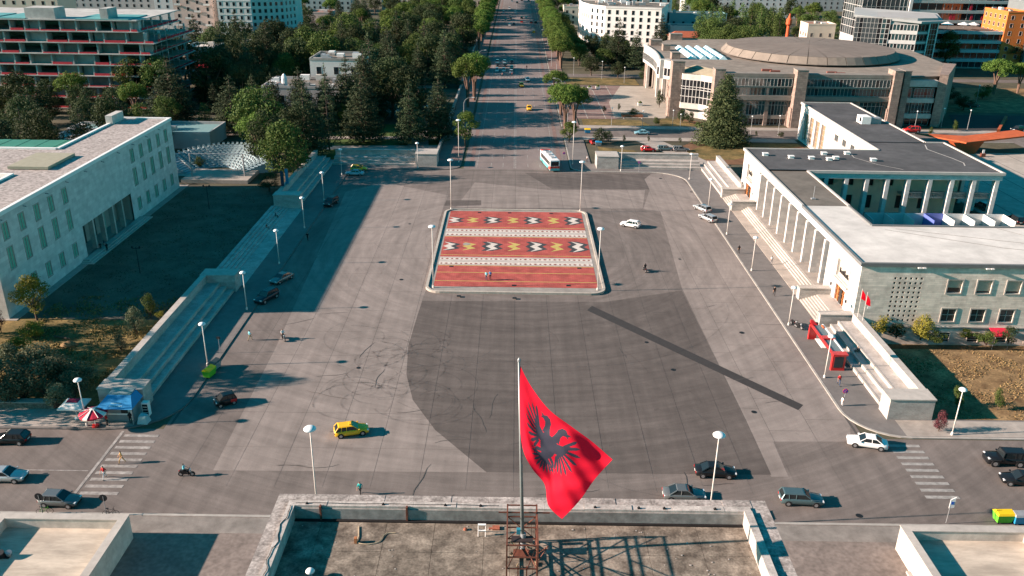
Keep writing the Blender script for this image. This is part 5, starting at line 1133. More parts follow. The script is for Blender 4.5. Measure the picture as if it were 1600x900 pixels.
# terrace store
ts = thing('terrace_store', 'stepped glass store with roof terrace and white lettering', 'building', (200, 408, 0))
MB().box(186, 222, 406, 430, 0, 16.5).build('core', PLG, ts)
for j in range(4):
    z = .6 + 4.1*j; glazing(ts, (186,405.6), (221.5,405.6), z, z+2.5, 12, GLB if j else GLS, fr=.12); MB().box(185.6, 222, 404.4, 406, z+2.6, z+3.9).build('balcony_band', M('teal grey panel', (.30,.40,.42), .5, .06, .5), ts)
MB().flat([(186,406),(222,406),(222,430),(186,430)], 16.6).build('roof', R_TAN, ts)
for x in (192, 199, 206.5, 211): 
    pz = thing('terrace_parasol', ('first white parasol on the store terrace, nearest the glass office', 'second white parasol on the store terrace', 'third white parasol on the store terrace', 'white parasol at the right end of the store terrace')[(192,199,206.5,211).index(x)], 'parasol', (x, 411, 16.6), group='parasols on the store terrace'); MB().cyl((0,0,0),(0,0,2.6), .06, n=6).build('pole', GREYM, pz, local=True); MB().lathe([(2.8,2.4),(2.6,2.6),(.2,3.5),(.05,3.6)], n=8).build('canopy', WHITE, pz, local=True)
def lettering(txt, size, loc, rotz, mat_, parent, name, tilt=90):
    c = bpy.data.curves.new(name, 'FONT'); c.body = txt; c.size = size; c.extrude = .04; c.align_x = 'CENTER'
    o = bpy.data.objects.new(name, c); COL.objects.link(o)
    dg = bpy.context.evaluated_depsgraph_get(); me = bpy.data.meshes.new_from_object(o.evaluated_get(dg)); bpy.data.objects.remove(o)
    me.materials.clear(); me.materials.append(mat_)
    ob = bpy.data.objects.new(name, me); COL.objects.link(ob); ob.parent = parent
    ob.rotation_euler = (rad(tilt), 0, rotz); org = ORG.get(parent.name, (0,0,0)) if parent else (0,0,0); ob.location = (loc[0]-org[0], loc[1]-org[1], loc[2]-org[2]); return ob
lettering('coin', 3.6, (200.5, 405.3, 1.0), 0, WHITE, ts, 'store_lettering'); lettering('coin', 2.6, (213, 404.2, 14.2), 0, M('navy letters', (.03,.06,.10), .5, 0), ts, 'store_lettering')
og = block('orange_building', 'orange and grey apartment building at the right edge', 222, 232, 404, 425, 25, M('orange render', (.56,.15,.035), .8, .06, .3), 2, 6, side='left', z0=5, fh=3.4, frame=PLW, clutter=4)
block('grey_flats', 'dark grey flats with orange balconies at the right edge', 232.3, 262, 402, 425, 29, M('dark grey render', (.14,.16,.165), .8, .08, .3), 6, 8, balcony=2, frame=M('orange render', (.56,.15,.035)))

# ------------------------------------------------------------------ plazas right of the boulevard
mb = MB().flat([(20.5,281),(33,281),(46,293),(46,345),(20.5,345)], .02); pz = struct('hall_forecourt', mb, A_RED)
for k in range(9): MB().box(20.5, 45, 284+7*k, 284.4+7*k, .02, .04).build('paving_band', PAVE_L, pz)
for k in range(4): MB().box(24+6*k, 24.3+6*k, 281.2, 345, .02, .045).build('paving_band', PAVE_L, pz)
mb = MB().flat([(33,283),(50,283),(55,300),(55,345),(42,345),(34,310)], .06); struct('hall_ramp', mb, M('pale plaza', (.36,.32,.27), .9, .1, .4, stain=.2, stain_scale=.15))
mb = MB().flat([(20.5,266.5),(190,266.5),(190,270.5),(20.5,270.5)], .10); sp = struct('side_pavement', mb, PAVE_L); MB().kerb([(20.5,266.4),(190,266.4)], .3, 0, .13).build('kerb', KERB, sp); MB().kerb([(20.5,254.1),(150,254.1)], .3, 0, .13).build('kerb', KERB, sp); 
MB().flat([(20.5,250),(84,250),(84,254),(20.5,254)], .10).build('footway', PAVE_L, sp)
for i, q in enumerate((((22,271),(44,271),(41,279),(30,280.5),(22,280)), ((47,271),(60,271),(55,281),(50,283),(46,279)), ((20.6,347),(50,347),(50,363),(20.6,363)))): struct('grass_bed', MB().flat(q, .052), GRASS)
for i, q in enumerate((((24,224),(84,224),(84,249),(52,249),(40,231),(24,231)), ((52,272),(62,271),(70,269.5),(54,284)))): struct('earth_bed', MB().flat(q, .03), DIRT)
for i, q in enumerate((((42,229),(60,229),(84,246),(84,249),(58,249)), ((24,231),(36,232),(34,238),(24,242)), ((70,223.5),(84,223.5),(84,232)))): struct('grass_bed', MB().flat(q, .045), GRASS)
struct('garden_path', MB().flat([(36,249.9),(44,249.9),(54,223),(48,223)], .055), PAVE_L)
struct('right_plaza', MB().flat([(104.8,160),(330,160),(330,241),(104.8,241)], .0), M('stone plaza', (.37,.33,.285), .9, .12, .4, stain=.15, stain_scale=.1, grain=.05))
rp_ = bpy.data.objects['right_plaza']
for k in range(14): MB().box(104.9 + k*7, 105.15 + k*7, 160, 241, .0, .012).build('paving_joint', PAVE, rp_)
struct('dry_bank', MB().flat([(150,300),(260,300),(260,352),(158,352)], .03), DRY); struct('parking_bay', MB().flat([(140,268),(175,268),(175,296),(150,296)], .02), A_PATCH)
# park on the left: paths and lawns behind the stands
struct('park_lawn', MB().flat([(-62,224),(-21,224),(-21,268),(-62,268)], .02), M('park grass', (.055,.095,.02), .95, .3, .3, stain=.3, grain=.2, grain_scale=4))
for q in (((-62,233.5),(-21,236),(-21,241),(-62,238)), ((-62,246),(-21,249),(-21,252),(-62,250)), ((-30,236),(-24,236),(-30,300),(-36,300))): struct('park_path', MB().flat(q, .05 + .006*len([o for o in bpy.data.objects if o.name.startswith('park_path')])), PAVE_L)
for q in (((-100,248),(-62,251),(-62,256),(-100,256)), ((-110,205),(-81,205),(-81,210),(-110,210)), ((-52,330),(-28,335),(-28,341),(-52,338)), ((-45,286),(-26,290),(-26,294),(-45,291))): struct('park_path', MB().flat(q, .05 + .006*len([o for o in bpy.data.objects if o.name.startswith('park_path')])), PAVE_L)
MB().box(-21.2, -20.6, 224, 620, 0, 1.3).build('park_wall', CONC); tag(bpy.data.objects['park_wall'], 'low grey wall between park and boulevard pavement', 'wall')
# rust-red steel canopy on the plaza
rcn = thing('steel_canopy', 'rust red folded steel canopy on the right-hand plaza', 'canopy', (127, 243, 0)); CRT = M('weathering steel', (.38,.085,.028), .75, .2, .6)
MB().hexa([(118,250,3.2),(127,237.5,3.4),(149,243,4.6),(147,249.5,4.6),(130,245,3.6)], [(118,250,3.5),(127,237.5,3.8),(149,243,5.0),(147,249.5,5.0),(130,245,4.0)]).build('canopy_roof', CRT, rcn)
MB().hexa([(127,239.5,0),(131,239.5,0),(131,241.5,0),(127,241.5,0)], [(124,238.6,3.4),(133,239.4,3.6),(133,243,3.7),(124,243,3.5)]).build('trunk', CRT, rcn)
MB().box(112, 118.5, 243, 244, 0, .9).build('planter_wall', CRT, rcn)
MB().prism([(152,268),(153,268),(167,290),(166,290)], 0, 1.1).build('steel_edging', CRT); tag(bpy.data.objects['steel_edging'], 'rust red edging wall along the curved ramp', 'wall')
# open-air theatre behind the marble building
at = thing('open_air_theatre', 'small open-air theatre with curved tiers behind the marble building', 'theatre', (-73, 210, 0)); TC = M('blue grey tier', (.24,.33,.36), .8, .1, .5)
for k in range(10):
    r0, r1 = 10 + 1.35*k, 11.35 + 1.35*k; a0, a1 = rad(15), rad(165); mb = MB()
    for i in range(24):
        b0, b1 = a0+(a1-a0)*i/24, a0+(a1-a0)*(i+1)/24; q = lambda r, a: (-75 + .62*r*math.cos(a), 204 + r*math.sin(a))
        mb.prism([q(r0,b0), q(r1,b0), q(r1,b1), q(r0,b1)], 0, .3 + .28*k)
    mb.build('tier', TC, at)
MB().box(-80, -64, 199, 209, 0, .9).build('stage', PAVE_L, at)
fr_ = MB().cyl((-78.3,202,.9),(-78.3,202,6.6),.18,n=8).build('stage_post', GREYM, at); MB().cyl((-65.8,203,.9),(-65.8,203,6.4),.18,n=8).build('stage_post', GREYM, at); MB().cyl((-78.3,202,6.5),(-65.8,203,6.3),.10,n=8).build('stage_beam', GREYM, at)
ch0 = thing('theatre_seat', 'white plastic seat in the curved rows of the open-air theatre', 'seat', (0,0,0), group='seats of the open-air theatre')
MB().box(-.3,.3,-.28,.28,.3,.37).box(-.3,.3,.22,.3,.37,.72).build('shell', M('shaded white plastic', (.27,.35,.36), .5, .05), ch0, local=True); MB().box(-.24,.24,-.22,.22,0,.34).build('base', GREYM, ch0, local=True)  # seats are white; their shade is put into this teal grey colour
sn = snapshot(ch0); first = True; cnt = 0
for k in range(10):
    r = 10.6 + 1.35*k; n = int(r*1.25)
    for i in range(n):
        lab = f'shaded white plastic seat in the {nth(k)} row of the open-air theatre, {nth(n-1-i)} from its left end'; a = rad(22) + (rad(128))*i/(n-1)
        if cnt >= 220: break
        o = ch0 if first else dup(sn); first = False; cnt += 1
        o['label'] = lab; o.location = (-75 + .62*r*math.cos(a), 204 + r*math.sin(a), .3 + .28*k); o.rotation_euler = (0,0,a - math.pi/2)
# ------------------------------------------------------------------ trees
LF_P = leafmat('pine needles', (0.041,0.070,0.016), (0.081,0.132,0.024), (0.142,0.196,0.035)); LF_C = leafmat('cedar needles', (0.022,0.035,0.020), (0.042,0.060,0.029), (0.080,0.098,0.044)); LF_B = leafmat('broad leaves', (0.031,0.052,0.014), (0.060,0.091,0.021), (0.109,0.133,0.033))
LF_Y = leafmat('poplar leaves', (0.041,0.074,0.022), (0.078,0.121,0.032), (0.128,0.176,0.054)); LF_O = leafmat('olive leaves', (0.061,0.074,0.041), (0.115,0.128,0.074), (0.182,0.196,0.121)); LF_G = leafmat('yellow green leaves', (0.115,0.128,0.019), (0.203,0.196,0.030), (0.324,0.270,0.054)); LF_R = leafmat('purple leaves', (0.068,0.020,0.027), (0.135,0.041,0.047), (0.189,0.068,0.068)); LF_K = leafmat('dark leaves', (0.019,0.030,0.014), (0.034,0.050,0.019), (0.065,0.080,0.030))
BARK = M('bark', (.085,.062,.048), .95, .25, 2, coord='obj'); BARKR = M('pine bark', (.15,.095,.07), .95, .25, 2, coord='obj')
def crown_mesh(name, clumps, leaf, dens, mat_, seed, up=.25):
    r = np.random.default_rng(seed); V = []
    for (cx, cy, cz, rx, ry, rz) in clumps:
        a = 4*math.pi*((rx*ry)**1.6/3 + (rx*rz)**1.6/3 + (ry*rz)**1.6/3)**(1/1.6)
        n = max(6, int(dens*a/(leaf*leaf)))
        d = r.normal(size=(n,3)); d /= np.linalg.norm(d, axis=1)[:,None]
        p = np.array([cx,cy,cz]) + d*np.array([rx,ry,rz])*(.70+.38*r.random((n,1)))
        nm = d*.7 + r.normal(size=(n,3))*.45 + np.array([0,0,up]); nm /= np.linalg.norm(nm, axis=1)[:,None]
        t = np.cross(nm, r.normal(size=(n,3))); t /= np.linalg.norm(t, axis=1)[:,None]; b = np.cross(nm, t)
        s = leaf*(.5+.55*r.random((n,1))); s2 = s*(.55+.4*r.random((n,1)))
        V.append(np.stack([p - t*s*.6 - b*s2*.25, p + b*s2*-.6, p + t*s*.6 + b*s2*.1, p + b*s2*.6], 1))
    V = np.concatenate(V).reshape(-1,3); n = len(V)//4
    me = bpy.data.meshes.new(name); me.vertices.add(len(V)); me.vertices.foreach_set('co', V.ravel())
    me.loops.add(n*4); me.loops.foreach_set('vertex_index', np.arange(n*4)); me.polygons.add(n); me.polygons.foreach_set('loop_start', np.arange(0,n*4,4)); me.polygons.foreach_set('loop_total', np.full(n,4))
    me.update(); me.validate(); me.materials.append(mat_); return me
def trunk_mesh(name, branches, mat_, n=7):
    mb = MB()
    for pts in branches:
        for (p, r0), (q, r1) in zip(pts[:-1], pts[1:]): mb.cyl(p, q, r0, r1, n)
    me = bpy.data.meshes.new(name); me.from_pydata(mb.v, [], mb.f); me.materials.append(mat_); return me
TPL = {}
def tpl(kind, H_, R_, crown, trunk): TPL.setdefault(kind, []).append((H_, R_, crown, trunk))
for s in range(3):                                         # umbrella pine
    r = random.Random(100+s); cl = []
    for k in range(34):
        a = r.uniform(0,6.28); q = 4.9*math.sqrt(r.random()); cl.append((q*math.cos(a), q*math.sin(a), 12.1 - .07*q*q - 2.4*r.random()**1.6, r.uniform(1.3,2.0), r.uniform(1.3,2.0), r.uniform(1.0,1.5)))
    br = []
    for k in range(5):
        a = k*1.26 + r.uniform(-.3,.3); e = 3.6; br.append([((0.2*math.cos(a),.2*math.sin(a),0), .30), ((.5*math.cos(a),.5*math.sin(a),5), .22), ((1.6*math.cos(a),1.6*math.sin(a),8.6), .16), ((e*math.cos(a),e*math.sin(a),11.4), .07)])
    tpl('P', 13.4, 6.2, crown_mesh('crown', cl, .40, 1.2, LF_P, s), trunk_mesh('trunk', br, BARKR))
for s in range(4):                                         # cedar
    r = random.Random(200+s); cl = []; br = [[((0,0,0),.42), ((0,0,10),.28), ((0,0,21),.05)]]
    z = 2.6; sparse = s == 3
    while z < 21:
        t = (z-2.6)/19; R = 5.9*(1-t)**.8 + .35; nb = max(3, int(7*(1-t)+2.5)); a0 = r.uniform(0,6.28)
        for k in range(nb):
            a = a0 + 6.28*k/nb + r.uniform(-.3,.3); L = R*r.uniform(.72,1.12); 
            if sparse and r.random() < .35: continue
            for f in ((.45,.8) if R > 2 else (.6,)):
                w = (.34*R*f + .5)*(.8 if sparse else 1); cl.append((L*f*math.cos(a), L*f*math.sin(a), z - .35*f*L*.35 + r.uniform(-.2,.3), w, w, .5 + .1*R*.3))
            br.append([((0,0,z),.1), ((L*.85*math.cos(a), L*.85*math.sin(a), z-.2), .03)])
        z += 1.35 + r.uniform(-.2,.25)
    cl.append((0,0,21.2,.4,.4,.9))
    tpl('C', 21.8, 6.0, crown_mesh('crown', cl, .44, .85 if not sparse else .6, LF_C, 20+s, up=.5), trunk_mesh('trunk', br, BARK, 5))
for kind, mt, seed in (('Q', LF_P, 390), ('B', LF_B, 300), ('G', LF_G, 330), ('K', LF_K, 360)):
    for s in range(3):
        r = random.Random(seed+s); cl = []
        for k in range(30):
            a = r.uniform(0,6.28); u = r.uniform(-.9,1); q = math.sqrt(max(0,1-u*u))*r.uniform(.55,1); w = r.uniform(1.2,2.3)
            cl.append((4.6*q*math.cos(a), 4.6*q*math.sin(a), 8.6 + 4.6*u, w, w, w*.85))
        br = [[((0,0,0),.4), ((.2,.1,3.5),.32), ((.1,0,7),.22)]]
        for k in range(6): a = k*1.05; br.append([((.15,.05,3.4),.2), ((1.8*math.cos(a),1.8*math.sin(a),6),.13), ((3.6*math.cos(a),3.6*math.sin(a),9),.05)])
        tpl(kind, 14.4, 6.0, crown_mesh('crown', cl, .46, .95, mt, seed+s), trunk_mesh('trunk', br, BARK))
for s in range(2):
    r = random.Random(400+s); cl = []
    for k in range(26): z = 1.8 + 15*k/25; w = 1.7*math.sin(min(1,(k+3)/9)*1.57)*(1 - max(0,(k-14)/13)**1.5*.75); a = r.uniform(0,6.28); cl.append((.7*math.cos(a)*w, .7*math.sin(a)*w, z, w*.75, w*.75, 1.2))
    tpl('Y', 18, 2.3, crown_mesh('crown', cl, .4, 1.0, LF_Y, 400+s), trunk_mesh('trunk', [[((0,0,0),.28),((0,0,16),.04)]], BARK))
for kind, mt, leaf in (('O', LF_O, .2), ('S', LF_B, .2), ('Z', LF_G, .18), ('R', LF_R, .16), ('D', LF_K, .2)):
    for s in range(2):
        r = random.Random(500+s+ord(kind)); cl = []
        for k in range(22): a = r.uniform(0,6.28); u = r.uniform(-.75,1); q = math.sqrt(max(0,1-u*u))*r.uniform(.4,1); w = r.uniform(.4,.75); cl.append((1.5*q*math.cos(a), 1.5*q*math.sin(a), 1.9 + 1.3*u, w, w, w))
        br = [[((0,0,0),.12), ((0,0,1.2),.08)]] + [[((0,0,.3),.07), ((1.0*math.cos(a),1.0*math.sin(a),2.2),.02)] for a in (0,1.3,2.6,3.9,5.2)]
        tpl(kind, 3.7, 2.1, crown_mesh('crown', cl, leaf, .8, mt, 500+s), trunk_mesh('trunk', br, BARK, 5))
for s in range(1):                                         # dense fir-like conifer
    r = random.Random(260+s); cl = []; z = .9
    while z < 19.5:
        t = (z-.9)/19; R = 6.2*(1-t)**.62 + .3; nb = max(4, int(10*(1-t)+3)); a0 = r.uniform(0,6.28)
        for k in range(nb):
            a = a0 + 6.28*k/nb + r.uniform(-.25,.25); L = R*r.uniform(.7,1.08)
            for f in (.5,.85): w = .26*R + .55; cl.append((L*f*math.cos(a), L*f*math.sin(a), z - .12*L*f + r.uniform(-.3,.3), w, w, .75))
        z += 1.15
    tpl('F', 20.5, 6.6, crown_mesh('crown', cl, .42, .75, leafmat('fir needles', (0.035,0.057,0.024), (0.068,0.095,0.038), (0.121,0.142,0.061)), 260+s, up=.4), trunk_mesh('trunk', [[((0,0,0),.5),((0,0,19.5),.05)]], BARK))
KN = {'Q': ('round_pine','pine'), 'F': ('conifer_tree','conifer'), 'P': ('umbrella_pine','pine'), 'C': ('cedar_tree','cedar'), 'B': ('broadleaf_tree','tree'), 'G': ('yellow_green_tree','tree'), 'K': ('dark_tree','tree'), 'Y': ('poplar_tree','poplar'), 'O': ('olive_bush','bush'), 'S': ('green_bush','bush'), 'Z': ('yellow_bush','bush'), 'R': ('purple_shrub','shrub'), 'D': ('dark_bush','bush')}
TREES = []; rt_ = random.Random(77)
def tree(kind, x, y, h, r, label, group=None, z=0, var=None):
    T = TPL[kind][rt_.randrange(len(TPL[kind])) if var is None else var]; nm, cat = KN[kind]
    t = thing(nm, label, cat, (x, y, z), rt_.uniform(0,6.28), group); t.scale = (r/T[1], r/T[1], h/T[0])
    for n_, me in (('trunk', T[3]), ('crown', T[2])):
        o = bpy.data.objects.new(n_, me); COL.objects.link(o); o.parent = t
    TREES.append((x, y, r)); return t
def treetop(kind, px_, py_, h, r, label, group=None, var=None): g = G(px_, py_, h); return tree(kind, g.x, g.y, h, r, label, group, var=var)
def treebase(kind, px_, py_, h, r, label, group=None, var=None, z=0): g = G(px_, py_, z); return tree(kind, g.x, g.y, h, r, label, group, var=var, z=z)
# single trees of the left park
for a in (('B',95,73,18,7.5,'tall light green tree in front of the unfinished building',None), ('K',30,110,17,8,'dark broad tree at the left edge below the unfinished building',None), ('P',108,110,14,5.5,'pine with flat crown right of the dark tree at the left edge',None),
          ('B',205,90,17,7,'olive green tree right of the unfinished building',None), ('P',204,126,13,5,'low umbrella pine behind the shed with pale roof',None), ('C',258,88,21,8,'wide dark cedar between unfinished building and awning house',None), ('B',240,86,18,6,'light crown behind the wide dark cedar',None),
          ('C',341,40,25,7.5,'tallest pointed cedar in front of the awning house',0), ('C',356,118,17,7,'broad low cedar below the tallest pointed cedar',1), ('G',384,66,12,3.6,'yellow green round tree left of the white tower foot',None), ('C',413,28,24,7,'cedar in front of the white tower',2),
          ('C',470,122,21,6.2,'dark cedar just left of the bare conifer by the villa',0), ('C',505,97,24,3.6,'thin bare conifer standing in front of the villa',3), ('C',575,52,26,8,'largest dark cedar right of the villa',1), ('C',562,112,20,6.5,'cedar below the largest dark cedar',2), ('C',638,126,18,5,'slim cedar behind the back left stand',0), ('C',684,116,19,6,'cedar beside the boulevard wall',1), ('C',612,62,20,6,'cedar right behind the largest dark cedar',2),
          ('G',536,162,8,2.6,'small bright green tree on the park lawn',None), ('G',355,95,10,4,'yellowish tree under the tallest pointed cedar',None), ('G',487,55,12,3.5,'thin golden tree behind the park villa',None), ('G',465,92,7,3,'yellow bushy tree beside the villa wall',None), ('P',520,45,15,6,'umbrella pine behind the villa, left of the pine group',None), ('P',610,12,15,6.5,'first umbrella pine of the group at the top centre left',None), ('P',688,8,15,6,'umbrella pine between the pine group and the boulevard',None), ('B',640,38,13,6,'round tree below the top pine group',None)):
    treetop(*a[:6], var=a[6])
tree('B', G(399,136,17).x, G(399,136,17).y, 21, 8.6, 'large sunlit tree behind the open-air theatre', z=-4); tree('B', G(442,206,12).x, G(442,206,12).y, 17, 6.8, 'round olive green tree beside the far left stand', z=-2.5); tree('K', -62, 211, 15.5, 5.6, 'dark tree behind the round olive green tree'); tree('K', -57, 219, 15, 5.4, 'dark tree left of the back left stand'); treetop('K', 418, 270, 4.5, 3, 'dark shrub behind the far left stand block'); treetop('P', 395, 175, 12, 5.5, 'tree behind the theatre canopy post', None)
treebase('S', 210/4+260, 262, 3, 2, 'small green bush beside the theatre stage'); treebase('Y', 322, 200, 8, 2, 'young pointed tree behind the theatre')
# shrubs of the left front lawn
treebase('G', 58, 500, 7.5, 2.9, 'yellow green tree at the near corner of the marble building'); treebase('Z', 30, 560, 3.2, 3, 'yellow green bush left of the olive bushes'); treebase('Z', 52, 528, 2.6, 2.4, 'low yellow bush below the yellow green tree')
for i, (x, y, h, r) in enumerate(((8,620,5.2,3.6),(40,628,5.0,3.4),(72,622,5.4,3.6),(95,606,4.8,3.2),(118,620,3.8,2.6),(22,585,4.6,3.4),(62,590,5,3.6),(92,640,3.8,2.2),(128,602,3.4,2.6))):
    treebase('O', x, y, h, r, ('olive bush at the left edge behind the rubble wall','second olive bush from the left behind the rubble wall','tallest olive bush behind the rubble wall','olive bush at the back of the clump','low olive bush nearest the kiosk','olive bush at the back left of the clump','olive bush in the middle of the clump','small olive bush hanging over the rubble wall','low olive bush on the lawn side of the clump')[i], 'olive bushes behind the rubble wall')
treebase('O', 214, 522, 4.4, 1.7, 'dark upright olive beside the shaded stand'); treebase('S', 236, 498, 4.6, 1.5, 'light green sapling behind the upright olive'); treebase('O', 190, 548, 2.6, 1.6, 'thin sparse shrub on the dry lawn'); treebase('Z', 253, 500, 1.6, 1.2, 'small yellow shrub at the stand wall'); treebase('R', 2, 520, 4, 1.4, 'dark red shrub at the left edge')
# right front lawn
for x, y, h, r, k, lb in ((1368,520,3.6,2.4,'Z','yellow green shrub at the building corner behind the flagstaffs'),(1400,528,2.6,1.8,'D','dark shrub under the square openings'),(1438,530,4.2,2.6,'Z','tall bright shrub under the first lower window'),(1460,535,2.4,1.8,'S','green shrub right of the tall bright shrub'),(1508,528,1.6,1.3,'Z','orange tinted low shrub'),(1540,540,2.6,2.3,'S','broad green shrub under the red awning'),(1575,536,3.0,2,'D','dark shrub beside the small glazed hut')):
    g = G(x, y, -1.2); tree(k, g.x, g.y, h, r, lb, z=-1.3 if g.y > 117 else -.3)
treebase('S', 1494, 636, 3.4, 1.0, 'green sapling beside the right street lamp'); treebase('S', 1558, 640, 3.6, .9, 'thin sapling on the dry right lawn'); treebase('R', 1466, 675, 3.2, 1.1, 'purple leaved shrub at the right pavement')
# boulevard rows
treebase('Q', 727, 229, 10, 4.4, 'small pine at the left entrance of the boulevard'); treebase('P', 731, 168, 17.5, 6.2, 'nearer of the two large pines left of the boulevard'); treebase('P', 741, 157, 17.5, 6.4, 'farther of the two large pines left of the boulevard')
treebase('Q', 889, 223, 6.2, 3.1, 'small round pine at the right entrance of the boulevard'); treebase('P', 883, 204, 14.5, 6.2, 'left one of the two leaning pines by the side road'); treebase('P', 897, 202, 14.2, 5.6, 'right one of the two leaning pines by the side road'); treebase('P', 876, 180, 11, 5.2, 'pine behind the two leaning pines'); treebase('P', 868, 152, 10, 4.8, 'low pine where the boulevard pavement narrows')
for k, y in enumerate(np.arange(388, 760, 8.2)): tree('P', 20.5 + rt_.uniform(-.7,.7), float(y), rt_.uniform(12.5,14.5), rt_.uniform(5.2,6.2), f'{nth(k)} umbrella pine of the close row right of the boulevard, counted from the square', 'pines in the right boulevard row')
for k, y in enumerate(list(np.arange(446, 480, 11)) + list(np.arange(500, 760, 9.5))): tree('P', -18.5 + rt_.uniform(-.7,.7), float(y), rt_.uniform(14,16.5), rt_.uniform(5.4,6.4), f'{nth(k)} umbrella pine of the far row left of the boulevard, counted from the square', 'pines in the left boulevard row')
for k, y in enumerate(np.arange(398, 560, 13)): tree('B', 29 + rt_.uniform(-1,1), float(y), rt_.uniform(8,10), rt_.uniform(3.6,4.6), f'{nth(k)} round tree behind the right boulevard pines, counted from the square', 'round trees behind the right boulevard pines')
# right of the boulevard
treebase('F', 1127, 224, 20.5, 7.9, 'big bushy conifer in front of the congress hall')
for a in (('C',969,26,22,6.5,'spreading cedar in front of the curved white building',0), ('C',996,46,17,5.5,'cedar right of the spreading cedar',2), ('C',1036,22,20,6,'dark cedar at the right end of the curved white building',1), ('B',945,75,9,5,'round dark tree by the car park',None), ('B',905,60,9,4.5,'round tree left of the car park',None), ('K',925,88,8,5,'dark bushy tree above the side street',None), ('B',1270,18,15,7,'large light tree behind the disc roof',None), ('B',1300,14,15,7,'second large tree behind the disc roof',None), ('B',1245,40,9,4,'small tree left of the orange mast',None), ('B',1487,48,17,5.8,'tall tree in front of the store lettering',None), ('K',1590,62,13,8,'dark tree in front of the orange building',None), ('P',1565,90,14,6.5,'umbrella pine on the dry bank at the right edge',None), ('P',1601,97,12,5,'umbrella pine cut by the right edge',None), ('K',1485,135,6,5,'dark bush at the end wall of the hall',None), ('K',1510,150,5,4,'dark bush beside the parking bay',None), ('S',1540,130,6,4,'pale bush under the umbrella pine on the bank',None)): treetop(*a[:6], var=a[6])
for i, x in enumerate((1098,1116,1128,1152,1163,1178,1192,1210,1222)): treetop('Y' if i != 3 else 'P', x, (10,4,8,30,3,0,6,8,10)[i], 21 if i != 3 else 13, 3.9 if i != 3 else 6, f'{nth(i if i < 3 else i-1)} poplar from the left in the row behind the congress hall' if i != 3 else 'umbrella pine between the poplars', 'poplars behind the hall' if i != 3 else None)
for i, (x, y, k, h, r, lb) in enumerate(((1030,168,'D',6.5,1.9,'clipped dark shrub beside the hall entrance pylon'),(1066,192,'D',4.6,2.4,'left bush at the foot of the hall bay'),(1077,194,'D',4.2,2.2,'right bush at the foot of the hall bay'),(938,226,'D',5,2.8,'dark bush left of the garden path'),(950,222,'D',3.4,2,'lower bush beside the garden path'),(944,176,'D',2.4,1,'small dark cone bush left of the plaza planters'),(967,173,'D',2.6,.7,'clipped cypress on the plaza edge'),(990,180,'S',2.4,2.4,'palm-like bush in the brick planter'),(1005,130,'K',7,2.6,'bush at the left wing of the hall'),(965,122,'K',7,3.6,'round clipped tree on the side street'),(1013,222,'D',2,.6,'small cypress by the side road car'),(1062,225,'D',2,.7,'small cypress in the earth bed'),(975,222,'D',2.2,.7,'small cypress beside the garden path'),(1155,212,'Z',2,2,'low yellow bush behind the big conifer'),(1090,200,'S',2,1.6,'low bush left of the big conifer'),(1025,195,'S',2.6,1.6,'palm-like shrub beside the hall lawn'),(1220,215,'D',1.8,1.4,'dark low bush near the long arm of the white building'),(1181,214,'D',2,.6,'small cypress near the long arm'),(1453,210,'S',2.4,1,'young shrub beside the red van'),(1491,205,'S',3.6,1.2,'young tree behind the steel canopy'))): treebase(k, x, y, h, r, lb)
for i, (x, y) in enumerate(((-118,203),(-112,200),(-126,206),(-124,216),(-128,226),(-108,229),(-104,203))): tree('K' if i % 2 else 'C', x, y, 17.5, 6.2, 'tall tree at the theatre side of the shaded grove', 'grove trees beside the theatre')
for i, (x, y, h) in enumerate(((-73,259,17),(-64.5,258,19),(-57,259.5,18),(-51,262,22),(-47,270,24),(-80,263,16))): tree('C', x, y, h, h*.30, ('cedar in front of the left half of the villa','cedar in front of the middle of the villa','cedar in front of the right half of the villa','tall cedar at the right corner of the villa','taller cedar beside the villa end wall','cedar left of the villa')[i])
for i, (x, y, h) in enumerate(((-75,92.6,15),(-76,99,16.5),(-79,108,13),(-88,96,15),(-85,116,13))): tree('K', x, y, h, 4.6, 'tree beyond the left edge that shades the kiosk', 'trees beyond the left edge')
# woods: trunks one can hardly tell apart
BOX = [(-193,-110,282,324),(-144,-106,422,454),(-168,-147,434,452),(-138,-118,383,400),(-154,-128,348,374),(-130,-113,335,354),(-80,-48,258,304),(-122,-105,208,228),(-102,-82,230,250),(-124,-110,229,242),(30,94,462,556),(82,122,454,514),(110,260,372,470),(-152,-116,638,662),(-100,-20,652,678),(-212,-158,518,548),(-130,-106,518,538),(-22,23,200,2000),(48,158,262,374),(-332,-203,415,582),(-112,-38,796,822),(28,112,816,842),(118,202,636,660),(213,302,696,722),(-262,-138,756,780),(-50,-22,222,262),(28,44,558,574),(-96,-55,196,245),(-62,-21,228,254)]
def wood(n, x0, x1, y0, y1, kinds, label, group, dmin=5.0, hs=(12,19)):
    c = 0; tries = 0
    while c < n and tries < n*40:
        tries += 1; x, y = rt_.uniform(x0,x1), rt_.uniform(y0,y1)
        if any(a < x < b and c_ < y < d for a, b, c_, d in BOX): continue
        if x > -62 and x < -20 and y < 420 and any(a < y < b for a, b in ((279,334),(352,366),(382,396))) and (x > -46 or y < 268): continue
        if any((x-a)**2+(y-b)**2 < dmin*dmin for a, b, _ in TREES): continue
        k = rt_.choice(kinds); h = rt_.uniform(*hs); h = min(h, 12.5) if -62 < x < -20 and y < 420 and any(a < y < b for a, b in ((279,334),(352,366),(382,396))) else h; r = {'C': .3, 'P': .42, 'B': .4, 'K': .42, 'G': .36, 'Y': .19}[k]*h
        nm = {'C': 'cedar', 'P': 'umbrella pine', 'B': 'green tree', 'K': 'dark tree', 'G': 'yellow green tree', 'Y': 'poplar'}[k]
        tree(k, x, y, h, r, nm + ' ' + label, group + ', ' + nm + 's'); c += 1
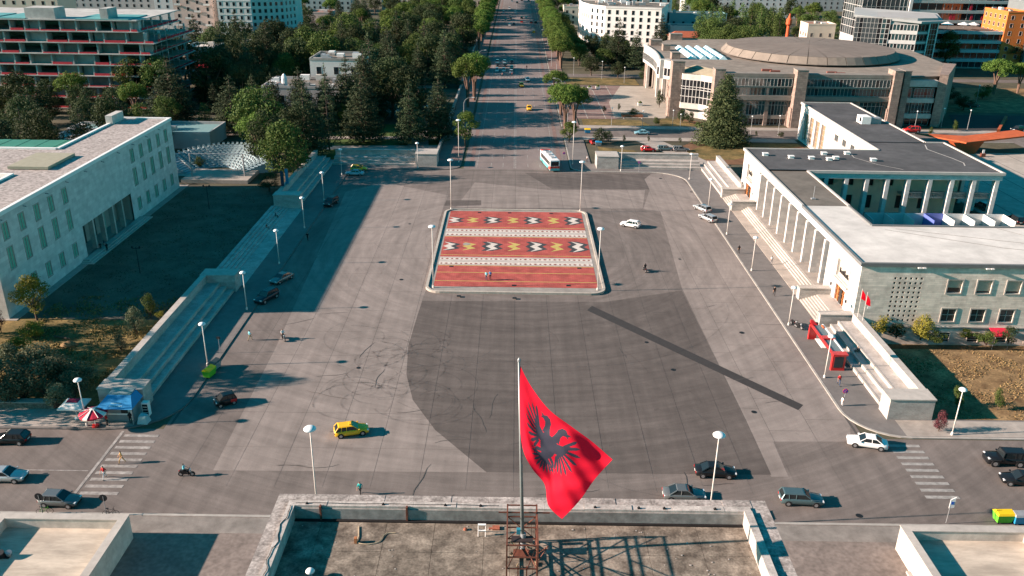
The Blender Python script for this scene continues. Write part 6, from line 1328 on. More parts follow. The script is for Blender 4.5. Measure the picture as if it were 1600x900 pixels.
wood(36, -60, -24, 268, 420, 'CCKCKB', 'in the dense wood between villa and boulevard', 'wood between villa and boulevard', 6, (15,22))
wood(46, -70, -23, 420, 650, 'PBKPCB', 'in the far wood left of the boulevard', 'far wood left of the boulevard', 7, (13,18))
wood(52, -140, -60, 290, 430, 'CKCKB', 'in the wood between villa and white tower', 'wood between villa and white tower', 6.5, (14,22))
wood(34, -145, -70, 430, 640, 'BKPC', 'in the far wood right of the white tower', 'far wood right of the white tower', 8, (11,17))
wood(40, -175, -92, 200, 284, 'KKCKB', 'in the shaded grove behind the marble building', 'grove behind the marble building', 6, (8,12.5))
wood(14, 26, 50, 384, 460, 'KBC', 'around the car park right of the boulevard', 'trees around the car park', 6, (7,12))
wood(44, 94, 150, 382, 455, 'YYBKB', 'in the belt behind the disc roof', 'tree belt behind the disc roof', 5.5, (13,19))
wood(30, 100, 190, 470, 640, 'BKYP', 'in the far wood beyond the poplars', 'far wood beyond the poplars', 8, (12,18))
wood(16, 24, 100, 560, 700, 'BKP', 'far off beyond the curved white building', 'far trees beyond the curved building', 8, (10,15))
wood(14, 205, 300, 330, 400, 'BK', 'in front of the flats at the right edge', 'trees in front of the right flats', 7, (8,12))

# ------------------------------------------------------------------ vehicles
def paint(name, col, rough=.28, metal=.25): return M('paint ' + name, col, rough, 0, metal=metal, spec=.5)
PT = dict(yellow=paint('yellow',(.72,.40,.015),metal=0), black=paint('black',(.012,.013,.015)), silver=paint('silver',(.46,.47,.47),metal=.5), white=paint('white',(.74,.73,.71),metal=0), grey=paint('grey',(.17,.18,.18),metal=.5), dark=paint('dark blue',(.018,.025,.035)), teal=paint('teal grey',(.10,.16,.17),metal=.5), red=paint('red',(.45,.02,.02),metal=0), blue=paint('light blue',(.22,.42,.48)), beige=paint('beige',(.42,.38,.30)), green=paint('green',(.05,.20,.10)))
CGL = glass('car glass', (.012,.016,.018), .06); TYRE = M('tyre', (.02,.02,.02), .9, 0); RIM = M('rim', (.42,.42,.43), .35, 0, metal=.7); HL = M('headlamp glass', (.65,.66,.66), .15, 0, spec=.6); TL = M('tail lamp', (.40,.01,.01), .25, 0, spec=.5); TRIM = M('black trim', (.018,.018,.02), .6, 0); PLATE = M('number plate', (.65,.65,.62), .6, 0)
CT = {}
def car_tpl(key, L, W, H_, rb, rt, wst, wsb, belt, hood=.17, clear=.24, wr=.32, tail=.06, nose=.40):
    t = thing('car', None, None); pm = PT['silver']; X = lambda f: (f-.5)*L
    mb = MB(); rings = []
    secs = [(0, .42, belt-.10-tail, .40), (.025, .26, belt-.03-tail*.6, .475), (.16, clear, belt, .495), (.45, clear, belt, .5), (wsb, clear, belt-.01, .495), (.80, clear, belt-hood*.45, .492), (.93, .24, belt-hood, .465), (.985, .28, belt-hood-.12, .42), (1, .42, belt-nose+.1, .37)]
    for f, zl, zs, hw in secs:
        w = hw*W; half = [(w*.88, zl), (w*.985, zl+.16), (w, (zl+zs)/2), (w*.985, zs-.10), (w*.90, zs), (w*.4, zs+.035)]
        rings.append([(X(f), y, z) for y, z in half] + [(X(f), -y, z) for y, z in half[::-1]])
    n = len(rings[0]); mb.v = [p for r in rings for p in r]
    for i in range(len(rings)-1):
        for j in range(n): mb.f.append((i*n+j, i*n+(j+1)%n, (i+1)*n+(j+1)%n, (i+1)*n+j)); mb.mi.append(0)
    mb.f += [tuple(range(n)), tuple(range((len(rings)-1)*n, len(rings)*n))]; mb.mi += [0,0]
    mb.build('body', pm, t, smooth=True, local=True)
    hb, ht = .455*W, .375*W; zb, zt = belt-.01, H_-.05
    A = [(X(rb), hb*.96, zb), (X(wsb), hb*.94, zb)]; B = [(X(rt), ht*.97, zt), (X(wst), ht, zt)]
    m_ = lambda p: (p[0], -p[1], p[2])
    MB().poly([A[1], m_(A[1]), m_(B[1]), B[1]]).build('windscreen', CGL, t, local=True); MB().poly([A[0], m_(A[0]), m_(B[0]), B[0]]).build('rear_window', CGL, t, local=True)
    for s in (1,-1): MB().poly([(p[0], s*p[1], p[2]) for p in (A[0], A[1], B[1], B[0])]).build('side_window', CGL, t, local=True)
    rf = MB(); e = .03; x0, x1 = X(rt)-e, X(wst)+e
    rf.hexa([(x0,-ht-.02,zt-.02),(x1,-ht-.02,zt-.02),(x1,ht+.02,zt-.02),(x0,ht+.02,zt-.02)], [(x0+.12,-ht*.8,H_),(x1-.2,-ht*.8,H_),(x1-.2,ht*.8,H_),(x0+.12,ht*.8,H_)])
    xm = X((rb+wsb)/2 - .02); fm = lambda a, b, f: tuple(a[i]+(b[i]-a[i])*f for i in range(3))
    for s in (1,-1):
        q = lambda p: (p[0], s*p[1]*1.01, p[2])
        rf.cyl(q(A[1]), q(B[1]), .05, .045, 5); rf.cyl(q(A[0]), q(B[0]), .075, .06, 5); rf.cyl((xm, s*hb*.97, zb), (xm+.03, s*ht*1.01, zt), .04, .04, 5)
        if rb < .1: rf.cyl((X(rb+.17), s*hb*.965, zb), (X(max(rt+.1, rb+.15)), s*ht*1.0, zt), .05, .04, 5)
    rf.build('roof', pm, t, local=True)
    for fx in (.175, .805):
        for s in (1,-1):
            x = X(fx); y = s*(W/2)
            MB().cyl((x, y*.90, wr), (x, y*1.004, wr), wr*1.17, n=14).build('wheel_arch', TRIM, t, local=True)
            wl = MB().cyl((x, y*.82, wr), (x, y*1.012, wr), wr, n=14).build('wheel', TYRE, t, local=True); MB().cyl((x, y*.9, wr), (x, y*1.02, wr), wr*.62, n=10).build('rim', RIM, wl, local=True)
    for s in (1,-1):
        MB().box(X(.93), X(.985), min(s*.24*W,s*.425*W), max(s*.24*W,s*.425*W), belt-hood-.16, belt-hood-.03).build('headlight', HL, t, local=True)
        MB().box(X(0)-.01, X(.02), min(s*.25*W,s*.43*W), max(s*.25*W,s*.43*W), belt-.34, belt-.14).build('taillight', TL, t, local=True)
        MB().box(X(wsb)-.12, X(wsb)+.06, min(s*.49*W,s*.58*W), max(s*.49*W,s*.58*W), belt, belt+.13).build('mirror', pm, t, local=True)
    MB().box(X(0)-.02, X(.01), -.26, .26, .52, .64).build('number_plate', PLATE, t, local=True); MB().box(X(.985), X(1)+.015, -.45, .45, .34, .5).build('grille', TRIM, t, local=True)
    CT[key] = (t, snapshot(t)); return t
car_tpl('sedan', 4.7, 1.82, 1.45, .14, .30, .56, .71, .92); car_tpl('hatch', 4.2, 1.78, 1.48, .02, .12, .54, .71, .92, tail=0); car_tpl('estate', 4.7, 1.8, 1.49, .015, .07, .55, .70, .93, tail=0)
car_tpl('suv', 4.6, 1.88, 1.72, .01, .06, .56, .69, 1.06, tail=0, clear=.34, wr=.37); car_tpl('micro', 2.75, 1.6, 1.54, .03, .12, .62, .84, .95, hood=.12, tail=0, wr=.29)
j_ = car_tpl('jeep', 4.5, 1.9, 1.86, .02, .03, .60, .635, 1.14, hood=.05, tail=0, clear=.42, wr=.42, nose=.24)
MB().box(-2.48, -2.25, -.38, .38, .65, 1.4).build('spare_wheel', TYRE, j_, local=True)
for s in (1,-1):
    for fx in (.175,.805): MB().box((fx-.5)*4.5-.55, (fx-.5)*4.5+.55, min(s*.88,s*1.02), max(s*.88,s*1.02), .86, .95).build('fender', TRIM, j_, local=True)
CT['jeep'] = (j_, snapshot(j_))
tx = dup(CT['hatch'][1]); MB().box(-.25,.0,-.35,.35,1.48,1.62).build('taxi_sign', PT['yellow'], tx, local=True); CT['taxi'] = (tx, snapshot(tx))
def car(kind, col, px_, py_, ang, label, group=None, z=0, xy=None):
    o = dup(CT[kind][1]); g = G(px_, py_, z + .6) if xy is None else Vector((*xy, 0)); o.location = (g.x, g.y, z+.015); o.rotation_euler = (0,0,rad(ang))
    tag(o, label, 'taxi' if kind == 'taxi' else 'car', group); o.name = {'taxi':'taxi','jeep':'off_road_car'}.get(kind,'car')
    set_mat(o, PT['silver'], PT[col]); return o
car('taxi','yellow',549,671,16,'yellow taxi crossing the front of the square')
m1 = car('micro','black',352,625,213,'tiny black and red two-seater car near the left kerb')
for s in (1,-1): MB().box(-1.3,-.5,min(s*.77,s*.815),max(s*.77,s*.815),.45,.9).build('red_panel', PT['red'], m1, local=True)
car('suv','dark',416,464,245,'dark blue off-road car parked in the shade at the left kerb'); car('sedan','grey',440,434,242,'grey saloon parked behind the dark off-road car'); car('suv','black',517,316,255,'small black car by the far left lamp')
car('sedan','blue',554,270,178,'light blue saloon parked at the far left corner'); car('taxi','yellow',561,263,5,'yellow taxi parked behind the light blue saloon')
car('hatch','white',985,350,155,'white hatchback driving right of the red island'); car('estate','silver',1097,325,118,'farther of two silver cars parked at the right kerb'); car('estate','silver',1106,340,118,'nearer of two silver cars parked at the right kerb')
car('sedan','white',1355,690,165,'white saloon turning out of the square on the right'); car('estate','teal',1252,778,-4,'grey green estate car on the front street, right'); car('sedan','black',1118,735,-3,'black saloon driving in front of the dark asphalt'); car('sedan','grey',1069,771,-2,'dark grey saloon half hidden by the foreground roof')
car('jeep','black',1569,717,177,'boxy black off-road car at the right edge'); car('hatch','black',1594,748,172,'black hatchback cut by the right edge'); car('hatch','black',17,684,181,'black hatchback at the left edge'); car('sedan','silver',8,742,0,'silver saloon at the left edge'); car('hatch','grey',94,780,-3,'grey hatchback beside the left crossing')
car('hatch','dark',1150,800,0,'dark hatchback on the street behind the right end of the foreground roof')
car('sedan','blue',1003,207,180,'light blue saloon on the side road before the hall'); car('hatch','red',926,221,100,'red car parked behind the back right stand block'); car('estate','teal',1040,232,0,'grey green car parked behind the back right stand, left of two'); car('estate','grey',1064,233,0,'grey car parked behind the back right stand, right of two'); car('hatch','red',1013,233,0,'dark red car parked behind the back right stand')
car('taxi','yellow',827,169,270,'nearest yellow taxi coming down the boulevard'); car('taxi','yellow',815,133,275,'second yellow taxi coming down the boulevard'); car('sedan','white',824,124,275,'white car just behind the second boulevard taxi')
car('suv','black',1590,202,200,'black car on the road beyond the plaza'); car('suv','teal',1535,322,100,'teal car parked beside the courtyard portico'); car('suv','black',1586,343,92,'black car parked at the courtyard end'); car('sedan','dark',1520,165,10,'dark car in the parking bay beside the hall')
rv = dup(CT['estate'][1]); g = G(1424, 204, .6); rv.location = (g.x, g.y, .015); rv.scale = (1.1,1.05,1.35); rv.rotation_euler = (0,0,math.pi); tag(rv, 'red van parked in front of the hall', 'van'); rv.name = 'van'; set_mat(rv, PT['silver'], PT['red'])
# low-detail car for the far traffic
def simple_car():
    mb = MB(); mb.cur = 0
    mb.hexa([(-2.2,-.85,.25),(2.2,-.85,.25),(2.2,.85,.25),(-2.2,.85,.25)], [(-2.15,-.8,.88),(2.05,-.78,.78),(2.05,.78,.78),(-2.15,.8,.9)]); mb.box(-1.5,.5,-.6,.6,1.38,1.44)
    mb.cur = 1; mb.hexa([(-2.0,-.78,.86),(1.1,-.78,.84),(1.1,.78,.84),(-2.0,.78,.86)], [(-1.6,-.62,1.38),(.5,-.62,1.38),(.5,.62,1.38),(-1.6,.62,1.38)])
    mb.cur = 2
    for x in (-1.35,1.35):
        for y in (-.8,.8): mb.cyl((x,y-.1,.31),(x,y+.1,.31),.31,n=8)
    mb.cur = 3; mb.box(2.0,2.2,-.75,-.45,.6,.75).box(2.0,2.2,.45,.75,.6,.75)
    return mb
sc_ = simple_car().build('car', [PT['silver'], CGL, TYRE, HL]); used_ = [False]; rq = random.Random(31)
def far_car(x, y, ang, col, label, group):
    o = sc_ if not used_[0] else sc_.copy()
    if used_[0]: COL.objects.link(o)
    used_[0] = True; o.location = (x, y, .015); o.rotation_euler = (0,0,rad(ang)); o.material_slots[0].link = 'OBJECT'; o.material_slots[0].material = PT[col]; tag(o, label, 'car', group)
cn = {'white':'white','silver':'silver','black':'black','grey':'grey','dark':'dark blue','red':'red','teal':'grey green','beige':'beige','yellow':'yellow'}
n_q = 0
for row, y in enumerate((372.5, 379, 386, 393.5, 402)):
    for lane, x in enumerate((-8, -4.6, -1.4)):
        if rq.random() < .12: continue
        c = rq.choice(['white','silver','black','grey','black','white','dark']); far_car(x + rq.uniform(-.3,.3), y + rq.uniform(-1,1), 270, c, f"{cn[c]} car in row {('first','second','third','fourth','fifth')[row]} of the queue at the far crossing, {('left','middle','right')[lane]} lane", 'cars queuing at the far crossing')
for i, (x, y, c) in enumerate(((805,20,'white'),(798,30,'black'),(796,40,'white'),(803,39,'dark'),(797,27,'grey'),(815,29,'black'),(822,29,'silver'),(834,51,'yellow'),(830,36,'red'),(815,35,'red'),(787,20,'silver'),(796,14,'white'),(808,5,'black'),(815,1,'dark'),(800,3,'silver'),(826,2,'grey'),(790,33,'teal'),(837,36,'black'))):
    g = G(x, y); ordn = ('first','second','third','fourth','fifth','sixth','seventh','eighth','ninth','tenth','eleventh','twelfth','thirteenth','fourteenth','fifteenth','sixteenth','seventeenth','eighteenth')
    far_car(g.x, g.y, 270 if x < 806 else 90, c, f'far {cn[c]} car in boulevard traffic, about {int(round(g.y/10)*10)} metres off, {"left" if x < 806 else "right"} side', 'far cars on the boulevard')
for i, (x, y, c) in enumerate(((893,62,'white'),(900,67,'silver'),(907,72,'white'),(884,50,'grey'),(890,52,'white'),(877,45,'black'),(868,40,'silver'))):
    g = G(x, y); far_car(g.x, g.y, 40, c, f'{cn[c]} car parked in the car park by the curved white building, {("nearest but two","nearest but one","nearest","middle left","middle right","second last","farthest")[i]}', 'cars in the car park')
for i, (x, y) in enumerate(((140,180),(152,172),(160,176))): pass

# bus
bs = thing('bus', 'white, red and teal city bus turning into the square', 'bus'); BW = PT['white']; BT = paint('bus teal', (.10,.42,.42), .4, 0); BR = paint('bus red', (.55,.05,.03), .4, 0)
MB().box(-5.9,5.9,-1.25,1.25,.35,1.2).build('lower_body', BT, bs, local=True); MB().box(-5.88,5.88,-1.245,1.245,1.2,3.0).build('upper_body', BW, bs, local=True); MB().hexa([(-5.8,-1.2,3.0),(5.8,-1.2,3.0),(5.8,1.2,3.0),(-5.8,1.2,3.0)], [(-5.6,-1.0,3.12),(5.6,-1.0,3.12),(5.6,1.0,3.12),(-5.6,1.0,3.12)]).build('roof', BW, bs, local=True)
for s in (1,-1):
    for k in range(7): MB().box(-5.4+k*1.5,-4.02+k*1.5, min(s*1.25,s*1.262), max(s*1.25,s*1.262), 1.45, 2.6).build('side_window', CGL, bs, local=True)
    MB().box(-5.87,-4.2,min(s*1.25,s*1.258),max(s*1.25,s*1.258),.5,1.4).build('red_panel', BR, bs, local=True)
    for x in (-3.6, 3.4): MB().cyl((x,s*1.0,.48),(x,s*1.27,.48),.48,n=14).build('wheel', TYRE, bs, local=True)
    MB().box(5.88,5.93,min(s*.7,s*1.1),max(s*.7,s*1.1),.6,.85).build('headlight', HL, bs, local=True); MB().box(-5.95,-5.9,min(s*.95,s*1.2),max(s*.95,s*1.2),.9,1.5).build('taillight', TL, bs, local=True)
MB().box(5.88,5.91,-1.1,1.1,1.2,2.75).build('windscreen', CGL, bs, local=True); MB().box(-5.92,-5.88,-1.0,1.0,1.6,2.7).build('rear_window', CGL, bs, local=True); MB().box(-5.915,-5.88,-1.1,1.1,.95,1.5).build('red_panel', BR, bs, local=True)
for x in (-4, -1, 2): MB().box(x,x+1.6,-.5,.5,3.12,3.28).build('roof_hatch', GREYM, bs, local=True)
MB().box(4.4,5.85,-1.22,1.22,3.0,3.14).build('red_roof_front', BR, bs, local=True)
g = G(859, 262); bs.location = (g.x, g.y+1.5, .015); bs.rotation_euler = (0,0,rad(101))

# motorcycles
def moto():
    t = thing('motorcycle', None, None)
    for x in (-.62, .66):
        w_ = MB().cyl((x,-.07,.31),(x,.07,.31),.31,n=14).build('wheel', TYRE, t, local=True); MB().cyl((x,-.075,.31),(x,.075,.31),.17,n=10).build('rim', RIM, w_, local=True)
    MB().hexa([(-.5,-.14,.35),(.35,-.14,.3),(.35,.14,.3),(-.5,.14,.35)], [(-.75,-.12,.72),(.3,-.1,.78),(.3,.1,.78),(-.75,.12,.72)]).build('body', PT['black'], t, local=True)
    MB().hexa([(-.75,-.14,.72),(.05,-.14,.74),(.05,.14,.74),(-.75,.14,.72)], [(-.7,-.12,.82),(.0,-.12,.84),(.0,.12,.84),(-.7,.12,.82)]).build('seat', TRIM, t, local=True)
    MB().cyl((.66,.06,.31),(.38,.06,.95),.035,n=6).cyl((.66,-.06,.31),(.38,-.06,.95),.035,n=6).build('fork', GREYM, t, local=True); MB().cyl((.36,-.36,1.02),(.36,.36,1.02),.025,n=6).cyl((.36,0,.9),(.36,0,1.02),.04,n=6).build('handlebar', TRIM, t, local=True)
    MB().box(.42,.52,-.1,.1,.82,.98).build('headlight', HL, t, local=True); MB().box(-.82,-.72,-.08,.08,.66,.74).build('taillight', TL, t, local=True)
    return t
mt0 = moto(); MS = snapshot(mt0); mfirst = [True]
def motorcycle(px_, py_, ang, label):
    o = mt0 if mfirst[0] else dup(MS); mfirst[0] = False; g = G(px_, py_); o.location = (g.x, g.y, .02 + (.11 if abs(g.x) > 43.5 else 0)); o.rotation_euler = (0,0,rad(ang)); tag(o, label, 'motorcycle'); return o

# ------------------------------------------------------------------ people
def person(px_, py_, ang, pose, shirt, trousers, label, z=0, hair=HAIR, xy=None, dz=0, scale=1.0):
    me = PEOPLE[(pose, shirt, trousers)]; g = G(px_, py_, z) if xy is None else Vector((*xy, z))
    o = bpy.data.objects.new('person', me); COL.objects.link(o); o.location = (g.x, g.y, z + dz); o.rotation_euler = (0,0,rad(ang)); o.scale = (scale,)*3; tag(o, label, 'person')
    return o
person(191, 724, 200, 'walk', 'tan', 'tan', 'person in a tan dress walking over the left crossing'); person(164, 748, 250, 'walk', 'red', 'white', 'person in red shirt and white shorts on the left crossing'); person(563, 773, 265, 'walk', 'teal', 'black', 'person in a teal shirt walking beside the foreground roof')
person(760, 438, 260, 'stand', 'cyan', 'denim', 'left one of two people standing on the red island', z=.22); person(766, 437, 260, 'stand', 'blue', 'black', 'right one of two people standing on the red island', z=.22)
person(391, 532, 30, 'walk', 'cyan', 'khaki', 'person in a pale shirt walking near the left kerb'); person(481, 376, 270, 'walk', 'black', 'black', 'person in black walking in the shade of the square'); person(1154, 396, 80, 'walk', 'black', 'black', 'person in black on the right pavement, far', z=.12); person(1209, 462, 260, 'walk', 'black', 'black', 'person in black walking before the colonnade', z=.12); person(1205, 413, 90, 'stand', 'white', 'grey', 'person in white in front of the colonnade', z=.17)
person(1310, 602, 260, 'walk', 'red', 'denim', 'person in a red jacket beside the right stand', z=.12); person(1315, 634, 200, 'stand', 'white', 'white', 'person in white crouching by the blue sign post', z=.12, scale=.8); person(1283, 528, 300, 'stand', 'black', 'black', 'left one of two people behind the red shelter', z=.12); person(1291, 531, 330, 'stand', 'black', 'white', 'right one of two people behind the red shelter', z=.12)
person(0,0, 180, 'sit', 'black', 'black', 'person in black sitting on the sunlit right stand', xy=(50.9,112.2), z=.62, dz=-.31); person(0,0, 0, 'sit', 'black', 'grey', 'person sitting on the lawn stair, nearer one', xy=(-50.4,165.5), z=.4, dz=-.6); person(0,0, 0, 'sit', 'navy', 'black', 'person sitting on the lawn stair, farther one', xy=(-50.5,173), z=.4, dz=-.6)
person(158, 392, 330, 'stand', 'black', 'black', 'left one of three people at the portico steps'); person(164, 388, 200, 'stand', 'navy', 'grey', 'middle one of three people at the portico steps'); person(168, 393, 150, 'stand', 'black', 'black', 'right one of three people at the portico steps')
person(205, 662, 100, 'stand', 'black', 'black', 'dark figure behind the kiosk counter', z=.12); person(168, 665, 60, 'stand', 'red', 'black', 'person in red under the kiosk awning', z=.12)
person(917, 253, 180, 'stand', 'white', 'black', 'person waiting at the back right stand block', z=.12); person(785, 120, 270, 'walk', 'pink', 'black', 'person crossing the boulevard, left'); person(800, 119, 90, 'walk', 'red', 'black', 'person crossing the boulevard, right'); person(823, 108, 90, 'walk', 'red', 'navy', 'person beyond the far crossing')
person(1525, 233, 200, 'walk', 'black', 'black', 'person walking under the steel canopy')
for (x, y, a, sh, lb) in ((443,531,300,'white','white shirt'), (292,744,2,'cyan','pale shirt'), (1007,424,100,'black','black jacket')):
    lb2 = {443:'in the left part of the square', 292:'on the front street near the left crossing', 1007:'right of the red island'}[x]
    motorcycle(x, y, a, f'black motorcycle ridden {lb2}'); g = G(x, y); person(0,0, a, 'ride', sh, 'black', f'rider in {lb} on the motorcycle {lb2}', xy=(g.x - .25*math.cos(rad(a)), g.y - .25*math.sin(rad(a))), z=.02, dz=-.04)
motorcycle(1240, 510, 290, 'dark scooter parked by the right lamp post'); motorcycle(1247, 514, 300, 'second scooter parked beside the right lamp post')
# ------------------------------------------------------------------ lamps
LH = M('lamp globe', (.70,.73,.73), .35, 0); POLE = M('lamp pole', (.62,.57,.52), .5, .06, 2)
def lamp(h, r):
    t = thing('street_lamp', None, None)
    MB().lathe([(.16,0),(.16,.3),(.1,.45)], n=10).build('base', POLE, t, local=True); MB().cyl((0,0,.4),(0,0,h-.35), .085, .055, 10).build('pole', POLE, t, smooth=True, local=True)
    MB().lathe([(.08,h-.42),(.16,h-.36),(r,h-.22),(r*1.04,h-.12),(r*.8,h+.02),(r*.4,h+.1),(.04,h+.13)], n=16).build('head', LH, t, smooth=True, local=True)
    return snapshot(t)
LS, LT = lamp(6.6, .48), lamp(11.3, .62); fst = {id(LS[0]): True, id(LT[0]): True}
def put(sn, x, y, label, group, z=.12):
    o = sn[0] if fst[id(sn[0])] else dup(sn); fst[id(sn[0])] = False; o.location = (x, y, z); tag(o, label, 'street lamp', group); return o
OR = ('nearest','second','third','fourth','fifth','sixth','seventh')
for side, X, ys in (('left', -43.0, (107.1,126.2,146.7,167,186.3,207.9)), ('right', 44.1, (106,123.2,146.5,166.7,185.2,208.3))):
    for i, y in enumerate(ys): put(LS, X, y, f'short mushroom lamp on the {side} kerb of the square, {OR[i]} from the camera', 'short lamps round the square')
put(LS, -52.6, 90.9, 'short mushroom lamp standing at the kiosk', 'short lamps round the square'); put(LS, 55.3, 91.6, 'short mushroom lamp on the right front pavement', 'short lamps round the square'); put(LS, -24.8, 215.7, 'short mushroom lamp before the back left stand', 'short lamps round the square'); put(LS, 27.7, 215.4, 'short mushroom lamp before the back right stand', 'short lamps round the square')
for x, y, lb, z in ((-13.6,136.2,'tall lamp at the near left corner of the red island',.2),(14.8,136.2,'tall lamp at the near right corner of the red island',.2),(-13.7,180.6,'tall lamp at the far left corner of the red island',.2),(14.8,180.5,'tall lamp at the far right corner of the red island',.2),(-14.6,222.1,'tall lamp at the left mouth of the boulevard',.12),(15.6,221.7,'tall lamp at the right mouth of the boulevard',.12)): put(LT, x, y, lb, 'tall lamps', z)
for x, y, lb in ((-20.1,73.4,'tall lamp behind the left part of the foreground roof'), (21.0,73.3,'tall lamp behind the right part of the foreground roof')): put(LT, x, y, lb, 'tall lamps')
BP = M('grey lamp pole', (.30,.31,.31), .5, .05)
for i, (y, x) in enumerate([(262,-15.5),(318,-15.5),(370,-15.5),(300,16.4),(345,16.4),(395,16.4),(450,16.4),(262,16.3)]):
    t = thing('boulevard_lamp', f'arched grey lamp on the {"left" if x < 0 else "right"} boulevard pavement, about {int(y)} metres off', 'street lamp', (x, y, .12), 0 if x < 0 else math.pi, 'arched boulevard lamps')
    mb = MB().cyl((0,0,0),(0,0,8),.1,.07,8); pts = [(0,0,8),(.4,0,9),(1.3,0,9.6),(2.6,0,9.8)]
    for a, b in zip(pts[:-1], pts[1:]): mb.cyl(a, b, .06, n=6)
    mb.build('pole', BP, t, local=True); MB().box(2.4,3.3,-.14,.14,9.72,9.86).build('head', WHITE, t, local=True)
for i, (x, y, h) in enumerate(((219,427,5),(327,327,5.4))):
    g = G(x, y); t = thing('lawn_lamp', ('black lamp post on the shaded lawn, nearer one','black lamp post on the shaded lawn, farther one')[i], 'lamp post', (g.x, g.y, .02), group='lawn lamp posts'); MB().cyl((0,0,0),(0,0,h),.07,.05,8).build('pole', TRIM, t, local=True); MB().box(-.7,.7,-.05,.05,h-.3,h-.2).build('crossarm', TRIM, t, local=True)
    for s in (-.65,.65): MB().lathe([(.1,0),(.18,.2),(.1,.45)], (s,0,h-.3), 8).build('lantern', TRIM, t, local=True)
for i, (x, y, h) in enumerate(((1003,205,6),(1050,204,6),(955,200,6),(1062,205,5),(1172,214,6),(1215,213,6),(1428,205,6),(1470,200,6),(1511,203,6),(1524,165,7),(940,124,7),(975,130,6),(896,118,7))):
    g = G(x, y); t = thing('park_lamp', f'slim lamp post {("on the side pavement by the hall planters","on the side pavement below the hall bay","left of the brick path on the side road","before the hall bay","by the long arm, left","by the long arm, right","right of the hall pier","near the steel canopy, left","near the steel canopy, right","in the parking bay","on the side street","by the side street crossing","at the boulevard corner of the side street")[i]}', 'lamp post', (g.x, g.y, .1), group='slim lamp posts'); MB().cyl((0,0,0),(0,0,h),.07,.05,6).build('pole', BP, t, local=True); MB().lathe([(.06,h),(.26,h+.1),(.22,h+.3),(.04,h+.36)], n=8).build('globe', LH, t, local=True)

# ------------------------------------------------------------------ kiosk corner (left)
BLU = M('blue canvas', (.015,.20,.42), .7, .08, 1.5); RDC = M('red canvas bright', (.50,.02,.05), .7, .08, 1.5); WHC = M('white canvas', (.66,.62,.57), .7, .06, 1.5)
kx, ky = -48.9, 93.4
k = thing('kiosk', 'blue canopied street kiosk at the end of the shaded stand', 'kiosk', (kx, ky, .12))
MB().box(-1.7,1.7,-1.2,1.2,0,2.3).build('cabin', M('kiosk wall', (.22,.25,.26), .7, .1), k, local=True)
MB().hexa([(-2.5,-2.2,2.2),(2.1,-2.2,2.2),(2.1,1.2,2.2),(-2.1,1.2,2.2)], [(-1.6,-.5,3.2),(1.4,-.5,3.2),(1.4,1.1,3.2),(-1.6,1.1,3.2)]).build('canopy', BLU, k, local=True); MB().box(-1.5,1.3,-.3,1.3,3.2,3.34).build('roof_hatch', M('roof panel grey', (.25,.30,.29)), k, local=True)
rk = random.Random(3)
for row, (yy, zz_, n_k) in enumerate(((-1.42, 2.68, 9), (-1.74, 2.49, 10))):          # two lines of pale print, too small to read
    mb = MB(); x_ = -.75 - .1*row
    for q_ in range(n_k):
        w_k = rk.uniform(.06,.13); h_k = rk.uniform(.10,.17); mb.poly([(x_,yy-h_k*.86,zz_-h_k*.5+.02),(x_+w_k,yy-h_k*.86,zz_-h_k*.5+.02),(x_+w_k,yy,zz_+.02),(x_,yy,zz_+.02)]); x_ += w_k + rk.uniform(.03,.08)
    tag(mb.build('printed_line', M('pale cyan print', (.35,.60,.66), .7, 0), k, local=True), kind='stuff')
MB().box(-1.5,1.4,-1.3,-1.2,.9,1.1).build('counter', WHITE, k, local=True); MB().box(.2,1.6,-1.26,-1.2,1.1,2.1).build('hatch', GLD, k, local=True); MB().box(1.1,1.6,-1.3,-1.22,.2,2.1).build('poster', WHC, k, local=True)
for x in (-2.3,1.95): MB().cyl((x,-2.1,0),(x,-2.1,2.2),.04,n=6).build('post', GREYM, k, local=True)
f = thing('drinks_fridge', 'glass door drinks fridge beside the kiosk', 'fridge', (-46.2, 93.7, .12)); MB().box(-.4,.4,-.35,.35,0,1.9).build('cabinet', WHITE, f, local=True); MB().box(-.34,.34,-.37,-.35,.2,1.7).build('door', GLS, f, local=True)
for z in (.5,.9,1.3): MB().box(-.3,.3,-.385,-.372,z,z+.06).build('shelf', WHITE, f, local=True)
f = thing('covered_crate', 'stack under a pale blue sheet beside the fridge', 'crate', (-45.9, 91.9, .12)); MB().hexa([(-.7,-.5,0),(.6,-.6,0),(.7,.5,0),(-.6,.6,0)], [(-.45,-.35,1.0),(.45,-.4,1.1),(.5,.35,1.0),(-.4,.4,1.15)]).build('sheet', M('pale blue sheet', (.30,.42,.44), .7, .1, 2), f, local=True)
def pyr_parasol(label, x, y, w_, d_, h, m1, m2):
    t = thing('market_parasol', label, 'parasol', (x, y, .12)); MB().cyl((0,0,0),(0,0,h+.6),.04,n=8).build('pole', WHITE, t, local=True); MB().lathe([(.35,0),(.35,.1),(.1,.2)], n=12).build('foot', WHITE, t, local=True)
    MB().hexa([(-w_,-d_,h),(w_,-d_,h),(w_,d_,h),(-w_,d_,h)], [(-.5*w_,-.4*d_,h+.5),(.5*w_,-.4*d_,h+.5),(.5*w_,.4*d_,h+.5),(-.5*w_,.4*d_,h+.5)]).build('canopy', m1, t, local=True); MB().box(-w_,w_,-d_,d_,h-.16,h).build('valance', m1, t, local=True); MB().hexa([(-.5*w_,-.4*d_,h+.5),(.5*w_,-.4*d_,h+.5),(.5*w_,.4*d_,h+.5),(-.5*w_,.4*d_,h+.5)], [(-.3*w_,-.25*d_,h+.62),(.3*w_,-.25*d_,h+.62),(.3*w_,.25*d_,h+.62),(-.3*w_,.25*d_,h+.62)]).build('top_panel', m2, t, local=True); return t
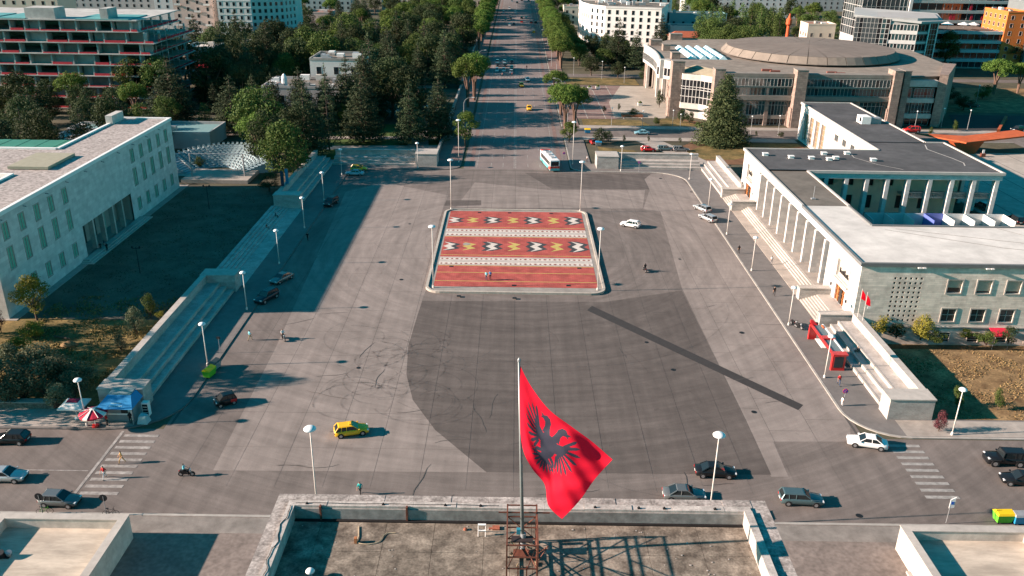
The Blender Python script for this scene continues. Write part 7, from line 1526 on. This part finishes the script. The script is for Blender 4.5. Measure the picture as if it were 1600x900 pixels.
g = G(121, 655); pyr_parasol('white square parasol with red top left of the kiosk', g.x, g.y, 1.5, 1.4, 2.1, WHC, RDC)
g = G(150, 668); t = thing('round_parasol', 'red and white round parasol with white ribs in front of the kiosk', 'parasol', (g.x, g.y, .12)); MB().cyl((0,0,0),(0,0,2.5),.035,n=8).build('pole', WHITE, t, local=True)
for i in range(16):
    a0, a1 = 2*math.pi*i/16, 2*math.pi*(i+1)/16; P_ = lambda r, a, z: (r*math.cos(a), r*math.sin(a), z); MB().poly([P_(1.65,a0,2.0),P_(1.65,a1,2.0),P_(.35,a1,2.5),P_(.35,a0,2.5)]).poly([P_(1.65,a0,1.8),P_(1.65,a1,1.8),P_(1.65,a1,2.0),P_(1.65,a0,2.0)]).build('canopy_panel', RDC if i % 4 < 3 else WHC, t, local=True)
for i in range(8): a = 2*math.pi*i/8; MB().cyl((.3*math.cos(a),.3*math.sin(a),2.55),(1.68*math.cos(a),1.68*math.sin(a),2.03),.045,n=5).build('rib', WHC, t, local=True)
MB().lathe([(.36,2.48),(.34,2.58),(.05,2.66)], n=10).build('crown_cap', WHC, t, local=True); MB().lathe([(.42,0),(.45,.12),(.4,.3),(.1,.36)], n=14).build('foot', PT['red'], t, local=True)
# ------------------------------------------------------------------ red shelters (right)
RS = PT['red']; SG = glass('shelter roof glass', (.10,.14,.15), .15)
g1, g2 = G(1258, 536, .12), G(1283, 590, .12)
sh = thing('bus_shelter', 'long red shelter with dark glass roof beside the right stand', 'shelter', (46.6, 113.5, .12))
MB().box(-.9,1.0,-5.4,-4.9,0,2.7).build('end_booth', RS, sh, local=True); MB().box(-1.05,1.1,-5.8,-4.7,2.55,2.75).build('booth_roof', RS, sh, local=True); MB().box(-.6,.7,-5.44,-5.4,.5,2.2).build('booth_window', GLS, sh, local=True)
for y0, y1 in ((-4.7,-.6),(.4,4.6)):
    MB().box(-.95,-.75,y0,y1,2.35,2.72).build('roof_beam', RS, sh, local=True); MB().box(-.75,.75,y0+.1,y1-.1,2.5,2.56).build('roof_glass', SG, sh, local=True); MB().box(.75,.95,y0,y1,2.4,2.65).build('roof_beam', M('white frame', (.7,.7,.68), .5, 0), sh, local=True)
    for y in (y0+.1, y1-.1): MB().box(.78,.92,y-.07,y+.07,0,2.4).build('post', RS, sh, local=True)
    MB().box(.8,.86,y0+.2,y1-.2,.3,2.2).build('back_panel', SG, sh, local=True)
MB().box(-.9,1.0,-.6,.4,2.4,2.75).build('cross_panel', RS, sh, local=True); MB().box(-1.0,.2,4.6,5.0,0,2.8).build('end_booth', RS, sh, local=True); MB().hexa([(-1.0,4.2,2.4),(.2,4.2,2.4),(.2,5,2.4),(-1.0,5,2.4)], [(-1.0,4.7,3.2),(-.6,4.7,3.2),(-.6,5,3.2),(-1.0,5,3.2)]).build('crest', RS, sh, local=True)
MB().box(-.2,.5,.9,4.0,.4,.48).build('bench', WHITE, sh, local=True); MB().box(.5,.7,3.2,4.2,2.56,2.72).build('roof_hatch', M('orange panel', (.5,.12,.04), .6, 0), sh, local=True)
# ------------------------------------------------------------------ bins, signs, small flags
def bin_(label, px_, py_, m1, m2, rz=0, z=0, xy=None):
    g = G(px_, py_, z) if xy is None else Vector((*xy, z)); t = thing('waste_container', label, 'waste container', (g.x, g.y, z+.0), rad(rz)); MB().hexa([(-.75,-.45,.18),(.75,-.45,.18),(.75,.45,.18),(-.75,.45,.18)], [(-.9,-.6,1.15),(.9,-.6,1.15),(.9,.6,1.15),(-.9,.6,1.15)]).build('tub', m1, t, local=True); MB().hexa([(-.93,-.62,1.15),(.93,-.62,1.15),(.93,.62,1.15),(-.93,.62,1.15)], [(-.85,-.5,1.35),(.85,-.5,1.35),(.85,.2,1.5),(-.85,.2,1.5)]).build('lid', m2, t, local=True)
    for x in (-.6,.6):
        for y in (-.35,.35): MB().cyl((x,y-.05,.1),(x,y+.05,.1),.1,n=8).build('wheel', TYRE, t, local=True)
BG, BYL, BBL = M('bin green', (.10,.42,.03), .5, .05, 2), M('bin yellow', (.68,.45,.01), .5, .05, 2), M('bin blue', (.02,.22,.40), .5, .05, 2)
bin_('green container with yellow lid at the left kerb', 328, 588, BG, BYL, 75); bin_('dark container behind the green one at the left kerb', 336, 577, GREYM, M('bin dark', (.05,.07,.07), .5, 0), 75); bin_('green container with yellow lid at the right edge', 1565, 815, BG, BYL, 2); bin_('blue container at the right edge', 1592, 817, BBL, GREYM, 2); bin_('yellow lidded container by the side road', 918, 208, BBL, BYL, 0); bin_('grey container at the right end of the side road footway', 935, 228, GREYM, BBL, 0)
def post_sign(label, px_, py_, h, z, build): 
    g = G(px_, py_, z); t = thing('road_sign', label, 'sign', (g.x, g.y, z)); MB().cyl((0,0,0),(0,0,h),.035,n=8).build('post', GREYM, t, local=True); build(t); return t
SB, SRD = M('sign blue', (.02,.10,.45), .5, 0), M('sign red', (.55,.02,.03), .5, 0)
def noparking(h):
    def f(t):
        MB().cyl((0,.04,h),(0,-.0,h),.36,n=20).build('disc', SRD, t, local=True); MB().cyl((0,.0,h),(0,-.02,h),.29,n=20).build('blue_field', SB, t, local=True)
        for s in (1,-1): MB().hexa([(-.24,-.02,h-.24*s-.03),(.24,-.02,h+.24*s-.03),(.24,-.02,h+.24*s+.03),(-.24,-.02,h-.24*s+.03)], [(-.24,-.03-.004*s,h-.24*s-.03),(.24,-.03-.004*s,h+.24*s-.03),(.24,-.03-.004*s,h+.24*s+.03),(-.24,-.03-.004*s,h-.24*s+.03)]).build('red_bar', SRD, t, local=True)
    return f
post_sign('blue no-stopping sign on the right pavement', 1317, 634, 2.3, .12, noparking(2.2)); post_sign('blue sign before the back right stand', 998, 268, 2.6, .12, noparking(2.4)); post_sign('blue sign at the mouth of the boulevard', 881, 252, 2.4, .12, noparking(2.2))
def backsign(t): MB().cyl((0,-.02,2.3),(0,.02,2.3),.42,n=18).build('disc', TRIM, t, local=True)
post_sign('round dark-backed sign beside the grey hatchback', 67, 804, 2.5, .12, backsign); post_sign('round dark-backed sign with bicycle at its foot', 167, 806, 2.5, .12, backsign); post_sign('dark sign post at the left kerb before the container', 344, 551, 2.6, .12, lambda t: MB().box(-.25,.25,-.03,.03,2.2,2.6).build('plate', TRIM, t, local=True))
bsn = post_sign('white bus stop flag sign at the right front kerb', 1478, 817, 2.9, .12, lambda t: MB().hexa([(-.1,-.03,1.9),(.42,-.03,2.0),(.42,.03,2.0),(-.1,.03,1.9)], [(-.1,-.03,3.0),(.42,-.03,3.3),(.42,.03,3.3),(-.1,.03,3.0)]).build('plate', WHITE, t, local=True))
MB().box(.02,.3,-.045,-.03,2.4,2.75).build('bus_symbol', SB, bsn, local=True)
def bicycle(label, px_, py_, col, ang):
    g = G(px_, py_, .12); t = thing('bicycle', label, 'bicycle', (g.x, g.y, .12), rad(ang))
    for x in (-.52,.52):
        mb = MB(); 
        for i in range(16): a, b = 2*math.pi*i/16, 2*math.pi*(i+1)/16; mb.cyl((x+.33*math.cos(a),0,.35+.33*math.sin(a)),(x+.33*math.cos(b),0,.35+.33*math.sin(b)),.022,n=4)
        mb.build('wheel', TYRE, t, local=True)
    MB().cyl((-.52,0,.35),(-.1,0,.34),.02,n=5).cyl((-.1,0,.34),(.38,0,.8),.022,n=5).cyl((-.25,0,.85),(.38,0,.82),.02,n=5).cyl((-.1,0,.34),(-.27,0,.95),.02,n=5).cyl((.52,0,.35),(.36,0,1.0),.02,n=5).cyl((-.52,0,.35),(-.25,0,.85),.016,n=5).build('frame', col, t, local=True)
    MB().box(-.4,-.14,-.07,.07,.94,1.0).build('saddle', TRIM, t, local=True); MB().cyl((.36,-.28,1.02),(.36,.28,1.02),.018,n=5).build('handlebar', TRIM, t, local=True)
bicycle('bicycle leaning at the sign beside the left terrace', 174, 806, TRIM, 5); bicycle('green bicycle beside the sign near the grey hatchback', 71, 803, BG, 10)
for i, (x, y) in enumerate(((1337,509),(1345,514))):
    g = G(x, y, 1.7); t = thing('small_flagstaff', ('red flag on a slim staff at the corner of the colonnade building','second slim staff at the corner, with red and white cloth')[i], 'flagstaff', (g.x, g.y, 1.7)); MB().cyl((0,0,0),(0,0,6.2),.04,.03,6).build('staff', POLE, t, local=True)
    MB().hexa([(0,-.02,4.6-i*.4),(.75,-.15,4.2-i*.4),(.75,-.1,4.2-i*.4),(0,.02,4.6-i*.4)], [(0,-.02,6.1-i*.3),(.55,-.18,5.3-i*.4),(.55,-.12,5.3-i*.4),(0,.02,6.1-i*.3)]).build('cloth', FR, t, local=True)
    if i: MB().box(.35,.8,-.16,-.1,3.5,3.9).build('white_cloth', WHITE, t, local=True)
for i, (x, y, c) in enumerate(((442,292,(.02,.04,.07)),(449,288,(.03,.20,.32)))):
    g = G(x, y, 3.16); t = thing('banner_stele', ('dark narrow banner board on the far left stand block','blue narrow banner board on the far left stand block')[i], 'banner', (g.x, g.y, 3.16)); MB().box(-.35,.35,-.08,.08,.15,3.6).build('board', M('banner %d' % i, c, .6, .3, 1.5, coord='obj'), t, local=True); MB().box(-.5,.5,-.3,.3,0,.15).build('foot', GREYM, t, local=True)
g = G(1253, 56, 0); 
t = thing('orange_mast', 'orange red tapering mast rising behind the disc roof', 'mast', (118, 385, 0)); MB().cyl((0,0,0),(0,0,20),.9,.7,12).build('shaft', M('orange paint', (.55,.09,.03), .6, .1, 1), t, local=True); MB().lathe([(.7,20),(1.3,20.6),(1.3,22.5),(.6,23.4),(.2,25)], n=12).build('lantern', M('orange paint', (.55,.09,.03)), t, local=True)
g = G(1535, 245); t = thing('white_stand', 'small white display stand with planter on the right plaza', 'stand', (g.x, g.y, 0)); MB().box(-.6,.6,-.4,.4,0,1.0).build('planter', STEEL, t, local=True); MB().box(-.3,.3,-.05,.05,1.0,2.0).build('board', WHITE, t, local=True)
t = thing('brick_planter', 'reddish brick planter with benches on the hall plaza', 'planter', (G(990,182).x, G(990,182).y, 0)); MB().box(-4,3,-1.6,1.6,0,.7).build('box', M('red brick', (.28,.10,.05), .9, .2, 2), t, local=True); MB().box(-3.8,2.8,-1.4,1.4,.7,.75).build('soil', DIRT, t, local=True)
for i, (x, y) in enumerate(((921,140),(934,139),(897,140),(1000,165))): g = G(x, y); t = thing('plaza_planter', ('white planter box on the plaza, left','white planter box on the plaza, right','white planter box near the boulevard','white planter box by the hall ramp')[i], 'planter', (g.x, g.y, .02)); MB().hexa([(-.7,-.7,0),(.7,-.7,0),(.7,.7,0),(-.7,.7,0)], [(-.9,-.9,.9),(.9,-.9,.9),(.9,.9,.9),(-.9,.9,.9)]).build('box', WHITE, t, local=True); MB().lathe([(.7,.88),(.6,1.3),(.1,1.6)], n=8).build('plant', LF_B, t, local=True)
# clutter at the foot of the right building
t = thing('glazed_hut', 'small white glazed hut at the right edge below the windows', 'hut', (82.5, 118.3, -2.3)); MB().box(-1.6,2.5,-1.2,1.2,0,.25).build('floor', CONC, t, local=True); MB().box(-1.7,2.6,-1.3,1.3,2.5,2.65).build('roof', WHITE, t, local=True); MB().box(-1.5,2.4,-1.1,1.1,.25,2.5).build('panes', SG, t, local=True)
for x in (-1.6,.4,2.4): MB().box(x-.08,x+.08,-1.22,-1.1,.25,2.5).build('post', WHITE, t, local=True)
t = thing('red_awning', 'small red awning against the wall behind the shrubs', 'awning', (77.2, 122.2, -1)); MB().hexa([(-1.3,-1.2,.6),(1.3,-1.2,.6),(1.3,.8,1.2),(-1.3,.8,1.2)], [(-1.3,-1.2,.7),(1.3,-1.2,.7),(1.3,.8,1.3),(-1.3,.8,1.3)]).build('cover', RDC, t, local=True)
for x in (-1.2,1.2): MB().cyl((x,-1.1,-1.9),(x,-1.1,.6),.04,n=6).build('post', GREYM, t, local=True)
t = thing('fallen_log', 'dark log lying on the dry left lawn', 'log', (G(95,530).x, G(95,530).y, .15), rad(-20)); MB().cyl((-1.2,0,.1),(1.6,.2,.15),.16,.1,7).cyl((.3,.1,.15),(1.0,.7,.5),.07,.04,6).build('trunk', BARK, t, local=True)
t = thing('earth_heap', 'small heap of dry earth on the left lawn', 'heap', (G(108,540).x, G(108,540).y, 0)); MB().lathe([(1.4,0),(1.1,.3),(.6,.6),(.1,.75)], n=10, ry=.7).build('mound', DRY, t, smooth=True, local=True)
t = thing('floodlights', 'dark floodlight pair on the floor of the left terrace', 'floodlight', (G(8,870,1.9).x, G(8,870,1.9).y, 1.92)); MB().box(-.5,.5,-.3,.3,0,.1).build('base', TRIM, t, local=True); MB().cyl((-.2,-.1,.1),(-.2,-.25,.7),.3,.35,10).build('lamp', TRIM, t, local=True); MB().cyl((.35,.1,.1),(.5,-.05,.6),.22,.28,10).build('lamp', GREYM, t, local=True)
# templates of cars that never stand in the scene are removed
for key, (root, sn) in CT.items():
    for c in list(root.children_recursive): bpy.data.objects.remove(c)
    bpy.data.objects.remove(root)
for nm in [o for o in bpy.data.objects if o.name == 'tmp']: bpy.data.objects.remove(nm)
